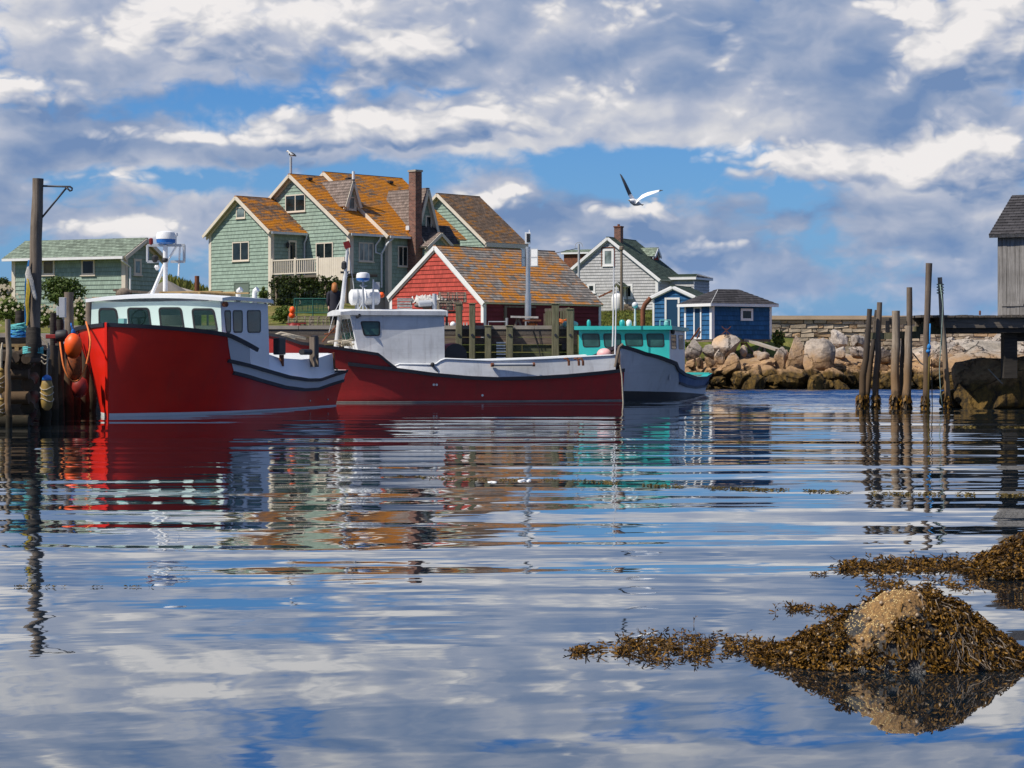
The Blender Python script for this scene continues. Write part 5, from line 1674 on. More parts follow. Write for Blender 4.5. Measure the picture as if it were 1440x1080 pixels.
def teal_boat():
    P = W(874, 563.5, DW(563.5)); P.z = 0
    th = 15
    fr = Frame(P, th)
    rt = root('teal_and_grey_boat', P, -R(th), 'grey-hulled fishing boat with bright teal cabin, moored behind the red and white one', 'boat')
    L = 8.8; xs = 1.6
    def tab(pix, x=xs): return [(fr.side_y(px, x), fr.z(x, fr.side_y(px, x), py)) for px, py in pix]
    z0 = fr.z(0, 0, 486)
    s1 = tab([(906, 496.5), (925, 501), (939, 506)])
    s1 = [(0, z0), (.8, z0 - .05)] + [p for p in s1 if p[0] > 1.0]
    sA = tab([(953, 518), (962, 525), (978.6, 531), (992, 530.5), (1006, 525.5)])
    sB = tab([(955, 537), (965, 541), (978.6, 543.5), (992, 542), (1006, 535.5)])
    k = L / sA[-1][0]
    sA[-1] = (L, sA[-1][1]); sB[-1] = (L, sB[-1][1])
    sA = [p for p in sA if p[0] < L or p is sA[-1]]; sB = [p for p in sB if p[0] < L or p is sB[-1]]
    h = Hull(fr, L, 1.85, 1.5, 3.4, 3.4, 4.0, [(0, z0), (3, z0 - .25), (L, 1.0)], rake=.25, stern=.9)
    def at(px, py):
        best = None
        for i in range(1, 400):
            y = L * i / 400; z = fr.z(h.half(y, 1.4), y, py); w = fr.w(*h.pt(1, y, z)); d = abs(720 + F * w.x / w.y - px)
            if best is None or d < best[0]: best = (d, y, z)
        return best[1:]
    s1 = [(0, z0)] + [at(*q) for q in ((890, 490.5), (906, 496.5), (925, 501), (939, 506), (950, 510.5))]
    sA = [at(*q) for q in ((953, 519), (962, 525.5), (978.6, 531), (992, 530.5))] + [sA[-1]]
    sB = [at(*q) for q in ((955, 537), (965, 541), (978.6, 543.5), (992, 542))] + [sB[-1]]
    tt = s1 + sA
    tt.sort()
    def top(y): return lerp_tab(tt, y)
    def hm(side, p): return 1 if (side < 0 and p.y < 2.6) else 0
    h.mesh(top, hm).build('hull', [M['grey_hull'], M['ply_brown']], rt, smooth='auto')
    for side in (1, -1):
        mb = MB(); h.strake(mb, side, [(y, top(y) + .03) for y in h.ys(0, L, 60)], .11, .06); mb.build('rub_rail', M['rail_black'], rt)
        mb = MB(); h.strake(mb, side, [(y, lerp_tab(sB, y)) for y in h.ys(sB[0][0], L, 30)], .08, .05); mb.build('rub_rail', M['rail_black'], rt)
        mb = MB(); h.patch(mb, side, s1[-1][0] + .4, L - .002, lambda y: lerp_tab(sB, y), lambda y: top(y) - .01, ylow=sB[0][0]); mb.build('navy_band', M['navy'], rt, smooth=True)
        mb = MB(); h.patch(mb, side, .02, L, lambda y: -.1, lambda y: .30 * (1 - y / L) + .03, n=50); mb.build('boot_top', M['black'], rt)
    mb = MB(); mb.grid([[h.pt(-1, y, top(y) - .02), h.pt(1, y, top(y) - .02)] for y in h.ys(.02, s1[-1][0] + .3, 24)]); mb.build('foredeck', M['teal_pale'], rt)
    mb = MB(); mb.grid([[h.pt(-1, y, .5, -.08), h.pt(1, y, .5, -.08)] for y in h.ys(s1[-1][0], L - .03, 12)]); mb.build('cockpit_sole', M['tarp_white'], rt)
    for side in (1, -1):
        mb = MB(); mb.grid([[h.pt(side, y, top(y) + .032, .05), h.pt(side, y, top(y) + .032, -.2), h.pt(side, y, .5, -.2)] for y in h.ys(s1[-1][0] + .5, L, 20)][::side]); mb.build('gunwale', M['teal_paint'], rt)
    mb = MB(); z = top(L); mb.box(-h.half(L, z) + .02, h.half(L, z) - .02, L - .25, L - .01, z - .02, z + .06); mb.build('stern_rail', M['teal_paint'], rt)
    # cabin
    yf = 1.55
    xl, xr = fr.front_x(814, yf), fr.front_x(941.5, yf)
    zt = fr.z(xr, yf, 464); zb = top(2.0) - .15
    A = [V(xl, yf, zb), V(xr, yf, zb), V(xr, yf, zt), V(xl, yf, zt)]
    mb = MB(); mb.poly(A); mb.build('cabin_front', M['teal_paint'], rt)
    ye = fr.side_y(963, xr)
    zl = .7
    mb = MB(); mb.poly([V(xr, yf, zl), V(xr, ye, zl), V(xr, ye, zt), V(xr, yf, zt)]); mb.poly([V(xl, ye, zl), V(xl, ye, zt), V(xr, ye, zt), V(xr, ye, zl)]); mb.poly([V(xl, yf, zb), V(xl, yf, zt), V(xl, ye, zt), V(xl, ye, zl)]); mb.build('cabin_side', M['shade_white'], rt)
    nf = V(0, -1, 0)
    for q in (((818, 469), (843, 469), (844, 488), (820, 488.5)), ((848, 469), (873, 469), (874, 489), (850, 489)), ((878, 469), (903.5, 469), (904.5, 487), (880, 487)), ((908.5, 469), (933.5, 469), (934.5, 488), (910.5, 488))):
        pane_window(rt, on_plane(fr, (0, yf, 0), nf, q), nf, r=.09, gw=.04)
    nsd = V(1, 0, .04)
    for q in (((943, 470.5), (950.5, 470.5), (951, 491), (944, 491)), ((954, 471), (960.5, 471), (961, 491), (954.5, 491))):
        pane_window(rt, on_plane(fr, (xr, 0, 0), V(1, 0, 0), q), V(1, 0, 0), r=.07, gw=.04, pm=M['curtain'])
    mb = MB(); o = .12
    slab(mb, [V(xl - o, yf - .2, zt + .14), V(xr + o, yf - .2, zt + .14), V(xr + o, ye + .15, zt + .10), V(xl - o, ye + .15, zt + .10)], .13); mb.build('cabin_roof', M['teal_paint'], rt)
    zr = zt + .14
    def rp(px, py, y=2.4): return fr.l(ray_plane(px, py, fr.w(0, y), V(0, 1, 0)))
    mb = MB(); mb.tube([rp(892, 492), rp(893, 452)], .045, 8); mb.tube([rp(893, 452), rp(893, 430)], .035, 8); mb.ball(rp(893, 429), .11); mb.build('cabin_mast', M['white_worn'], rt, smooth='auto')
    for px, py, mm, r in ((828, 457, 'teal_paint', .07), (875, 457, 'teal_paint', .10), (884.5, 457, 'white_plastic', .10)):
        c = rp(px, py); mb = MB(); mb.tube([V(c.x, c.y, zr - .04), c], .05, 8); mb.lathe(c, [(r * .6, -.08), (r, 0), (r, .12), (r * .5, .18)], 12); mb.build('roof_fitting', M[mm], rt, smooth='auto')
    mb = MB(); mb.bar(rp(928, 461), rp(928, 450), .03, .03); mb.bar(rp(943, 461), rp(943, 450), .03, .03); mb.bar(rp(928, 450), rp(943, 450), .03, .03); mb.lathe(rp(937, 459), [(.06, 0), (.09, .06), (.08, .16), (.03, .2)], 10); mb.build('roof_guard', M['teal_pale'], rt)
    mb = MB(); c = V(xr - .1, yf - .25, zb + .35); mb.tube([rp(928, 497, yf - .2), rp(936, 497, yf - .2)], .06, 8); mb.build('bow_horn', M['white_plastic'], rt)
    mb = MB(); mb.lathe(V(xr + .06, yf + .3, zt - .12), [(.02, -.03), (.07, 0), (.07, .12), (.02, .15)], 8); mb.build('side_lamp', M['black'], rt)
teal_boat()

def stern_things():
    # loose gear at the white boat's stern
    c = WB.w(.5, 11.2, 1.2)
    rt = root('pink_float', c, 0, 'pale pink round float lying at the stern of the red and white boat', 'float')
    c2 = W(850, 498, c.y); rt.location = c2
    mb = MB(); mb.ball((0, 0, 0), (.26, .26, .2), 16, 10); mb.build('ball', M['pink_buoy'], rt, smooth=True)
    mb = MB(); mb.tube([(-.2, 0, -.1), (-.45, 0, -.14), (-.5, .1, -.18)], .04, 6); mb.build('rope_tail', M['rope_orange'], rt)
    # mooring line from its stern down to the water
    mb = MB(); a, b = W(872, 513, 64.4), W(876.5, 566, 64.4)
    mb.tube([a, a.lerp(b, .3) + V(.03, 0, 0), b, b - V(0, 0, .4)], .03, 6)
    tag(mb.build('mooring_line', M['rope_tan'], loc=a), 'pale mooring line hanging from stern of the red and white boat into water', 'rope')
stern_things()

# ------------------------------------------------------------------ middle wharf
WZ = CZ + (YH - 459) * 71 / F
def middle_wharf():
    rt = root('wharf', (-5, 71, 0), 0, 'timber wharf with plank wall and tall fender posts behind the red and white boat', 'wharf')
    x0, x1, y0 = -16.0, W(812, 0, 71).x, 71.0
    mb = MB(); mb.box(x0, x1, y0, 76.5, WZ - .30, WZ - .12)
    n = 95
    for i in range(n):
        a = x0 + (x1 - x0) * i / n; b = x0 + (x1 - x0) * (i + 1) / n - .012
        mb.box(a, b, y0 + .35, 76.5, WZ - .11, WZ - .05 + random.uniform(-.006, .006))
    mb.build('deck', M['wood_y'], rt, world=True)
    mb = MB(); x = x0
    while x < x1:
        e = min(x + 4.2, x1); mb.box(x, e - .02, y0 - .03, y0 + .3, WZ - .1, WZ + .03); x = e
    mb.build('cap_beam', M['wood_new'] if False else M['concrete'], rt, world=True)
    mb = MB(); z = WZ - .12; i = 0
    rr = random.Random(5)
    while z > 1.95:
        h = .27; x = x0
        while x < x1:
            e = min(x + rr.uniform(3.0, 5.0), x1); q = rr.uniform(0, .02); mb.box(x, e - .01, y0 + .02 - q, y0 + .16, z - h + .012, z); x = e
        z -= h
    mb.build('upper_planking', M['wood_wall'], rt, world=True)
    mb = MB()
    while z > -.4:
        h = .27; x = x0
        while x < x1:
            e = min(x + rr.uniform(3.0, 5.0), x1); q = rr.uniform(0, .03); mb.box(x, e - .01, y0 + .06 - q, y0 + .2, z - h + .018, z); x = e
        z -= h
    mb.build('lower_planking', M['wood_wall_green'], rt, world=True)
    mb = MB(); mb.box(x1 - .2, x1 + .02, y0 + .2, 76.5, -.5, WZ - .31); mb.build('end_wall', M['wood_wall_green'], rt, world=True)
    for (a, b, t) in ((641, 650, 429), (660, 668.5, 428.5), (682, 691, 459.5), (712, 721.5, 459.5), (776, 786, 428.5), (797, 806.5, 436)):
        p, q = W(a, t, 70.8), W(b, t, 70.8)
        w = q.x - p.x; mb = MB()
        mb.box(p.x, q.x, 70.78 - w * .9, 70.93, -.6, p.z); mb.box(p.x - .02, q.x + .02, 70.76 - w * .9, 70.95, p.z + .002, p.z + .05)
        o = mb.build('post', M['wood_green'], rt, world=True, bevel=.02)
        mb = MB(); zc = CZ + (YH - 471) * 70 / F; mb.tube([((p.x + q.x) / 2, 70.79 - w * .9, zc), ((p.x + q.x) / 2, 70.75 - w * .9, zc)], .05, 8); mb.build('bolt', M['rail_black'], o, world=True)
    mb = MB()
    for y in (482, 486, 490, 494, 498, 503):
        a, b = W(698, y, 70.85), W(711, y, 70.85); mb.bar(a, b, .05, .05)
    mb.build('ladder_rungs', M['steel'], rt, world=True)
    mb = MB(); mb.box(W(790, 0, 71).x, W(803, 0, 71).x, 70.75, 71.0, CZ + (YH - 492) * 71 / F, CZ + (YH - 483) * 71 / F); mb.build('rubber_bumper', M['black'], rt, world=True)
middle_wharf()

def on_wharf(px, D): return Vector(((px - 720) * D / F, D, WZ - .03))

def wharf_things():
    # solar harbour light
    D = 73.0; c = on_wharf(742.5, D)
    rt = root('solar_light_pole', c, 0, 'grey metal light pole with solar panels and lantern on the wharf before the barn roof', 'light pole')
    zt = W(742, 347, D).z - c.z
    mb = MB(); mb.tube([(0, 0, 0), (0, 0, zt)], .085, 12); mb.tube([(0, 0, 0), (0, 0, W(0, 413, D).z - c.z)], .115, 12); mb.lathe((0, 0, 0), [(.28, 0), (.28, .04), (.13, .06)], 12); mb.build('pole', M['steel'], rt, smooth='auto')
    z0, z1 = W(0, 375, D).z - c.z, W(0, 350, D).z - c.z
    for a, b, tw in ((-.24, -.075, .12), (.09, .36, -.12)):
        mb = MB(); mb.hexa([(a, -.1, z0), (b, -.1 + tw, z0), (b, -.06 + tw, z0), (a, -.06, z0), (a, -.1, z1), (b, -.1 + tw, z1), (b, -.06 + tw, z1), (a, -.06, z1)]); o = mb.build('solar_panel', M['grey_metal'], rt)
        mb = MB(); m_ = .025
        for k in range(2):
            zz0 = z0 + (z1 - z0) * k / 2 + m_; zz1 = z0 + (z1 - z0) * (k + 1) / 2 - m_
            mb.poly([(a + m_, -.104 + tw * m_ / (b - a), zz0), (b - m_, -.104 + tw * (1 - m_ / (b - a)), zz0), (b - m_, -.104 + tw * (1 - m_ / (b - a)), zz1), (a + m_, -.104 + tw * m_ / (b - a), zz1)])
        mb.build('cell', M['white_plastic'], o)
    za, zb = W(0, 343, D).z - c.z, W(0, 327, D).z - c.z
    mb = MB(); mb.box(-.11, .10, -.1, .1, za, zb); mb.tube([(0.05, 0, zb), (0.05, 0, zb + .1)], .02, 6); o = mb.build('lantern', M['white_plastic'], rt, bevel=.02)
    mb = MB(); mb.box(-.05, .07, -.112, -.102, za + .06, zb - .05); mb.build('lens', M['black'], o)
    # long pale bench top on a trestle
    c = on_wharf(737, 72.2)
    rt = root('plank_bench', c, 0, 'long pale plank bench at the foot of the solar light pole', 'bench')
    a, b = W(718, 445.5, 72.2) - c, W(757, 446.5, 72.2) - c
    mb = MB(); mb.bar(a, b, .35, .07); mb.build('seat', M['tarp_white'], rt)
    for t in (.25, .75):
        p = a.lerp(b, t); mb = MB(); mb.bar((p.x - .1, 0, 0), (p.x, 0, p.z - .04), .06, .08); mb.bar((p.x + .15, 0, 0), (p.x + .02, 0, p.z - .04), .06, .08); mb.build('leg', M['wood'], rt)
    c = on_wharf(748, 71.7)
    rt = root('rusty_winch', c, 0, 'rusty iron winch with orange rope sitting on the wharf edge under the plank bench', 'winch')
    mb = MB(); mb.box(-.33, .33, -.16, .16, W(0, 452, 71.7).z - c.z, W(0, 449.5, 71.7).z - c.z); mb.box(-.2, -.12, -.1, .1, 0, .2); mb.box(.12, .2, -.1, .1, 0, .2); mb.build('frame', M['rust'], rt)
    mb = MB(); mb.lathe((-.18, 0, .1), [(.13, 0), (.07, .03), (.07, .33), (.13, .36)], 12, axis=(1, 0, 0)); mb.build('drum', M['rope_orange'], rt)
    mb = MB(); mb.tube([(-.15, -.12, .05), (-.1, -.5, -.05), (0.02, -.72, -.1), (.25, -.74, -.8), (.35, -.74, -1.3)], .018, 5); mb.tube([(.2, -.1, .1), (.25, -.72, -.1), (.3, -.74, -.6)], .015, 5); mb.build('hanging_cable', M['black'], rt)
    # low metal rail
    c = on_wharf(700, 72.5); mb = MB()
    a, b = W(687, 452.5, 72.5), W(713, 452.5, 72.5)
    mb.tube([V(a.x, a.y, c.z), a, b, V(b.x, b.y, c.z)], .025, 8); p = W(712, 447, 72.5); mb.tube([V(p.x, p.y, c.z), p], .03, 8); p = W(709, 451, 72.5); mb.tube([V(p.x + .1, p.y - .2, c.z), W(713.5, 447, 72.3)], .03, 8)
    tag(mb.build('ladder_handrail', M['steel'], loc=c), 'low bent metal ladder handrail at the wharf edge beside the barn corner', 'handrail')
    # wooden bin made of upright boards
    c = on_wharf(792, 74.0)
    rt = root('board_bin', c, 0, 'tall bin of grey upright boards on the wharf end beside the teal boat', 'bin')
    mb = MB()
    for i, (px, t) in enumerate(((768, 438), (771, 436), (774, 437), (789, 437), (792.5, 436), (796, 434), (799.5, 432), (803, 433.5), (806, 436))):
        p = W(px, t, 74) - c; mb.box(p.x - .035, p.x + .04, -.03, .02, 0, p.z)
    mb.build('board', M['wood_green'], rt)
    mb = MB(); a, b = W(766, 436, 74) - c, W(800, 435, 74) - c; mb.bar(a + V(0, .3, 0), b + V(0, .3, 0), .06, .12); a, b = W(766, 450, 74) - c, W(806, 450, 74) - c; mb.bar(a + V(0, .08, 0), b + V(0, .08, 0), .05, .1)
    for q in (a, b): mb.bar(V(q.x, .3, 0), V(q.x, .3, .55), .07, .07)
    mb.build('rail', M['wood'], rt)
    c = W(802, 456, 71.0); mb = MB(); mb.lathe(c - V(.28, 0, 0), [(.03, 0), (.1, .05), (.12, .15), (.12, .42), (.08, .52), (.03, .56)], 12, axis=(1, 0, 0))
    tag(mb.build('teal_fender', M['teal_pale'], smooth=True, loc=c), 'small teal cylindrical fender lying on the wharf end post', 'fender')
    c = W(790, 453.5, 71.6); mb = MB(); rr = random.Random(2)
    for i in range(6): mb.tube([c + V(rr.uniform(-.12, .12) + .16 * math.cos(t), .1 * math.sin(t), -.03 + .05 * i * .4 + .05 * math.sin(2 * t)) for t in [k * .8 for k in range(9)]], .022, 5)
    tag(mb.build('rope_coil', M['rope_orange'], loc=c, smooth=True), 'heap of orange rope next to the teal fender on the wharf', 'rope')
    c = W(831, 456, 74)
    # lobster pots and nets heaped on a rack over the white cabin's roof line
    def trap_mesh():
        mb = MB(); l, w, h = .95, .5, .36
        for x in (-l / 2, -l / 6, l / 6, l / 2):
            pts = [V(x, w / 2 * math.cos(t) * 1.0, h * math.sin(t)) for t in [math.pi * i / 8 for i in range(9)]]
            mb.tube(pts, .022, 5)
            mb.bar((x, -w / 2, 0), (x, w / 2, 0), .04, .03)
        for i in range(9):
            t = math.pi * i / 8; mb.bar((-l / 2 - .03, w / 2 * math.cos(t), h * math.sin(t)), (l / 2 + .03, w / 2 * math.cos(t), h * math.sin(t)), .03, .02)
        fr_ = mb
        nb = MB()
        for x in (-l / 2, l / 2, 0.02):
            for i in range(10):
                t = math.pi * (i + .5) / 10; nb.bar((x, 0, .02), (x, w / 2 * math.cos(t), h * math.sin(t)), .008, .008)
            for rr_ in (.4, .7):
                nb.tube([V(x, rr_ * w / 2 * math.cos(t), rr_ * h * math.sin(t) + .01) for t in [math.pi * i / 8 for i in range(9)]], .006, 4)
        for i in range(26):
            x = -l / 2 + l * i / 25; nb.tube([V(x, (w / 2 - .01) * math.cos(t), (h - .01) * math.sin(t)) for t in [math.pi * k / 6 for k in range(7)]], .005, 3, caps=False)
        return fr_, nb
    fm, nm = trap_mesh()
    proto = root('lobster_trap', (0, 0, 0), 0, 'x', 'lobster trap', 'round-topped lobster traps on the wharf')
    fm.build('frame', M['wood'], proto); nm.build('netting', M['rope_tan'], proto)
    spots = [(423, 458, 76.5, .15, 'bow-topped lobster trap standing left on the wharf, by red buoys'), (454, 458, 76.2, -.1, 'bow-topped lobster trap just left of the ginger-haired person'),
             (630, 436, 72.8, .5, 'tangled lobster trap at the right end of the rack behind the white wheelhouse'), (616, 436, 73.6, -.3, 'lobster trap half hidden by pale sacking behind the white wheelhouse'),
             (636, 425, 73.2, .2, 'topmost lobster trap of the heap on the rack, right of the exhaust pipe')]
    for i, (px, py, D, rz, lab) in enumerate(spots):
        p = W(px, py, D); p.z = max(p.z, WZ)
        if i == 0: proto.location = p; proto.rotation_euler = (0, 0, rz); proto['label'] = lab
        else: clone(proto, p, rz, lab)
    c = on_wharf(610, 73.5)
    rt = root('gear_rack', c, 0, 'low timber rack carrying lobster gear in front of the red barn gable', 'rack')
    mb = MB(); a, b = W(560, 437.5, 73.5) - c, W(650, 437.5, 73.5) - c; mb.box(a.x, b.x, -.4, .5, a.z - .08, a.z); mb.build('top', M['wood_y'], rt)
    for px in (562, 592, 628, 646):
        p = W(px, 437, 73.3) - c; mb = MB(); mb.bar((p.x, 0, 0), (p.x, 0, a.z - .082), .09, .09); mb.build('leg', M['wood'], rt)
    # slatted crate
    c = W(569, 436.5, 73.2)
    rt = root('slatted_crate', c, .1, 'pale slatted wooden lobster crate at left end of the rack', 'crate')
    w = .27
    for i in range(4):
        mb = MB(); mb.box(-w, w, -.26, -.235, .02 + i * .105, .09 + i * .105); mb.box(-w, w, .235, .26, .02 + i * .105, .09 + i * .105); mb.box(w - .02, w, -.234, .234, .02 + i * .105, .09 + i * .105); mb.build('slat', M['tarp_white'], rt)
    mb = MB(); mb.box(-w, w, -.26, .26, .425, .45); mb.bar((-w + .03, -.22, 0), (-w + .03, -.22, .42), .04, .04); mb.bar((w - .06, -.22, 0), (w - .06, -.22, .42), .04, .04); mb.build('lid', M['tarp_white'], rt)
    # sacking over the traps
    c = W(606, 424, 73.2)
    mb = MB(); rows = []
    rr = random.Random(8)
    for i in range(44):
        row = []
        for k in range(20):
            u, v = i / 43, k / 19
            px = 578 + 50 * u
            hh = 7.5 * math.sin(math.pi * v) ** .5 * (math.sin(math.pi * min(1, u * 1.05)) ** .4) if 0 < u < 1 else 0
            p = W(px, 425 - hh * (1 if v < 1 else 0), 72.9 + .9 * v)
            nn = mnoise.noise(Vector((u * 5, v * 4, 2))) * .14 + mnoise.noise(Vector((u * 14, v * 9, 5))) * .16
            row.append(p + V(0, nn * .5, nn))
        rows.append(row)
    mb.grid(rows); tag(mb.build('sacking', M['tarp_white'], loc=c), 'pale crumpled sacking thrown over lobster gear behind the wheelhouse roof', 'sacking')
    c = W(600, 430, 72.6)
    mb = MB(); mb.ball(c + V(.05, 0, 0), (.3, .2, .12)); mb.ball(c + V(-.25, .1, .02), (.22, .18, .1)); mb.ball(c + V(.3, .1, .06), (.2, .2, .12)); tag(mb.build('net_bag', M['tarp_grey'], smooth=True, loc=c), 'grey bundled net bag under the pale sacking', 'bag')
    # white picket strip on the wharf
    c = on_wharf(637, 75)
    rt = root('picket_fence', c, 0, 'short row of small pale pickets on the wharf below the lobster heap', 'fence')
    mb = MB()
    for i in range(9):
        p = W(622 + i * 4.3, 455, 75) - c; mb.box(p.x - .025, p.x + .025, -.02, .02, 0, .22)
    mb.build('picket', M['tarp_white'], rt); mb = MB(); a, b = W(620, 0, 75).x - c.x, W(658, 0, 75).x - c.x; mb.box(a, b, .022, .05, .05, .09); mb.build('rail', M['tarp_white'], rt)
    c = on_wharf(637, 72.0) + V(.0, 0, .1); mb = MB(); mb.ball(c, (.11, .11, .12)); tag(mb.build('pale_float', M['white_plastic'], smooth=True, loc=c), 'small white net float on the wharf before the pickets', 'float')
    c = on_wharf(672, 74.0); mb = MB(); mb.box(c.x - .22, c.x + .22, c.y - .2, c.y + .2, c.z, c.z + .2); tag(mb.build('dark_tub', M['red_plastic'], loc=c, bevel=.03), 'low dark red tub at the foot of the barn corner', 'tub')
    # green net cage and floats on the left part
    c = on_wharf(440, 77.5)
    rt = root('net_cage', c, 0, 'dark green net cage standing behind two lobster traps', 'net cage')
    a, b = W(414, 0, 77.5).x - c.x, W(466, 0, 77.5).x - c.x
    zt, zb = W(0, 420, 77.5).z - c.z, W(0, 440, 77.5).z - c.z
    mb = MB()
    for x in (a, (a + b) / 2, b): mb.tube([(x, 0, 0), (x, 0, zt)], .025, 6)
    mb.tube([(a, 0, zt), (b, 0, zt)], .025, 6); mb.tube([(a, 0, zb), (b, 0, zb)], .02, 6); mb.tube([(a, .8, zt), (b, .8, zt)], .025, 6)
    for x in (a, b): mb.tube([(x, 0, zt), (x, .8, zt), (x, .8, 0)], .025, 6)
    mb.build('frame', M['net_green'], rt)
    mb = MB(); n = 44
    for i in range(n + 1):
        x = a + (b - a) * i / n; mb.bar((x, 0, zb), (x + .1 * math.sin(i), .03, zt), .012, .006)
        mb.bar((x, .8, zb), (x, .8, zt), .012, .006)
    for k in range(13): z = zb + (zt - zb) * k / 12; mb.bar((a, .0, z), (b, .0, z - .05), .01, .012)
    for k in range(9): z = zb + (zt - zb) * k / 8; mb.bar((a, .8, z), (b, .8, z), .01, .012)
    mb.build('netting', M['net_green'], rt)
    c = W(411, 436, 76); mb = MB(); mb.ball(c, (.11, .11, .14)); mb.ball(c + V(-.02, .05, -.2), (.12, .12, .12)); tag(mb.build('orange_float', M['orange_plastic'], smooth=True, loc=c), 'small orange float hung at the left end of the green net cage', 'float')
    c = on_wharf(412, 75.5); mb = MB(); mb.lathe(c, [(.16, 0), (.2, .04), (.14, .16), (.05, .22)], 12); mb.lathe(c + V(.2, .05, 0), [(.14, 0), (.17, .04), (.1, .14), (.04, .18)], 12); mb.bar(c + V(-.25, 0, .17), c + V(.5, 0, .2), .06, .05); tag(mb.build('red_buoys', M['red_plastic'], smooth='auto', loc=c), 'red marker buoys lying before the left lobster trap', 'buoy')
wharf_things()

def person():
    D = 76.0; g = on_wharf(470.5, D); g.z = WZ - .05
    rt = root('person', g, 0, 'ginger-haired person in long dark coat standing on wharf with back turned, beside the traps', 'person')
    def skin(name, vs, es, rs, mat, rootv=0, sub=2):
        me = bpy.data.meshes.new(name); me.from_pydata(vs, es, []); me.materials.append(mat)
        o = bpy.data.objects.new(name, me); COL.objects.link(o); o.parent = rt
        sk = o.modifiers.new('skin', 'SKIN'); sk.use_smooth_shade = True
        lay = me.skin_vertices[0] if len(me.skin_vertices) else None
        if lay is None:
            return o
        for d, r in zip(lay.data, rs): d.radius = r if hasattr(r, '__len__') else (r, r)
        lay.data[rootv].use_root = True
        s = o.modifiers.new('sub', 'SUBSURF'); s.levels = s.render_levels = sub
        return o
    vs = [(0, 0, .92), (0, 0, 1.12), (0, .01, 1.36), (0, 0, 1.48), (0, -.01, 1.56), (0, -.02, 1.66), (0, -.01, 1.74)]
    es = [(0, 1), (1, 2), (2, 3), (3, 4), (4, 5), (5, 6)]
    rs = [(.16, .11), (.13, .10), (.17, .11), .055, .06, (.085, .10), (.05, .06)]
    for s in (-1, 1):
        i = len(vs); vs += [(.09 * s, 0, .86), (.10 * s, .0, .48), (.10 * s, .02, .09), (.11 * s, -.1, .04)]; es += [(0, i), (i, i + 1), (i + 1, i + 2), (i + 2, i + 3)]; rs += [.095, .065, .045, .045]
        i = len(vs); vs += [(.19 * s, 0, 1.38), (.24 * s, .02, 1.10), (.22 * s, -.08, .87), (.215 * s, -.10, .80)]; es += [(2, i), (i, i + 1), (i + 1, i + 2), (i + 2, i + 3)]; rs += [.06, .048, .034, (.042, .022)]
        h = i + 3
        for k in range(4):
            j = len(vs); y = -.13 + .022 * k; ln = (.06, .07, .065, .05)[k]
            vs += [(.215 * s, y, .765), (.21 * s, y - .008, .765 - ln)]; es += [(h, j), (j, j + 1)]; rs += [.010, .008]
        j = len(vs); vs += [(.205 * s, -.145, .80), (.20 * s, -.165, .76)]; es += [(h, j), (j, j + 1)]; rs += [.011, .009]
    skin('body', vs, es, rs, M['skin'])
    # coat, trousers and hair as closed shells over the body
    mb = MB()
    prof = [(.26, .17, .55), (.25, .17, .75), (.21, .15, .95), (.185, .14, 1.12), (.21, .15, 1.3), (.20, .14, 1.42), (.10, .09, 1.52)]
    rows = [[V(a * math.cos(t), b * math.sin(t), z) for t in [2 * math.pi * i / 20 for i in range(21)]] for a, b, z in prof]
    mb.grid(rows)
    for s in (-1, 1): mb.tube([(.17 * s, 0, 1.42), (.225 * s, 0, 1.34), (.255 * s, .02, 1.10), (.228 * s, -.075, .88)], [.07, .085, .07, .05], 12)
    mb.build('coat', M['coat'], rt, smooth=True)
    mb = MB()
    for s in (-1, 1): mb.tube([(.09 * s, 0, .9), (.10 * s, 0, .5), (.10 * s, .02, .1)], [.125, .095, .075], 12)
    mb.build('trousers', M['black'], rt, smooth=True)
    mb = MB()
    for s in (-1, 1): mb.tube([(.10 * s, .06, .05), (.105 * s, -.05, .05), (.11 * s, -.17, .035)], [.055, .06, .04], 10)
    mb.build('shoes', M['black'], rt, smooth=True)
    mb = MB(); mb.ball((0, .02, 1.675), (.10, .115, .115), 16, 10)
    # seen from behind: the hair falls over the shoulders on the camera side (-y)
    mb.tube([(0, -.02, 1.72), (0, -.07, 1.62), (.01, -.095, 1.5), (0.02, -.125, 1.4)], [.095, .11, .125, .07], 14)
    mb.build('hair', M['hair'], rt, smooth=True)
    mb = MB(); mb.ball((-.03, .145, 1.655), (.014, .01, .012), 8, 6); mb.ball((.03, .145, 1.655), (.014, .01, .012), 8, 6); mb.ball((0, .155, 1.63), (.014, .018, .02), 8, 6); mb.build('face', M['skin'], rt, smooth=True)
person()

# ------------------------------------------------------------------ left dock
DZ = 1.86
def wob_pile(mb, a, b, r0, r1, seed, n=9, seg=10, bend=.03):
    rr = random.Random(seed); a, b = Vector(a), Vector(b); pts, rs = [], []
    for i in range(n):
        t = i / (n - 1); p = a.lerp(b, t)
        pts.append(p + V(rr.uniform(-1, 1), rr.uniform(-1, 1), 0) * bend * math.sin(math.pi * t)); rs.append((r0 + (r1 - r0) * t) * rr.uniform(.93, 1.07))
    mb.tube(pts, rs, seg)

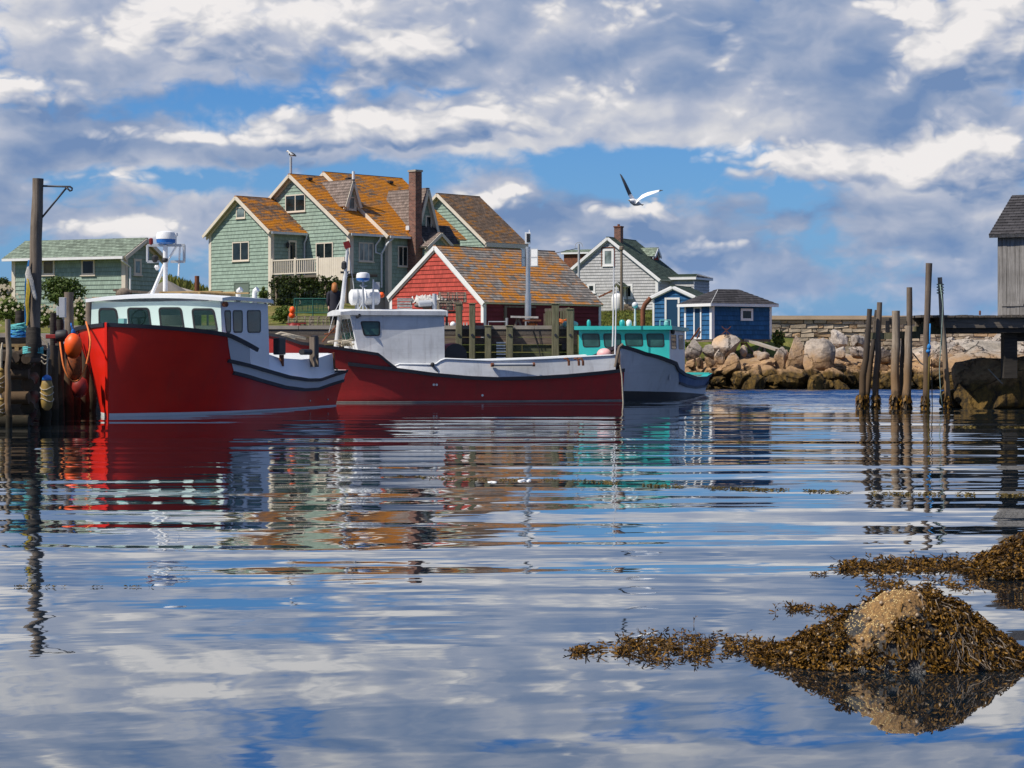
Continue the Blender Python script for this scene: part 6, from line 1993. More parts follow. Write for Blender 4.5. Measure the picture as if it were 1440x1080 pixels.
def left_dock():
    rt = root('log_dock', (-13, 48, 0), 0, 'dark log crib dock at far left beside the red boat bow', 'dock')
    edge = [(-10.75, 45.0), (-12.0, 50.0), (-13.6, 57.0), (-13.9, 71.0)]
    mb = MB()
    top = [V(x, y, DZ) for x, y in edge] + [V(-30, 71, DZ), V(-30, 45, DZ)]
    slab(mb, top[::-1][::-1], .14); mb.build('deck', M['wood_x'], rt, world=True)
    # fronts of the crib: horizontal logs with butts between
    for z, r in ((1.62, .13), (1.15, .15), (.62, .16), (.08, .17)):
        mb = MB(); wob_pile(mb, (-16.5, 44.95, z), (-10.9, 44.95, z + .03), r, r * .9, int(z * 10)); wob_pile(mb, (-10.95, 45.0, z - .2), (-13.8, 57.5, z - .2), r, r * .9, 50 + int(z * 10)); mb.build('crib_log', M['pile_dark'], rt, world=True, smooth='auto')
    mb = MB()
    rr = random.Random(4)
    x = -15.2
    while x < -10.9:
        w = rr.uniform(.16, .24); zt = DZ - rr.uniform(.1, .2); mb.tube([(x, 44.7, zt - .15), (x, 46, zt - .15)], w * .5, 9); x += w + .02
    mb.build('deck_log_ends', M['pile_dark'], rt, world=True, smooth='auto')
    for px, t, D, w in ((72, 500, 49, .16), (82, 497, 51, .15), (94, 500, 52.5, .16), (105, 500, 53.5, .15), (117, 503, 55, .16), (127, 500, 56.5, .15), (62, 520, 47.5, .15)):
        p = W(px, t, D); mb = MB(); wob_pile(mb, (p.x, D, -.6), (p.x + .03, D + .1, min(p.z + .25, DZ + .1)), w, w * .85, px); mb.build('pile', M['pile_dark'], rt, world=True, smooth='auto')
    mb = MB(); a, b = W(-10, 479, 45.2), W(38, 479, 45.4); mb.bar(a, b, .3, .15); mb.build('kerb_beam', M['wood_black'], rt, world=True)
    mb = MB(); a, b = W(-10, 486, 44.9), W(52, 485.5, 45.0); mb.bar(a, b, .12, .07)
    for px in (24, 40): p = W(px, 486, 44.9); mb.bar(p - V(0, 0, .02), p - V(0, 0, .42), .09, .09)
    mb.build('lumber_rail', M['wood_new'], rt, world=True)
    mb = MB(); mb.box(-30, -13.6, 70.2, 70.95, -1, 2.3); mb.build('back_wall', M['concrete'], rt, world=True)
    # tall pole with its iron bracket
    p = W(46.5, 600, 44.5); b0, t0 = V(p.x, 44.5, .9), W(53, 251, 44.5)
    t1 = W(55.5, 251, 44.5)
    rt = root('tall_pole', V(W(47, 500, 44.5).x, 44.5, DZ - .15), 0, 'tall grey wooden pole with iron bracket at the top, wrapped in yellow and white cloth', 'pole')
    mb = MB(); wob_pile(mb, W(46.5, 498, 44.5), W(53.5, 251, 44.5), .155, .118, 3, 12, 14, .015); mb.build('shaft', M['wood'], rt, world=True, smooth='auto')
    mb = MB(); wob_pile(mb, W(46, 502, 44.35), W(47, 462, 44.4), .19, .16, 9, 5, 12); mb.build('split_butt', M['wood_black'], rt, world=True, smooth='auto')
    mb = MB(); y = 44.5
    A_ = W(59, 261.5, y); B_ = W(94, 262.5, y); e = W(99, 265, y)
    mb.tube([A_, B_, W(98.5, 262.5, y), W(101.5, 264.8, y), W(101, 267.5, y), W(98.5, 268.5, y), W(96, 266, y), W(93, 264, y)], .022, 8); mb.tube([W(93.5, 264, y), W(59, 306, y)], .022, 8); mb.build('bracket', M['rail_black'], rt, world=True, smooth=True)
    rr = random.Random(6)
    def cloth(name, pix, w, mat, y):
        mb = MB(); rows = []
        for i, (px, py) in enumerate(pix):
            c = W(px, py, y); ww = w[i] if hasattr(w, '__len__') else w
            rows.append([c + V(ww * math.cos(t), .5 * ww * math.sin(t) - .02 * math.sin(5 * t + i), .01 * math.sin(3 * t)) for t in [2 * math.pi * k / 10 for k in range(11)]])
        mb.grid(rows); mb.build(name, mat, rt, world=True, smooth=True)
    cloth('white_cloth', [(40, 375), (39.5, 385), (42, 395), (46, 408), (49.5, 418), (51, 422)], [.03, .07, .085, .06, .04, .012], M['tarp_white'], 44.3)
    cloth('yellow_cloth', [(39, 392), (40, 405), (38, 425), (39.5, 445), (38, 458)], [.03, .05, .04, .035, .02], M['rope_yellow'], 44.28)
    cloth('blue_cloth', [(40.5, 366), (39, 377), (36.5, 400), (36, 440), (37, 455)], [.02, .03, .03, .025, .03], M['rope_blue'], 44.35)
    mb = MB()
    for k in range(5):
        z = W(0, 489 + k * 1.8, 44.5).z; mb.tube([V(W(46.5, 0, 44.4).x + .215 * math.cos(t), 44.4 + .215 * math.sin(t), z + .012 * math.sin(2 * t + k)) for t in [2 * math.pi * i / 16 for i in range(16)]], .02, 5, closed=True)
    mb.build('rope_lashing', M['rope_teal'], rt, world=True, smooth=True)
    mb = MB(); wob_pile(mb, W(12.5, 602, 44.3) - V(0, 0, .5), W(11, 449, 44.3), .075, .06, 21, 9, 10)
    tag(mb.build('thin_post', M['pile_pale'], smooth='auto', loc=V(W(12, 0, 44.3).x, 44.3, 0)), 'slim grey post rising from the water in front of log dock', 'post')
    for nm, px, t, D, w, lab, mm in (('mooring_post', 28, 437, 49, .115, 'short dark split post behind the teal rope coil', 'wood_black'), ('mooring_post', 97, 411, 58, .135, 'tallest grey square-topped post left of the red boat bow', 'wood'),
                                 ('mooring_post', 75, 440, 52, .085, 'dark leaning broken post left of the grey meter box', 'wood_black'), ('mooring_post', 84, 449, 52.3, .10, 'stubby black post between the broken post and the grey one', 'wood_black'), ('mooring_post', 126, 419, 66, .13, 'weathered post half hidden by the mint cabin corner', 'wood')):
        p = W(px, t, D); mb = MB(); wob_pile(mb, (p.x, D, DZ - .1), p, w * 1.05, w, px, 7, 10, .02)
        tag(mb.build(nm, M[mm], smooth='auto', loc=(p.x, D, DZ)), lab, 'post')
    c = W(87.5, 432, 57.4); mb = MB(); mb.box(c.x - .07, c.x + .1, c.y - .1, c.y + .1, c.z - .3, c.z + .28); mb.box(c.x - .15, c.x - .075, c.y - .09, c.y + .06, c.z - .24, c.z + .02); mb.bar(c + V(.02, .05, -.3), V(c.x + .02, c.y + .05, DZ), .06, .06)
    tag(mb.build('meter_box', M['grey_metal'], loc=c, bevel=.01), 'grey electric meter box fixed beside the tallest mooring post', 'meter box')
    # rope coil
    c = W(26, 466, 46.0); c.z = DZ + .02
    for nm, mm, k0, lab in (('rope_coil', 'rope_teal', 0, 'thick teal rope coil on the dock beam at far left'), ('rope_coil', 'rope_blue', 1, 'blue rope coiled beneath the teal one at far left')):
        mb = MB(); rr = random.Random(30 + k0)
        zt = W(0, 457, 46).z
        for i in range(7):
            z = 2.14 + i * .026 if k0 == 0 else 2.06 + i * .016
            pts = [V(c.x + (.15 + rr.uniform(0, .06)) * 1.15 * math.cos(t) + rr.uniform(-.02, .02), c.y + .14 * math.sin(t), z + .05 * math.sin(t + i * 1.3)) for t in [2 * math.pi * q / 18 for q in range(18)]]
            mb.tube(pts, .026, 6, closed=True)
        tag(mb.build(nm, M[mm], smooth=True, loc=c), lab, 'rope')
    # fenders and floats
    def fender(px, y0, y1, w, D, lab, capm='blue_plastic'):
        a, b = W(px, y1, D), W(px, y0, D); hgt = b.z - a.z; r = w * D / F / 2
        rt = root('fender', a, 0, lab, 'fender', 'old yellow fenders hung on the dock')
        mb = MB(); mb.lathe((0, 0, 0), [(r * .3, 0), (r * .8, hgt * .08), (r, hgt * .25), (r, hgt * .7), (r * .8, hgt * .85), (r * .5, hgt * .93)], 16); mb.build('body', M['yellow_fender'], rt, smooth=True)
        mb = MB(); mb.lathe((0, 0, hgt * .86), [(r * .85, 0), (r * .7, hgt * .1), (r * .2, hgt * .16)], 16); mb.build('cap', M[capm], rt, smooth=True)
        mb = MB()
        for k in range(3): mb.tube([V((r + .012) * math.cos(t), (r + .012) * math.sin(t), hgt * (.3 + .17 * k) + .04 * math.sin(t * 2 + k)) for t in [2 * math.pi * i / 14 for i in range(14)]], .012, 4, closed=True)
        mb.tube([(0, 0, hgt), (-.02, .1, hgt + .4), (-.03, .25, DZ - a.z + .02)], .02, 5); mb.build('lashing', M['rope_tan'], rt)
    fender(66, 528, 577, 17, 44.6, 'yellow blue-capped fender hanging at the dock corner near water')
    fender(1, 518, 553, 12, 44.4, 'upper of two yellow fenders cut off by the left edge', 'yellow_fender')
    fender(1, 560, 586, 12, 44.4, 'lower of two yellow fenders cut off by the left edge', 'yellow_fender')
    c = W(103, 486, 50.2); r = .215
    rt = root('orange_buoy', c, 0, 'big bright orange buoy hanging against the red boat bow', 'buoy')
    mb = MB(); mb.lathe((0, 0, 0), [(.03, -.33), (.12, -.29), (.2, -.15), (.225, .03), (.2, .16), (.12, .26), (.05, .31)], 20); mb.build('ball', M['orange_plastic'], rt, smooth=True)
    mb = MB(); mb.lathe((0, 0, .31), [(.05, 0), (.06, .03), (.04, .1)], 10); mb.tube([(0, 0, .38), (-.05, 0, .5), (-.1, .2, .56)], .02, 6); mb.build('eye', M['blue_plastic'], rt, smooth='auto')
    c = W(104, 517, 50.6); mb = MB(); mb.lathe(c, [(.05, -.33), (.15, -.27), (.19, 0), (.18, .25), (.1, .36)], 16); tag(mb.build('netted_float', M['orange_net'], smooth=True, loc=c), 'dull orange netted float just below the bright orange buoy', 'float')
    c = W(112, 545, 51.2); mb = MB(); mb.lathe(c, [(.05, -.26), (.17, -.18), (.22, .02), (.18, .2), (.06, .28)], 16); tag(mb.build('dark_red_float', M['red_plastic'], smooth=True, loc=c), 'dark red round float low beside the bow, under the orange ones', 'float')
    c = W(87, 473, 50.8); mb = MB(); mb.lathe(c - V(.14, 0, 0), [(.13, 0), (.15, .03), (.15, .25), (.13, .28)], 14, axis=(1, 0, .1)); tag(mb.build('black_drum', M['black'], smooth='auto', loc=c), 'small black drum on dock edge left of the orange buoy', 'drum')
    c = W(74, 473, 51.2); mb = MB(); mb.box(c.x - .16, c.x + .16, c.y - .1, c.y + .1, c.z - .06, c.z + .05); tag(mb.build('red_tray', M['red_plastic'], loc=c, bevel=.015), 'low red plastic tray left of the black drum', 'tray')
    mb = MB()
    a = RB.w(*RH.pt(-1, .45, RZ0 + .02, .03)); pts = [a + V(.0, -.05, .03), W(127, 480, 51), W(122, 510, 50.8), W(114, 530, 50.6), W(106, 536.5, 50.4), W(98, 533, 50.2), W(90, 517, 50.2), W(86, 495, 50.4), W(84, 478, 50.8)]
    mb.tube(smooth_path(pts), .024, 6); tag(mb.build('bow_rope', M['rope_orange'], smooth=True, loc=a), 'orange mooring rope looping down from the red boat bow to the dock', 'rope')
    mb = MB(); p0 = W(57, 475, 45); 
    for k in range(3):
        mb.tube(smooth_path([W(55, 472 + k, 44.8), W(62 + k, 476 + k * 3, 44.8), W(69 + k * .6, 487 + k * 5, 44.8), W(66 - k, 500 + k * 6, 44.8), W(58, 497 + k * 5, 44.8)]), .015, 5)
    tag(mb.build('rope_tangle', M['rope_tan'], smooth=True, loc=p0), 'tangle of pale teal and tan rope hanging beside the foot of the tall pole', 'rope')
    # tarped heap and dark stovepipe behind the mint cabin
    c = W(233, 424, 82); mb = MB(); rows = []
    for i in range(9):
        v = i / 8; rows.append([c + V((1.05 * (1 - v) ** .85 + .04) * math.cos(t) * (1.35 if math.cos(t) > 0 else 1), (.8 * (1 - v) + .03) * math.sin(t), -1.2 + 1.2 + (.85 * v if v < 1 else .85) + .03 * math.sin(6 * t)) for t in [2 * math.pi * k / 24 for k in range(25)]])
    mb.grid(rows); low = [[p, V(p.x, p.y, 2.4)] for p in rows[0]]; mb.grid(low); tag(mb.build('covered_heap', M['tarp_grey'], smooth='auto', loc=c), 'peaked heap under grey canvas behind the mint cabin roof', 'heap')
    c = W(277, 421, 84); mb = MB(); mb.tube([V(c.x, c.y, 2.3), W(277, 388, 84)], .10, 10); tag(mb.build('rusty_pipe', M['rust'], smooth='auto', loc=c), 'dark rusty upright pipe left of the front wing of the large green house', 'pipe')
    c = W(255, 412, 86); mb = MB(); mb.bar(W(240, 403, 86), W(272, 412, 85), .5, .08); mb.bar(W(262, 416, 85), W(298, 413, 86), .4, .12); mb.bar(W(264, 416, 85), V(W(264, 0, 85).x, 85, 2.4), .08, .08); mb.bar(W(292, 416, 86), V(W(292, 0, 86).x, 86, 2.4), .08, .08)
    tag(mb.build('plank_stack', M['concrete'], loc=c), 'pale planks propped on trestles behind the mint cabin', 'planks')
    c = W(170, 412, 84); mb = MB(); mb.bar(W(160, 408, 84), W(214, 412, 84), .3, .1); mb.ball(W(174, 413, 84), (.35, .3, .25)); tag(mb.build('boom', M['wood'], loc=c, smooth='auto'), 'wooden boom with a dark bundle lying above the mint cabin roof', 'boom')
left_dock()

# ------------------------------------------------------------------ bushes
def leaves(mb, rr, c, r, n, size, lumps=14, mat=0, flat=.0):
    """leaf quads on lumpy clusters inside an ellipsoid"""
    cs = []
    for i in range(lumps):
        while True:
            p = V(rr.uniform(-1, 1), rr.uniform(-1, 1), rr.uniform(-1, 1))
            if .25 < p.length < 1: break
        p *= .72
        cs.append((p, rr.uniform(.25, .48)))
    for i in range(n):
        p, q = rr.choice(cs)
        d = V(rr.gauss(0, 1), rr.gauss(0, 1), rr.gauss(0, 1)).normalized()
        o = p + d * q * rr.uniform(.6, 1.05)
        w = Vector(c) + V(o.x * r[0], o.y * r[1], o.z * r[2])
        a = V(rr.gauss(0, 1), rr.gauss(0, 1), rr.gauss(0, .6)).normalized(); b = a.cross(d)
        if b.length < .1: continue
        b.normalize(); s = size * rr.uniform(.6, 1.3)
        mb.poly([w - a * s * .5, w + b * s * .3, w + a * s * .5, w - b * s * .3], mat)

def bush(name, px, py, rx, ry, D, n, size, mats, label, cat='bush', group=None, seed=1, lumps=16, trunk=True, blossoms=0, depth=None):
    rr = random.Random(seed)
    c = W(px, py, D); k = D / F
    gz = ground_h(c.x, c.y)
    rt = root(name, (c.x, c.y, gz), 0, label, cat, group)
    mb = MB(); r = (rx * k, (depth or rx * k * .8), ry * k)
    leaves(mb, rr, (0, 0, c.z - gz), r, n, size, lumps); mb.build('crown', mats[0], rt)
    if blossoms:
        mb = MB()
        for i in range(blossoms):
            d = V(rr.gauss(0, 1), -abs(rr.gauss(0, 1)), rr.gauss(.3, .8)).normalized()
            w = V(d.x * r[0], d.y * r[1], d.z * r[2] + c.z - gz) * 1.0
            s = size * .55; mb.poly([w + V(-s, 0, 0), w + V(0, -.02, -s), w + V(s, 0, 0), w + V(0, .02, s)])
        mb.build('blossoms', M['blossom'], rt)
    if trunk:
        mb = MB(); h = c.z - gz
        for i in range(5):
            a = rr.uniform(0, 6.28); mb.tube([(0.06 * math.cos(a), .06 * math.sin(a), -.1), (.1 * math.cos(a), .1 * math.sin(a), h * .5), (r[0] * .5 * math.cos(a), r[1] * .5 * math.sin(a), h + r[2] * .3)], [.05, .04, .012], 6)
        mb.build('trunk', M['bark'], rt, smooth=True)
    return rt

bush('round_bush', 88, 411, 33, 24, 88, 5200, .13, [M['leaf']], 'rounded dark green shrub before the low green house, right of the tall pole', seed=11, lumps=26)
bush('rose_thicket', 18, 437, 32, 24, 84, 4200, .12, [M['leaf_rose']], 'pale flowering rose thicket at the far left edge', 'thicket', seed=12, blossoms=55, trunk=False, lumps=20)
bush('rose_thicket', 66, 444, 30, 16, 80, 3000, .11, [M['leaf_rose']], 'low bright green thicket between the tall pole and the grey mooring post', 'thicket', seed=13, blossoms=40, trunk=False, lumps=18)
bush('rose_thicket', 117, 440, 17, 22, 80, 2600, .11, [M['leaf_rose']], 'flowering thicket against the mint cabin corner, under the round shrub', 'thicket', seed=14, blossoms=50, trunk=False, lumps=16)
bush('dark_hedge', 2, 407, 17, 18, 96, 2200, .14, [M['leaf_dark']], 'dark evergreen clump at left edge beyond the low green house corner', 'hedge', seed=15, trunk=False)
bush('pale_bush', 5, 409, 13, 8, 93, 300, .14, [M['leaf_rose']], 'cream flowering sprays before the dark evergreen clump', seed=16, trunk=False, blossoms=70)
def hedge():
    rr = random.Random(21)
    fr = GH
    c = W(428, 416, 106)
    gz = ground_h(c.x, c.y)
    rt = root('ivy_hedge', (c.x, c.y, gz), 0, 'dark ivy hedge hanging below the deck of the large green house', 'hedge')
    mb = MB(); k = 106 / F
    for px in range(384, 476, 6):
        for py in range(392, 452, 6):
            if rr.random() < .12: continue
            leaves(mb, rr, W(px + rr.uniform(-3, 3), py + rr.uniform(-3, 3), 106 + rr.uniform(-.25, .35)) - V(c.x, c.y, gz), (.24, .3, .24), 62, .12, 5)
    mb.build('foliage', M['leaf_dark'], rt)
    mb = MB()
    for i in range(9):
        x = (rr.uniform(388, 472) - 428) * k; mb.tube([(x, .2, -.1), (x + rr.uniform(-.3, .3), .25, 1.2), (x + rr.uniform(-.4, .4), .3, 1.5)], [.05, .035, .015], 6)
    mb.build('stem', M['bark'], rt, smooth=True)
hedge()
bush('yellow_green_bush', 397, 441, 18, 14, 90, 1500, .11, [M['leaf_rose']], 'bright green weeds left of the lobster traps below the hedge', seed=22, trunk=False)
bush('garden_shrub', 371, 413, 8, 13, 95, 700, .11, [M['leaf_rose']], 'small bright shrub at corner of front wing by the deck', seed=23)
bush('shore_bush', 1093, 478, 11, 16, 94, 800, .12, [M['leaf_rose']], 'yellowish scrub between the square blue shed and the breakwater', seed=24, trunk=False)
bush('shore_bush', 968, 484, 8, 7, 91, 500, .10, [M['leaf_rose']], 'little green tuft of scrub left of the granite by the blue shed door', seed=25, trunk=False)
bush('shore_bush', 1030, 477, 13, 5, 90, 500, .10, [M['leaf_rose']], 'low dry scrub growing over the granite under the blue shed window', seed=26, trunk=False)
bush('hill_scrub', 290, 415, 14, 7, 100, 900, .13, [M['leaf']], 'green scrub at the foot of the front wing, left side', seed=27, trunk=False)
def shed_clutter():
    c = W(981, 472, 90.5); gz = ground_h(c.x, c.y)
    mb = MB(); mb.bar(W(972, 478, 90.5), W(984, 461, 90.6), .07, .07); mb.bar(W(980, 476, 90.5), W(985, 466, 90.6), .05, .05); tag(mb.build('rusty_prop', M['rust'], loc=c), 'rusty iron prop leaning by the narrow door of the hip-roofed shed', 'prop')
    mb = MB(); c = W(1021, 465, 90); mb.bar(W(1015, 459, 90), W(1028, 471, 90), .03, .03); mb.bar(W(1028, 459, 90), W(1014, 471, 90), .03, .03); mb.bar(W(1022, 472, 90), W(1021, 461, 90), .02, .02); tag(mb.build('rusty_cross', M['rust'], loc=c), 'crossed rusty rods standing on granite before the blue shed wall', 'rods')
    mb = MB(); c = W(904, 470, 99); mb.tube([V(c.x, c.y, 2.0), W(904, 436, 99), W(907, 428, 99), W(915, 419, 99)], .12, 10); tag(mb.build('bent_stovepipe', M['rust'], smooth='auto', loc=c), 'bent rusty pipe rising left of the gabled blue shed', 'pipe')
    mb = MB(); x = 0
    c = W(1078, 490, 92); mb.bar(W(1050, 478, 93), W(1094, 492, 92), .5, .1); tag(mb.build('fallen_plank', M['concrete'], loc=c), 'pale fallen plank lying under the stilts of the hip-roofed shed', 'plank')
shed_clutter()

def lawn_grass():
    rr = random.Random(31); mb = MB()
    for i in range(5200):
        D = rr.uniform(96, 142); px = rr.uniform(842, 925)
        x = (px - 720) * D / F; z = ground_h(x, D); h = rr.uniform(.05, .17); a = rr.uniform(0, 3.14); w = V(math.cos(a), math.sin(a), 0) * .05
        mb.poly([V(x, D, z) - w, V(x, D, z) + w, V(x + rr.uniform(-.05, .05), D, z + h)])
    for i in range(2500):
        px = rr.uniform(235, 300); D = rr.uniform(165, 205); x = (px - 720) * D / F; z = ground_h(x, D); h = rr.uniform(.2, .7); a = rr.uniform(0, 3.14); w = V(math.cos(a), math.sin(a), 0) * .14
        mb.poly([V(x, D, z) - w, V(x, D, z) + w, V(x + rr.uniform(-.2, .2), D, z + h)])
    tag(mb.build('grass', M['grass_blade']), 'short sunlit grass on the lawn by the grey house and the hill', 'grass', kind='stuff')
lawn_grass()

# ------------------------------------------------------------------ rocks, breakwater
def rock_mesh(name, seed, cuts=13, sub=3, rough=.06, mat=None, fissure=.16):
    rr = random.Random(seed)
    bm = bmesh.new(); bmesh.ops.create_icosphere(bm, subdivisions=sub + 1, radius=1.0)
    pl = []
    for i in range(cuts):
        d = V(rr.gauss(0, 1), rr.gauss(0, 1), rr.gauss(0, 1)).normalized(); pl.append((d, rr.uniform(.42, .80)))
    for v in bm.verts:
        v.co = Vector([math.copysign(abs(q) ** .72, q) for q in v.co])
        for d, k in pl:
            e = v.co.dot(d) - k
            if e > 0: v.co -= d * e * .93
        n = mnoise.noise(v.co * 1.7 + V(seed * 3.1, 0, 0)) * rough * 1.6 + mnoise.noise(v.co * 5 + V(0, seed * 2.3, 0)) * rough * .8 + mnoise.noise(v.co * 13 + V(0, seed * 1.3, 0)) * rough * .4
        fis = abs(mnoise.noise(v.co * 1.15 + V(seed * 1.9, 3, 0))); n -= fissure * max(0, 1 - fis / .035)
        v.co *= 1 + n
    me = bpy.data.meshes.new(name); bm.to_mesh(me); bm.free()
    me.polygons.foreach_set('use_smooth', [True] * len(me.polygons))
    me.set_sharp_from_angle(angle=R(32))
    me.materials.append(mat or M['rock'])
    return me

ROCKS = [rock_mesh('boulder', 100 + i, cuts=15 + i % 6, rough=.075) for i in range(12)]
ROUND = [rock_mesh('boulder', 300 + i, cuts=9, rough=.06, fissure=0) for i in range(3)]

def put_rock(me, c, s, rz, tilt=0, label=None, group=None, name='boulder'):
    o = bpy.data.objects.new(name, me); COL.objects.link(o)
    o.location = c; o.scale = s; o.rotation_euler = (tilt, tilt * .6, rz)
    return tag(o, label, 'rock', group)

def shore():
    rr = random.Random(41)
    def pix(px0, px1, py0, py1, D, me, label, tilt=0.0, rz=None, dy=None):
        c = W((px0 + px1) / 2, (py0 + py1) / 2, D); k = D / F
        rx, rz_ = (px1 - px0) / 2 * k, (py1 - py0) / 2 * k
        put_rock(me, c, (rx * 1.2, dy or rx * 1.0, rz_ * 1.2), rr.uniform(-.4, .4) if rz is None else rz, tilt, label)
    big = [(964, 988, 477, 506, 89.5, 'rounded grey granite boulder just left of the blue shed door', 1), (986, 1008, 482, 504, 89.2, 'squat grey boulder under the narrow blue shed door', 0),
           (1005, 1039, 472, 502, 89.6, 'broad pale domed boulder below the wall of the hip-roofed shed', 1), (1037, 1054, 481, 503, 89.8, 'brownish boulder at the right of the pale dome, beside the shed stilts', 0),
           (963, 980, 504, 521, 87.8, 'tan rock just above the teal boat stern, left one', 0), (977, 991, 501, 520, 87.6, 'narrow upright tan rock above the teal boat stern', 0), (989, 1006, 500, 521, 87.5, 'tan faceted rock right of the narrow upright one', 0),
           (1002, 1018, 490, 514, 88.3, 'grey wedge rock below the pale domed boulder', 0), (1013, 1041, 498, 530, 87.3, 'large ochre block with deep shaded right side', 0),
           (1066, 1092, 505, 518, 87.8, 'flat ochre slab left of the cracked granite group', 0), (1064, 1080, 496, 508, 88.6, 'small whitish rock above the ochre slab', 1),
           (1086, 1110, 484, 532, 88.0, 'left third of the cracked granite group, tan at its foot', 0), (1102, 1137, 474, 536, 88.2, 'tall middle boulder of the cracked granite group', 1), (1130, 1170, 481, 532, 88.0, 'big smooth rounded boulder at right of the cracked group', 1),
           (1166, 1192, 465, 494, 92, 'dark grey boulder left of the pair by the breakwater', 0), (1190, 1221, 466, 492, 92, 'wide dark grey boulder of the pair by the breakwater', 0),
           (1170, 1192, 486, 510, 89.5, 'split tan rock below the dark grey pair', 0), (1192, 1222, 486, 506, 89.5, 'pale sloping slab rock behind the leftmost piles', 0),
           (1245, 1282, 478, 520, 90, 'pale boulder behind the thickest pile', 1), (1225, 1250, 486, 512, 89.6, 'tan boulder between the leaning piles and the thickest pile', 0), (1282, 1330, 490, 528, 89.4, 'long pale rock behind the tallest pile', 0)]
    for i, (a, b, c, d, D, lab, rnd) in enumerate(big):
        pix(a, b, c, d, D, (ROUND if rnd else ROCKS)[i % (3 if rnd else 12)], lab)
    grp = 'tumbled rocks along the far shoreline'
    lab = 'tumbled weed-dark rock at the waterline below the breakwater'
    for i in range(190):
        px = rr.uniform(955, 1450); v = rr.random()
        D = 86.3 + 2.2 * v
        py = 541 - 20 * v + rr.uniform(-4, 4)
        if px > 1130 and px < 1172 and py < 530: continue
        k = D / F; s = (4 + 19 * rr.random() ** 1.9) * k
        put_rock(rr.choice(ROCKS), W(px, py, D), (s * rr.uniform(.9, 1.6), s, s * rr.uniform(.65, 1.1)), rr.uniform(0, 6), rr.uniform(-.5, .5), lab, grp)
    lab2 = 'small pale rock on the dry upper shore below the breakwater'
    for i in range(130):
        px = rr.uniform(1040, 1450); D = rr.uniform(88.0, 97)
        x = (px - 720) * D / F; z = shelf_h(x, D) + .05; s = (3 + 13 * rr.random() ** 2.2) * D / F
        put_rock(rr.choice(ROCKS), (x, D, z), (s * rr.uniform(.9, 1.7), s, s * rr.uniform(.6, 1.0)), rr.uniform(0, 6), rr.uniform(-.4, .4), lab2, 'dry rocks below the breakwater')

def shelf_h(x, y):
    t = (y - 86.5)
    n = mnoise.noise(V(x * .35, y * .35, 1.0)) * .35 + mnoise.noise(V(x * 1.1, y * 1.1, 5.0)) * .14
    ridg = abs(mnoise.noise(V(x * .22 + .5 * y * .22, y * .5, 8.0)))
    left = sstep(7.0, 9.0, x)
    z = -.5 + 1.5 * sstep(-.8, 3.0, t) + .05 * max(0, min(t, 8) - 2) - .05 * max(0, t - 8) + .9 * sstep(17.5, 21.5, x) * sstep(.5, 6, t)
    return (z + n * sstep(-1, 2, t) - .35 * ridg) * left - 1.2 * (1 - left)

def rock_shelf():
    xs = [6 + i * .3 for i in range(110)]; ys = [85.4 + i * .25 for i in range(90)]
    mb = MB(); mb.grid([[(x, y, shelf_h(x, y)) for x in xs] for y in ys])
    tag(mb.build('rock_shelf', M['rock_pale'], smooth='auto'), kind='structure')
rock_shelf(); shore()

def breakwater():
    D = 107.0; rr = random.Random(51)
    x0, x1 = W(1070, 0, D).x, W(1075, 0, D).x + 24
    zt = W(0, 446.5, D).z
    rt = root('breakwater', (x0 + 8, D, 0), 0, 'long tan stone breakwater wall with flat cap on the horizon at right', 'breakwater')
    mb = MB(); z = zt - .12
    h = .235
    while z > -.2:
        x = x0
        while x < x1:
            w = rr.uniform(.22, .95); q = rr.uniform(0, .08); hh = h * rr.uniform(.93, .99)
            e = .022
            a, b, c, d = x + .004, x + w - .004, z - hh, z - .004
            j = lambda: rr.uniform(-.045, .045)
            mb.hexa([(a + e, D - q, c + e + j()), (b - e, D - q + j(), c + e + j()), (b, D + .5, c), (a, D + .5, c), (a + e + j(), D - q + j(), d - e + j()), (b - e + j(), D - q, d - e + j()), (b, D + .5, d), (a, D + .5, d)])
            x += w
        z -= h
    mm, g, b = new_mat('breakwater_block'); geo = g.n('ShaderNodeNewGeometry')
    rnd = geo.outputs['Random Per Island']; n = g.noise(geo.outputs['Position'], 2.5, 8, .7)
    c = g.mix(g.rng(n, .3, .7), (.34, .265, .185), (.60, .485, .35))
    c = g.mix(g.rng(rnd, .0, 1.0, 0, .5), c, (.33, .25, .165)); c = g.mix(g.rng(rnd, .86, .9, 0, .55), c, (.46, .26, .11))
    g.put(b.inputs['Base Color'], c); b.inputs['Roughness'].default_value = .9
    bn = g.n('ShaderNodeBump'); bn.inputs['Strength'].default_value = .8; bn.inputs['Distance'].default_value = .06; g.put(bn.inputs['Height'], n); g.put(b.inputs['Normal'], bn.outputs[0])
    mb.build('stone_block', mm, rt, world=True)
    mb = MB(); mb.box(x0, x1, D + .1, D + 2.5, -1, zt - .13); mb.build('core', M['concrete'], rt, world=True)
    mb = MB(); mb.box(x0 - .1, x1, D - .16, D + 2.8, zt - .11, zt + .10); mb.build('cap', M['cap_tan'], rt, world=True)
breakwater()

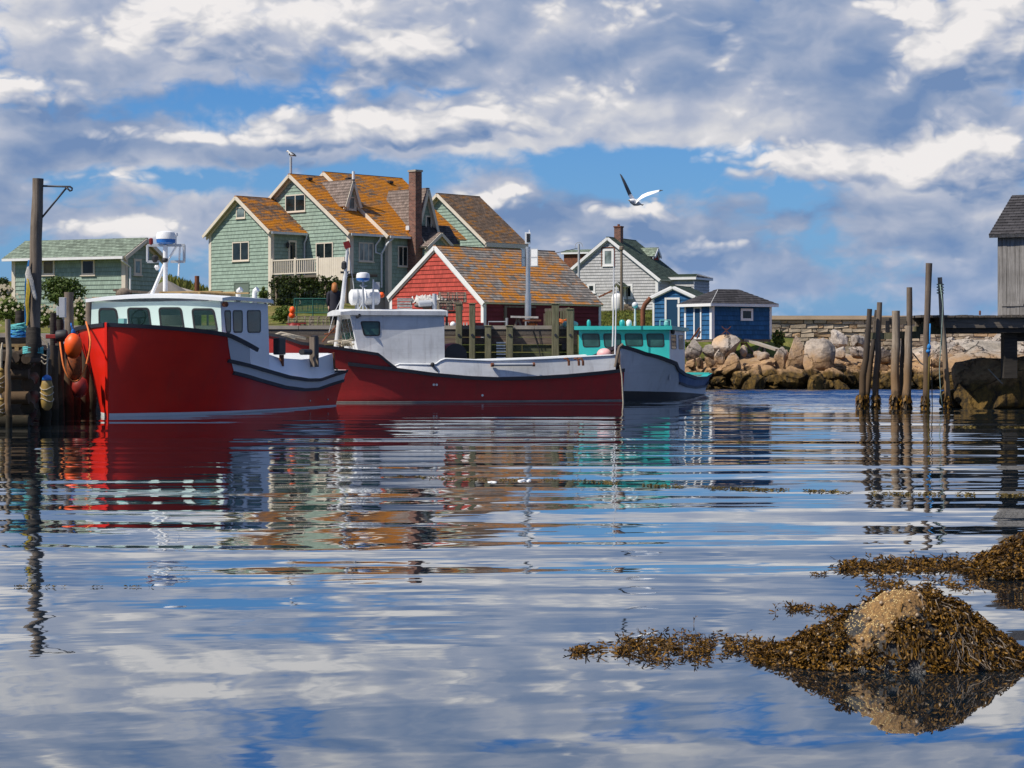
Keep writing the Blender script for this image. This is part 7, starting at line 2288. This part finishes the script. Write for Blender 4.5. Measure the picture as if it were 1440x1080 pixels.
# ------------------------------------------------------------------ piles, pier and shack at right
def pile_at(pb, pt, D, r0, r1, mat, label, seed, name='pile', D2=None, foot=True):
    a = W(pb[0], pb[1], D); a.z = -.5; b = W(pt[0], pt[1], D2 or D)
    rt = root(name, (W(pb[0], 0, D).x, D, 0), 0, label, 'pile')
    mb = MB(); wob_pile(mb, a, b, r0 * .92, r1 * .92, seed, 8, 14, .03); mb.build('shaft', M[mat], rt, world=True, smooth='auto')
    rr = random.Random(seed)
    if foot:
        mb = MB(); r = r0
        for i in range(160):
            t = rr.uniform(0, .11) ** 1.0; p = a.lerp(b, t + .1); th = rr.uniform(0, 6.28)
            d = V(math.cos(th), math.sin(th), 0); q = V(p.x, p.y, rr.uniform(-.05, .42)) + d * (r + .0)
            l = rr.uniform(.06, .16); s = d.cross(V(0, 0, 1)) * rr.uniform(.012, .03); o = d * rr.uniform(.02, .07)
            mb.poly([q - s, q + s, q + s * .8 + o - V(0, 0, l), q - s * .8 + o - V(0, 0, l)])
        mb.build('rockweed', M['weed'], rt, world=True)
    return rt

def right_piles():
    pile_at((1208.5, 575), (1223, 434.5), 58.0, .125, .08, 'pile_dark', 'leftmost dark pile, leaning to the right', 1)
    pile_at((1214, 571), (1233, 436), 59.5, .10, .07, 'pile_dark', 'dark pile leaning behind the leftmost one', 2)
    pile_at((1230.5, 575), (1237, 425), 58.2, .115, .082, 'pile', 'slim dark upright pile, third from the left', 3)
    pile_at((1259, 576), (1259.8, 437), 57.9, .155, .122, 'pile_pale', 'thick pale flat-topped pile, shortest of the group', 4)
    pile_at((1274, 576), (1278.3, 458), 57.6, .14, .115, 'pile_pale', 'thick short weathered pile splinted to a taller thin one', 5)
    pile_at((1277, 560), (1278.8, 404), 58.0, .09, .092, 'pile', 'tall brown pile rising behind the thick splinted one', 6, foot=False)
    pile_at((1265.5, 574), (1270, 475), 58.6, .07, .06, 'pile', 'thin hidden pile between the two thick pale ones', 7)
    pile_at((1300, 579), (1306.5, 370), 57.0, .105, .097, 'pile', 'tallest pile of the group, straight and brown', 8)
    pile_at((1334, 578), (1321.6, 390), 57.2, .105, .07, 'pile_pale', 'peeling pale pile leaning left, rope wound round its top', 9)
    # blue and tan lines on the tall piles
    mb = MB(); D = 56.8
    mb.tube([W(1308, 455, D), W(1307.5, 480, D), W(1306.5, 502, D)], .022, 7); mb.ball(W(1306.5, 488, D), (.06, .06, .09)); mb.ball(W(1305.5, 494, D), (.07, .06, .06))
    rt = root('blue_rope', W(1307, 480, D), 0, 'blue rope with knot hanging from the crossbeam by the tallest pile', 'rope'); mb.build('rope', M['rope_blue'], rt, world=True, smooth=True)
    mb = MB(); mb.tube([W(1307, 500, D), W(1306, 530, D), W(1305.5, 585, D)], .028, 6); mb.build('tail', M['weed_y'], rt, world=True, smooth=True)
    mb = MB(); mb.tube([W(1322, 400, 57), W(1326, 430, 56.9), W(1324, 470, 56.9), W(1321, 520, 56.9), W(1323, 555, 56.9), W(1326, 576, 56.9)], .013, 6)
    for k in range(4): 
        c = W(1322.3, 400 + k * 4, 57.2); mb.tube([c + V(.095 * math.cos(t), .095 * math.sin(t), .02 * math.sin(t)) for t in [i * .6 for i in range(11)]], .014, 5)
    tag(mb.build('green_line', M['net_line'], smooth=True, loc=W(1322, 430, 57)), 'thin grey-green line wound round the leaning pale pile and hanging down', 'rope')
    mb = MB(); mb.tube([W(1284, 497, 57.8), W(1294, 510, 57.5), W(1300, 514, 57.2)], .02, 5); mb.tube([W(1310, 505, 57), W(1311, 578, 57)], .014, 5); tag(mb.build('black_line', M['black'], smooth=True, loc=W(1290, 505, 57.5)), 'thin black line drooping from splinted pile towards tallest pile', 'rope')

def right_pier():
    D = 57.3
    rt = root('pier', (15, D, 0), 0, 'weathered plank pier running off the right edge under the grey shack', 'pier')
    zt = W(0, 443.5, D).z; x0 = W(1328, 0, D).x; x1 = x0 + 9
    rr = random.Random(61)
    mb = MB(); x = x0 - .7
    while x < x1:
        w = rr.uniform(.13, .2); mb.box(x, x + w - .015, D - .10 + rr.uniform(-.07, .05), D + 4.2, zt - .06, zt - .005 + rr.uniform(0, .02)); x += w
    mb.build('deck', M['wood_y'], rt, world=True)
    mb = MB(); mb.box(x0, x1, D, D + .22, zt - .36, zt - .07); mb.build('fascia_beam', M['wood_x'], rt, world=True)
    mb = MB(); mb.box(x0 + .1, x1, D + .05, D + .3, zt - .50, zt - .365); mb.box(x0, x1, D + 3.6, D + 3.9, zt - .5, zt - .07); mb.box(x0 - .1, x0 + .1, D + .3, D + 3.6, zt - .3, zt - .07); mb.build('stringer', M['wood_black'], rt, world=True)
    # pieced crossbeam running left through the piles
    for i, (a, b, t, u) in enumerate(((1223, 1262, 468, 477), (1262, 1295, 466, 476), (1286, 1330, 459, 470), (1297, 1330, 452.5, 462))):
        mb = MB(); p, q = W(a, t, 58.2), W(b, t - .5, 58.0); mb.box(p.x, q.x, 58.15 - .1 * (i % 2) + (i * .03), 58.4, W(0, u, 58.2).z, p.z); mb.build('crossbeam', M['wood_green'], rt, world=True)
    mb = MB(); mb.box(W(1226, 0, 58.3).x, W(1318, 0, 58.3).x, 58.45, 58.65, W(0, 456, 58.5).z, W(0, 446, 58.5).z); mb.build('rear_beam', M['wood_x'], rt, world=True)
    for px in (1231, 1248, 1290, 1302):
        mb = MB(); p = W(px, 0, 58.4); mb.box(p.x - .06, p.x + .06, 58.35, 58.44, W(0, 467, 58.3).z, W(0, 451, 58.3).z); mb.build('block', M['wood'], rt, world=True)
    mb = MB(); p, q = W(1408.5, 465, 57.9), W(1427, 465, 57.9); mb.box(p.x, q.x, 57.6, 58.0, .9, zt - .37); mb.build('support_post', M['wood_black'], rt, world=True)
    mb = MB(); mb.box(q.x + .005, q.x + 3, 57.7, 57.9, W(0, 480, 57.8).z, W(0, 466, 57.8).z); mb.build('cross_tie', M['wood_black'], rt, world=True)
    mb = MB(); mb.lathe(W(1378, 443, 57.6), [(.03, 0), (.03, .12), (.01, .13)], 6); mb.build('cleat', M['rust'], rt, world=True)
    # grey shack
    th = 30; P = W(1403.5, 447, 57.8); P.z = zt + .02
    fr = Frame(P, th)
    rt = root('grey_shack', P, -R(th), 'unpainted silver-grey board shack with dark roof at the right edge', 'shack')
    ze = fr.z(0, 0, 331); L, Dp = 4.5, 4.4
    mb = MB(); x = .0; i = 0
    while x < L:
        w = rr.uniform(.11, .17)
        if not (1.05 < x < 1.9): mb.box(x, x + w - .008, -.02 - rr.uniform(0, .012), .03, 0 if x > .12 else -.15, ze + .05)
        x += w
    y = .03
    while y < Dp:
        w = rr.uniform(.11, .17); mb.box(-.02 - rr.uniform(0, .012), .03, y, y + w - .008, 0, ze + .05 + 1.0 * (1 - abs(y + .07 - Dp / 2) / (Dp / 2))); y += w
    mb.build('wall', M['shack_board'], rt)
    mb = MB(); mb.box(.05, L, .04, Dp, .01, ze); mb.build('inner_wall', M['wood_black'], rt)
    mb = MB(); mb.box(.93, 1.05, -.05, .03, -.05, ze - .05); mb.box(1.9, 2.0, -.05, .03, -.05, ze - .05); mb.box(1.05, 1.9, -.05, .03, ze - .3, ze - .2); mb.build('door_frame', M['shack_board'], rt)
    mb = MB(); mb.box(1.06, 1.89, -.01, .035, .0, ze - .31); mb.build('door', M['wood_black'], rt)
    mb = MB(); mb.box(.12, .75, -.055, -.034, .25, .32); mb.build('batten', M['shack_board'], rt)
    o = .2; zr = ze + 1.2
    s_ = (zr - ze) / (Dp / 2)
    mb = MB()
    roof_plane(mb, (-o, -o, ze - o * s_ + .03), (L + o, -o, ze - o * s_ + .03), (L + o, Dp / 2, zr + .03), (-o, Dp / 2, zr + .03))
    roof_plane(mb, (L + o, Dp + o, ze - o * s_ + .03), (-o, Dp + o, ze - o * s_ + .03), (-o, Dp / 2, zr + .03), (L + o, Dp / 2, zr + .03))
    mb.build('roof', [M['roof_char'], M['shack_board']], rt)
right_piles(); right_pier()

def pier_boulders():
    for c, s, rz, lab, me in ((W(1408, 552, 59.3), (1.9, 1.4, 1.05), .2, 'big shade-darkened boulder at right under the pier', ROUND[1]), (W(1338, 560, 59.2), (.75, .7, .55), .6, 'smaller dark boulder sloping into the water left of the big one', ROCKS[3]), (W(1470, 545, 60.5), (1.4, 1.5, 1.4), 1.6, 'dark boulder cut by the right edge beneath the shack', ROUND[2])):
        m2 = me.copy(); m2.materials.clear(); m2.materials.append(M['rock_shade'])  # stone colour already carries the shade of the pier
        put_rock(m2, c, s, rz, 0, lab)
    mb = MB(); mb.tube([W(1390, 519, 58.4), W(1411, 541, 58.2)], .018, 5); tag(mb.build('loose_line', M['rope_tan'], loc=W(1400, 530, 58.3)), 'thin pale line lying over the big dark boulder', 'rope')
pier_boulders()

# ------------------------------------------------------------------ foreground boulder with weed, snails and barnacles
SIL = [(-1.25, -.30), (-.85, -.03), (-.70, .05), (-.55, .115), (-.36, .215), (-.2, .325), (-.11, .375), (-.02, .392), (.07, .388), (.18, .35), (.30, .29), (.42, .20), (.53, .12), (.62, .045), (.72, -.05), (1.0, -.30)]
FC = W(1272, 930, 11.25)
def fg_h(x, y, rough=True):
    s = lerp_tab(SIL, x)
    w = .40 + .14 * (1 - abs(x) / 1.2)
    yy = y / w
    z = (s + .30) * max(0, 1 - abs(yy) ** 2.1) ** .8 - .30
    if rough:
        z += mnoise.noise(V(x * 5, y * 5, 2)) * .030 + mnoise.noise(V(x * 14, y * 14, 3)) * .020 + mnoise.noise(V(x * 32, y * 32, 7)) * .009
    return z
def fg_n(x, y):
    e = .02
    return V(-(fg_h(x + e, y, False) - fg_h(x - e, y, False)) / (2 * e), -(fg_h(x, y + e, False) - fg_h(x, y - e, False)) / (2 * e), 1).normalized()

def fg_rock_mat():
    m, g, b = new_mat('foreground_granite')
    tc = g.n('ShaderNodeTexCoord'); P = tc.outputs['Object']
    x, y, z = g.xyz(P)[:3]
    n = g.noise(P, 9.0, 8, .7); n2 = g.noise(P, 60.0, 4, .6)
    tan = g.mix(g.rng(n2, .3, .7), (.09, .048, .018), (.34, .19, .06))
    dark = g.mix(g.rng(n2, .35, .7), (.014, .013, .013), (.06, .055, .05))
    k = g.m('ADD', g.m('MULTIPLY', z, 5.0), g.m('MULTIPLY', g.m('SUBTRACT', n, .5), 7.5))
    ridge = g.m('ABSOLUTE', g.m('SUBTRACT', x, g.m('MULTIPLY_ADD', z, 1.1, -.42)))
    k = g.m('SUBTRACT', g.m('ADD', k, .35), g.m('MULTIPLY', ridge, 10.0))
    c = g.mix(g.rng(k, .2, .9), dark, tan)
    vo = g.n('ShaderNodeTexVoronoi'); vo.inputs['Scale'].default_value = 48; g.put(vo.inputs['Vector'], P)
    g.put(b.inputs['Base Color'], c)
    wet = g.rng(z, .0, .14, .25, .8)
    g.put(b.inputs['Roughness'], wet); b.inputs['Specular IOR Level'].default_value = .4
    bn = g.n('ShaderNodeBump'); bn.inputs['Strength'].default_value = .9; bn.inputs['Distance'].default_value = .012
    g.put(bn.inputs['Height'], g.m('ADD', n2, g.m('MULTIPLY', vo.outputs['Distance'], .8))); g.put(b.inputs['Normal'], bn.outputs[0])
    return m

def frond(mb, rr, p, d, n, length, width, seg=5, lift=.01, mat=0, fork=True, curl=.25, surf=None, hug=None):
    """a flat ribbon that follows direction d over the surface and may fork"""
    p = Vector(p); d = Vector(d).normalized(); st = length / seg
    s = d.cross(n)
    if s.length < 1e-3: return
    s.normalize(); tw = rr.uniform(-.8, .8)
    prev = None; w = width
    for i in range(seg + 1):
        t = i / seg
        side = (s * math.cos(tw) + n * math.sin(tw)) * w * (.55 + .9 * math.sin(math.pi * min(1, t * .9 + .1)) ** 1.0)
        a, b = p - side * .5, p + side * .5
        if prev: mb.poly([prev[0], prev[1], b, a], mat)
        prev = (a, b)
        d = (d + V(rr.gauss(0, curl), rr.gauss(0, curl), rr.gauss(0, curl * .6) - .12)).normalized()
        p = p + d * st
        if hug:
            h = hug(p.x, p.y) + lift * rr.uniform(.4, 1.3)
            if p.z < h: p.z = h
            elif p.z > h + .05: p.z = h + .05
        tw += rr.uniform(-.5, .5)
        if fork and i in (seg - 2, seg - 3) and rr.random() < .6:
            frond(mb, rr, p, d + s * rr.choice((-.7, .7)), n, length * .4, width, 2, lift, mat, False, curl, surf, hug)

def foreground_rock():
    rt = root('weedy_boulder', (FC.x, FC.y, 0), 0, 'tan-topped foreground boulder hung with brown rockweed, mirrored in still water', 'boulder')
    xs = [-1.05 + i * .0125 for i in range(150)]; ys = [-.56 + i * .0125 for i in range(91)]
    mb = MB(); mb.grid([[(x, y, fg_h(x, y)) for x in xs] for y in ys]); mb.build('stone', fg_rock_mat(), rt, smooth=True)
    rr = random.Random(71)
    mb = MB(); cnt = 0; tries = 0
    while cnt < 520 and tries < 20000:
        tries += 1
        x = rr.uniform(-.84, .76); y = rr.uniform(-.5, .3)
        z = fg_h(x, y)
        if z < -.02: continue
        nz = mnoise.noise(V(x * 4, y * 4, 11)) * .8
        # the bare tan ridge runs from the top down the left front; weed hangs thickest on the right and round the foot
        xr_ = 1.1 * z - .42
        right = sstep(.02, .16, x - xr_); foot = sstep(.12, .02, z); back = sstep(.02, .16, y)
        left = sstep(-.27, -.42, x) * .85
        bare = sstep(.30, .385, z) * sstep(.35, .05, x)
        pr = max(right * .95, foot, left, back * .6) * (1 - bare * .62) + nz * .5
        if abs(x - xr_) < .03 and z > .06 and y < .05: pr -= .4
        if x < xr_ - .06 and z > .03: pr -= .2
        if rr.random() > pr: continue
        n = fg_n(x, y); down = V(n.x, n.y, 0)
        down = down.normalized() if down.length > .05 else V(rr.gauss(0, 1), -1, 0).normalized()
        big = rr.uniform(.6, 1.25); kk = int(rr.uniform(7, 15))
        for q in range(kk):
            d = down * rr.uniform(.1, .9) + V(rr.gauss(0, .75), rr.gauss(0, .75), rr.gauss(-.1, .4)) + n * rr.uniform(.2, .9)
            frond(mb, rr, V(x + rr.gauss(0, .014), y + rr.gauss(0, .014), z + .004), d, n, rr.uniform(.035, .085) * big, rr.uniform(.006, .013), 5, .016, 0, True, .42, None, lambda a, b: max(fg_h(a, b), -.01))
        cnt += 1
    o = mb.build('rockweed', M['weed'], rt); o['kind'] = 'stuff'
    mb = MB()
    for i in range(170):
        x = rr.gauss(.34, .12); y = rr.uniform(-.38, -.05); z = fg_h(x, y)
        if z < .01: continue
        n = fg_n(x, y); d = V(rr.gauss(.1, .5), -.6, rr.gauss(-.5, .3)) + n * .2
        frond(mb, rr, V(x, y, z + .02), d, n, rr.uniform(.08, .22), rr.uniform(.003, .005), 7, .02, 0, False, .22, None, lambda a, b: max(fg_h(a, b), .0))
    o = mb.build('bare_stipes', M['weed_stem'], rt); o['kind'] = 'stuff'
    mb = MB()
    for i in range(2300):
        x = rr.uniform(-.62, .45); y = rr.uniform(-.48, .1); z = fg_h(x, y)
        if z < .01: continue
        if mnoise.noise(V(x * 9, y * 9, 4)) < -.12 - .4 * sstep(-.1, -.3, x): continue
        n = fg_n(x, y); r = rr.uniform(.0022, .0058); c = V(x, y, z)
        mb.lathe(c - n * .002, [(r, 0), (r * .75, r * .7), (r * .35, r * 1.0), (r * .1, r * .8)], 6, axis=n)
    o = mb.build('barnacles', M['barnacle'], rt); o['kind'] = 'stuff'
    # periwinkles
    mbp = MB(); prof = []
    mbp.lathe((0, 0, 0), [(.004, -.002), (.0095, .002), (.0115, .007), (.009, .013), (.005, .0175), (.0015, .020)], 10, axis=(0, .25, 1))
    proto = mbp.build('periwinkle', M['snail'], smooth=True)
    tag(proto, 'small tan periwinkle snail clinging to the weedy foreground boulder', 'snail', 'periwinkles on the foreground boulder')
    spots = []
    for i in range(62):
        for _ in range(50):
            x = rr.uniform(-.66, .58); y = rr.uniform(-.42, .06); z = fg_h(x, y)
            if z > .035 and (x < -.1 or z > .2 or rr.random() < .4): break
        spots.append((x, y))
    spots += [(-.015, .02), (.19, .02), (.31, 0.02), (.33, .0), (.425, .0), (-.235, .0), (.265, .01)]
    for i, (x, y) in enumerate(spots):
        o = proto if i == 0 else proto.copy()
        if i: COL.objects.link(o)
        n = fg_n(x, y); o.location = V(FC.x + x, FC.y + y, fg_h(x, y) + .006) + n * .002
        s = rr.uniform(.6, 1.25); o.scale = (s, s, s)
        o.rotation_euler = (n.lerp(V(rr.gauss(0, .5), rr.gauss(0, .5), 1), .4)).to_track_quat('Z', 'Y').to_euler()
foreground_rock()

# second weedy ledge at the right edge
def side_ledge():
    c = W(1440, 818, 15.6)
    rt = root('weedy_ledge', (c.x, c.y, 0), 0, 'low rockweed-covered ledge entering from the right edge behind the foreground boulder', 'rock')
    def h(x, y): return (.36 * max(0, 1 - (abs(x - .12) / .62) ** 1.6) * max(0, 1 - abs(y / .55) ** 2)) - .08 + mnoise.noise(V(x * 5, y * 5, 30)) * .03 + mnoise.noise(V(x * 16, y * 16, 31)) * .012
    xs = [-.8 + i * .025 for i in range(70)]; ys = [-.6 + i * .025 for i in range(49)]
    mb = MB(); mb.grid([[(x, y, h(x, y)) for x in xs] for y in ys]); mb.build('stone', fg_rock_mat(), rt, smooth=True)
    rr = random.Random(81); mb = MB(); mb2 = MB()
    for i in range(2600):
        x = rr.uniform(-.62, .85); y = rr.uniform(-.5, .35); z = h(x, y)
        if z < -.02: continue
        if x < -.3 and y < -.3 and rr.random() < .4: continue
        d = V(rr.gauss(0, .7), rr.gauss(-.5, .6), .3)
        frond(mb, rr, V(x, y, max(z, .0)), d, V(0, -.3, 1), rr.uniform(.05, .14), rr.uniform(.008, .015), 4, .02, 0, True, .35, None, lambda a, b: max(h(a, b), 0))
    for i in range(420):
        x = rr.uniform(-.5, .6); y = rr.uniform(-.5, 0); z = h(x, y)
        if z < .0: continue
        r = rr.uniform(.004, .008); mb2.ball((x, y, z), (r, r, r), 6, 4)
    mb.build('rockweed', M['weed'], rt)['kind'] = 'stuff'
    mb2.build('barnacles', M['barnacle'], rt)['kind'] = 'stuff'
side_ledge()

# floating weed on the water
def floating_weed():
    rr = random.Random(91); mb = MB()
    def patch(px0, px1, yfun, dens, spread, size, up=.5):
        n = int((px1 - px0) * dens)
        for i in range(n):
            px = rr.uniform(px0, px1); t = (px - px0) / (px1 - px0)
            py = yfun(t) + rr.gauss(0, spread(t) if callable(spread) else spread)
            if mnoise.noise(V(px * .045, py * .16, 3.0)) < -.02: continue
            D = DW(py); p = W(px, py, D); p.z = .003
            d = V(rr.gauss(0, 1), rr.gauss(0, .7), abs(rr.gauss(0, up)))
            frond(mb, rr, p, d, V(0, -.2, 1), size * rr.uniform(.5, 1.4), size * rr.uniform(.10, .2), 3, .01, 0, True, .5, None, lambda a, b: .002)
    patch(800, 905, lambda t: 917 - 4 * t, 2.2, lambda t: 2 + 6 * t, .06)
    patch(870, 1090, lambda t: 907 + 3 * t, 6.5, lambda t: 9 * math.sin(math.pi * min(1, .15 + t * .85)) + 1, .048)
    patch(900, 1000, lambda t: 924, 3.0, 6, .05)
    patch(1090, 1178, lambda t: 858 - 1.5 * math.sin(6 * t), 3.2, 2.2, .05)
    patch(1180, 1385, lambda t: 798 - 6 * t, 8.0, 5, .075)
    patch(1205, 1385, lambda t: 822, 2.2, 4, .06)
    patch(1140, 1160, lambda t: 808, 1.6, 1, .05)
    tag(mb.build('floating_rockweed', M['weed']), 'brown rockweed floating in rafts left of and behind the foreground boulder', 'seaweed', kind='stuff')
    mb = MB()
    def line(px0, px1, yf, dens, sp, size):
        n = int((px1 - px0) * dens)
        for i in range(n):
            px = rr.uniform(px0, px1); py = yf((px - px0) / (px1 - px0)) + rr.gauss(0, sp)
            if mnoise.noise(V(px * .022, 0, 5.0)) < -.12: continue
            D = DW(py); p = W(px, py, D); p.z = .004
            d = V(rr.gauss(0, 1.3), rr.gauss(0, .5), abs(rr.gauss(0, .08)))
            frond(mb, rr, p, d, V(0, -.2, 1), size * rr.uniform(.5, 1.4), size * .25, 3, .01, 0, False, .5, None, lambda a, b: .003)
    line(560, 1010, lambda t: 669 + 16 * t + 2 * math.sin(9 * t), 1.1, .7, .045)
    line(1000, 1180, lambda t: 687 + 5 * t, 1.7, .8, .05)
    line(1180, 1450, lambda t: 693 + 4 * t, 1.0, .7, .05)
    line(1340, 1445, lambda t: 601, 1.2, .5, .09)
    line(20, 230, lambda t: 826, .35, .4, .03)
    tag(mb.build('drifting_weed_line', M['weed_y']), 'thin yellowish line of drifting weed across the middle of the harbour', 'seaweed', kind='stuff')
    for px, py, s, lab in ((735, 676, .065, 'white foam clump drifting beside the weed line, right of two'), (694, 678, .05, 'small white foam clump drifting left of the bigger one')):
        D = DW(py); c = W(px, py, D); c.z = 0; mb = MB()
        for i in range(9): mb.ball(c + V(rr.uniform(-1.4, 1.4) * s, rr.uniform(-1, 1) * s, .0), (s * rr.uniform(.3, .6), s * .5, s * rr.uniform(.12, .3)), 8, 6)
        tag(mb.build('foam_clump', M['white_plastic'], smooth=True, loc=c), lab, 'foam')
floating_weed()

# ------------------------------------------------------------------ gulls
def flying_gull():
    D = 60.0; c = W(893, 284, D)
    rt = root('flying_gull', c, 0, 'white gull flying with both wings raised, left of the cumulus cloud', 'gull')
    def q(px, py, dy=0): return W(px, py, D + dy) - c
    mb = MB()
    # continuous body from beak side to tail, wings as tapering blades joined at the shoulders
    mb.tube([q(885, 281.5, -.12), q(886.5, 282, -.1), q(889, 283, -.04), q(893, 285, .05), q(897, 286.2, .14), q(901, 287.2, .24)], [.012, .05, .085, .10, .07, .025], 14)
    i0 = len(mb.fs)
    def blade(pts, chords, mat, tz, cx=.2):
        rows = []
        for (px, py, dy), ch in zip(pts, chords):
            p = q(px, py, dy); rows.append([p + V(-cx * ch, -.5 * ch, tz * ch), p + V(0, -.1 * ch, .035 * ch + .006), p + V(cx * ch, .5 * ch, -tz * ch), p + V(0, -.1 * ch, -.012), p + V(-cx * ch, -.5 * ch, tz * ch)])
        mb.grid(rows, mat)
    blade([(890.5, 281.5, 0), (886, 274, -.05), (881.5, 264, -.1), (877, 254, -.08), (873.5, 247, .0), (871.8, 244.5, .05)], [.17, .16, .14, .11, .07, .02], lambda a, b: 1 if a > 0 else 0, -.18, .36)
    blade([(894.5, 284, .02), (901, 277.5, -.02), (909, 273.5, -.05), (919, 270.5, -.02), (927, 268.3, .05), (932, 267.6, .1)], [.20, .19, .17, .13, .08, .02], lambda a, b: 1 if a > 3 else 0, -.42)
    mb.poly([q(899, 286, .18), q(903, 289.5, .42), q(906, 287.5, .42), q(900, 287, .18)], 0)
    mb.build('body', [M['gull_white'], M['gull_dark']], rt, smooth='auto')
    mb = MB(); mb.tube([q(885.2, 281.6, -.125), q(883.2, 282, -.17)], [.018, .004], 8); mb.build('beak', M['gull_beak'], rt)
    mb = MB(); mb.tube([q(889, 286, .05), q(894, 288.2, .12), q(897, 288, .2)], [.015, .02, .012], 6); mb.build('feet', M['gull_beak'], rt)
flying_gull()

def perched_gull():
    p = Vector(VENT_TOP); s = 1.0
    rt = root('perched_gull', p, 0, 'black-backed gull perched on the vent pipe of the large green house', 'gull')
    mb = MB(); mb.tube([(-.24, 0, .36), (-.20, 0, .37), (-.14, 0, .34), (-.10, 0, .26), (0, 0, .17), (.14, 0, .13), (.28, 0, .07)], [.03, .065, .06, .075, .115, .085, .015], 14); mb.build('body', M['gull_white'], rt, smooth=True)
    mb = MB()
    for sd in (-1, 1): mb.grid([[V(-.10 + .42 * u, sd * (.085 + .03 * math.sin(math.pi * v) - .05 * u), .255 - .16 * u - .14 * v * (1 - u * .6)) for v in [k / 5 for k in range(6)]] for u in [k / 7 for k in range(8)]])
    mb.tube([(-.08, 0, .26), (.05, 0, .225), (.2, 0, .16), (.34, 0, .08)], [.05, .085, .06, .012], 12)
    mb.build('wings', M['gull_dark'], rt, smooth=True)
    mb = MB(); mb.tube([(-.25, 0, .36), (-.30, 0, .345)], [.016, .004], 8); mb.build('beak', M['gull_beak'], rt)
    for sd in (-1, 1):
        mb = MB(); mb.tube([(.0, .03 * sd, .09), (.0, .03 * sd, 0)], .008, 6); mb.bar((-.04, .03 * sd, .005), (.01, .03 * sd, .005), .03, .008); mb.build('leg', M['gull_beak'], rt)
    for sd in (-1, 1):
        mb = MB(); mb.ball((-.215, .055 * sd, .385), .009, 8, 6); mb.build('eye', M['black'], rt)
perched_gull()
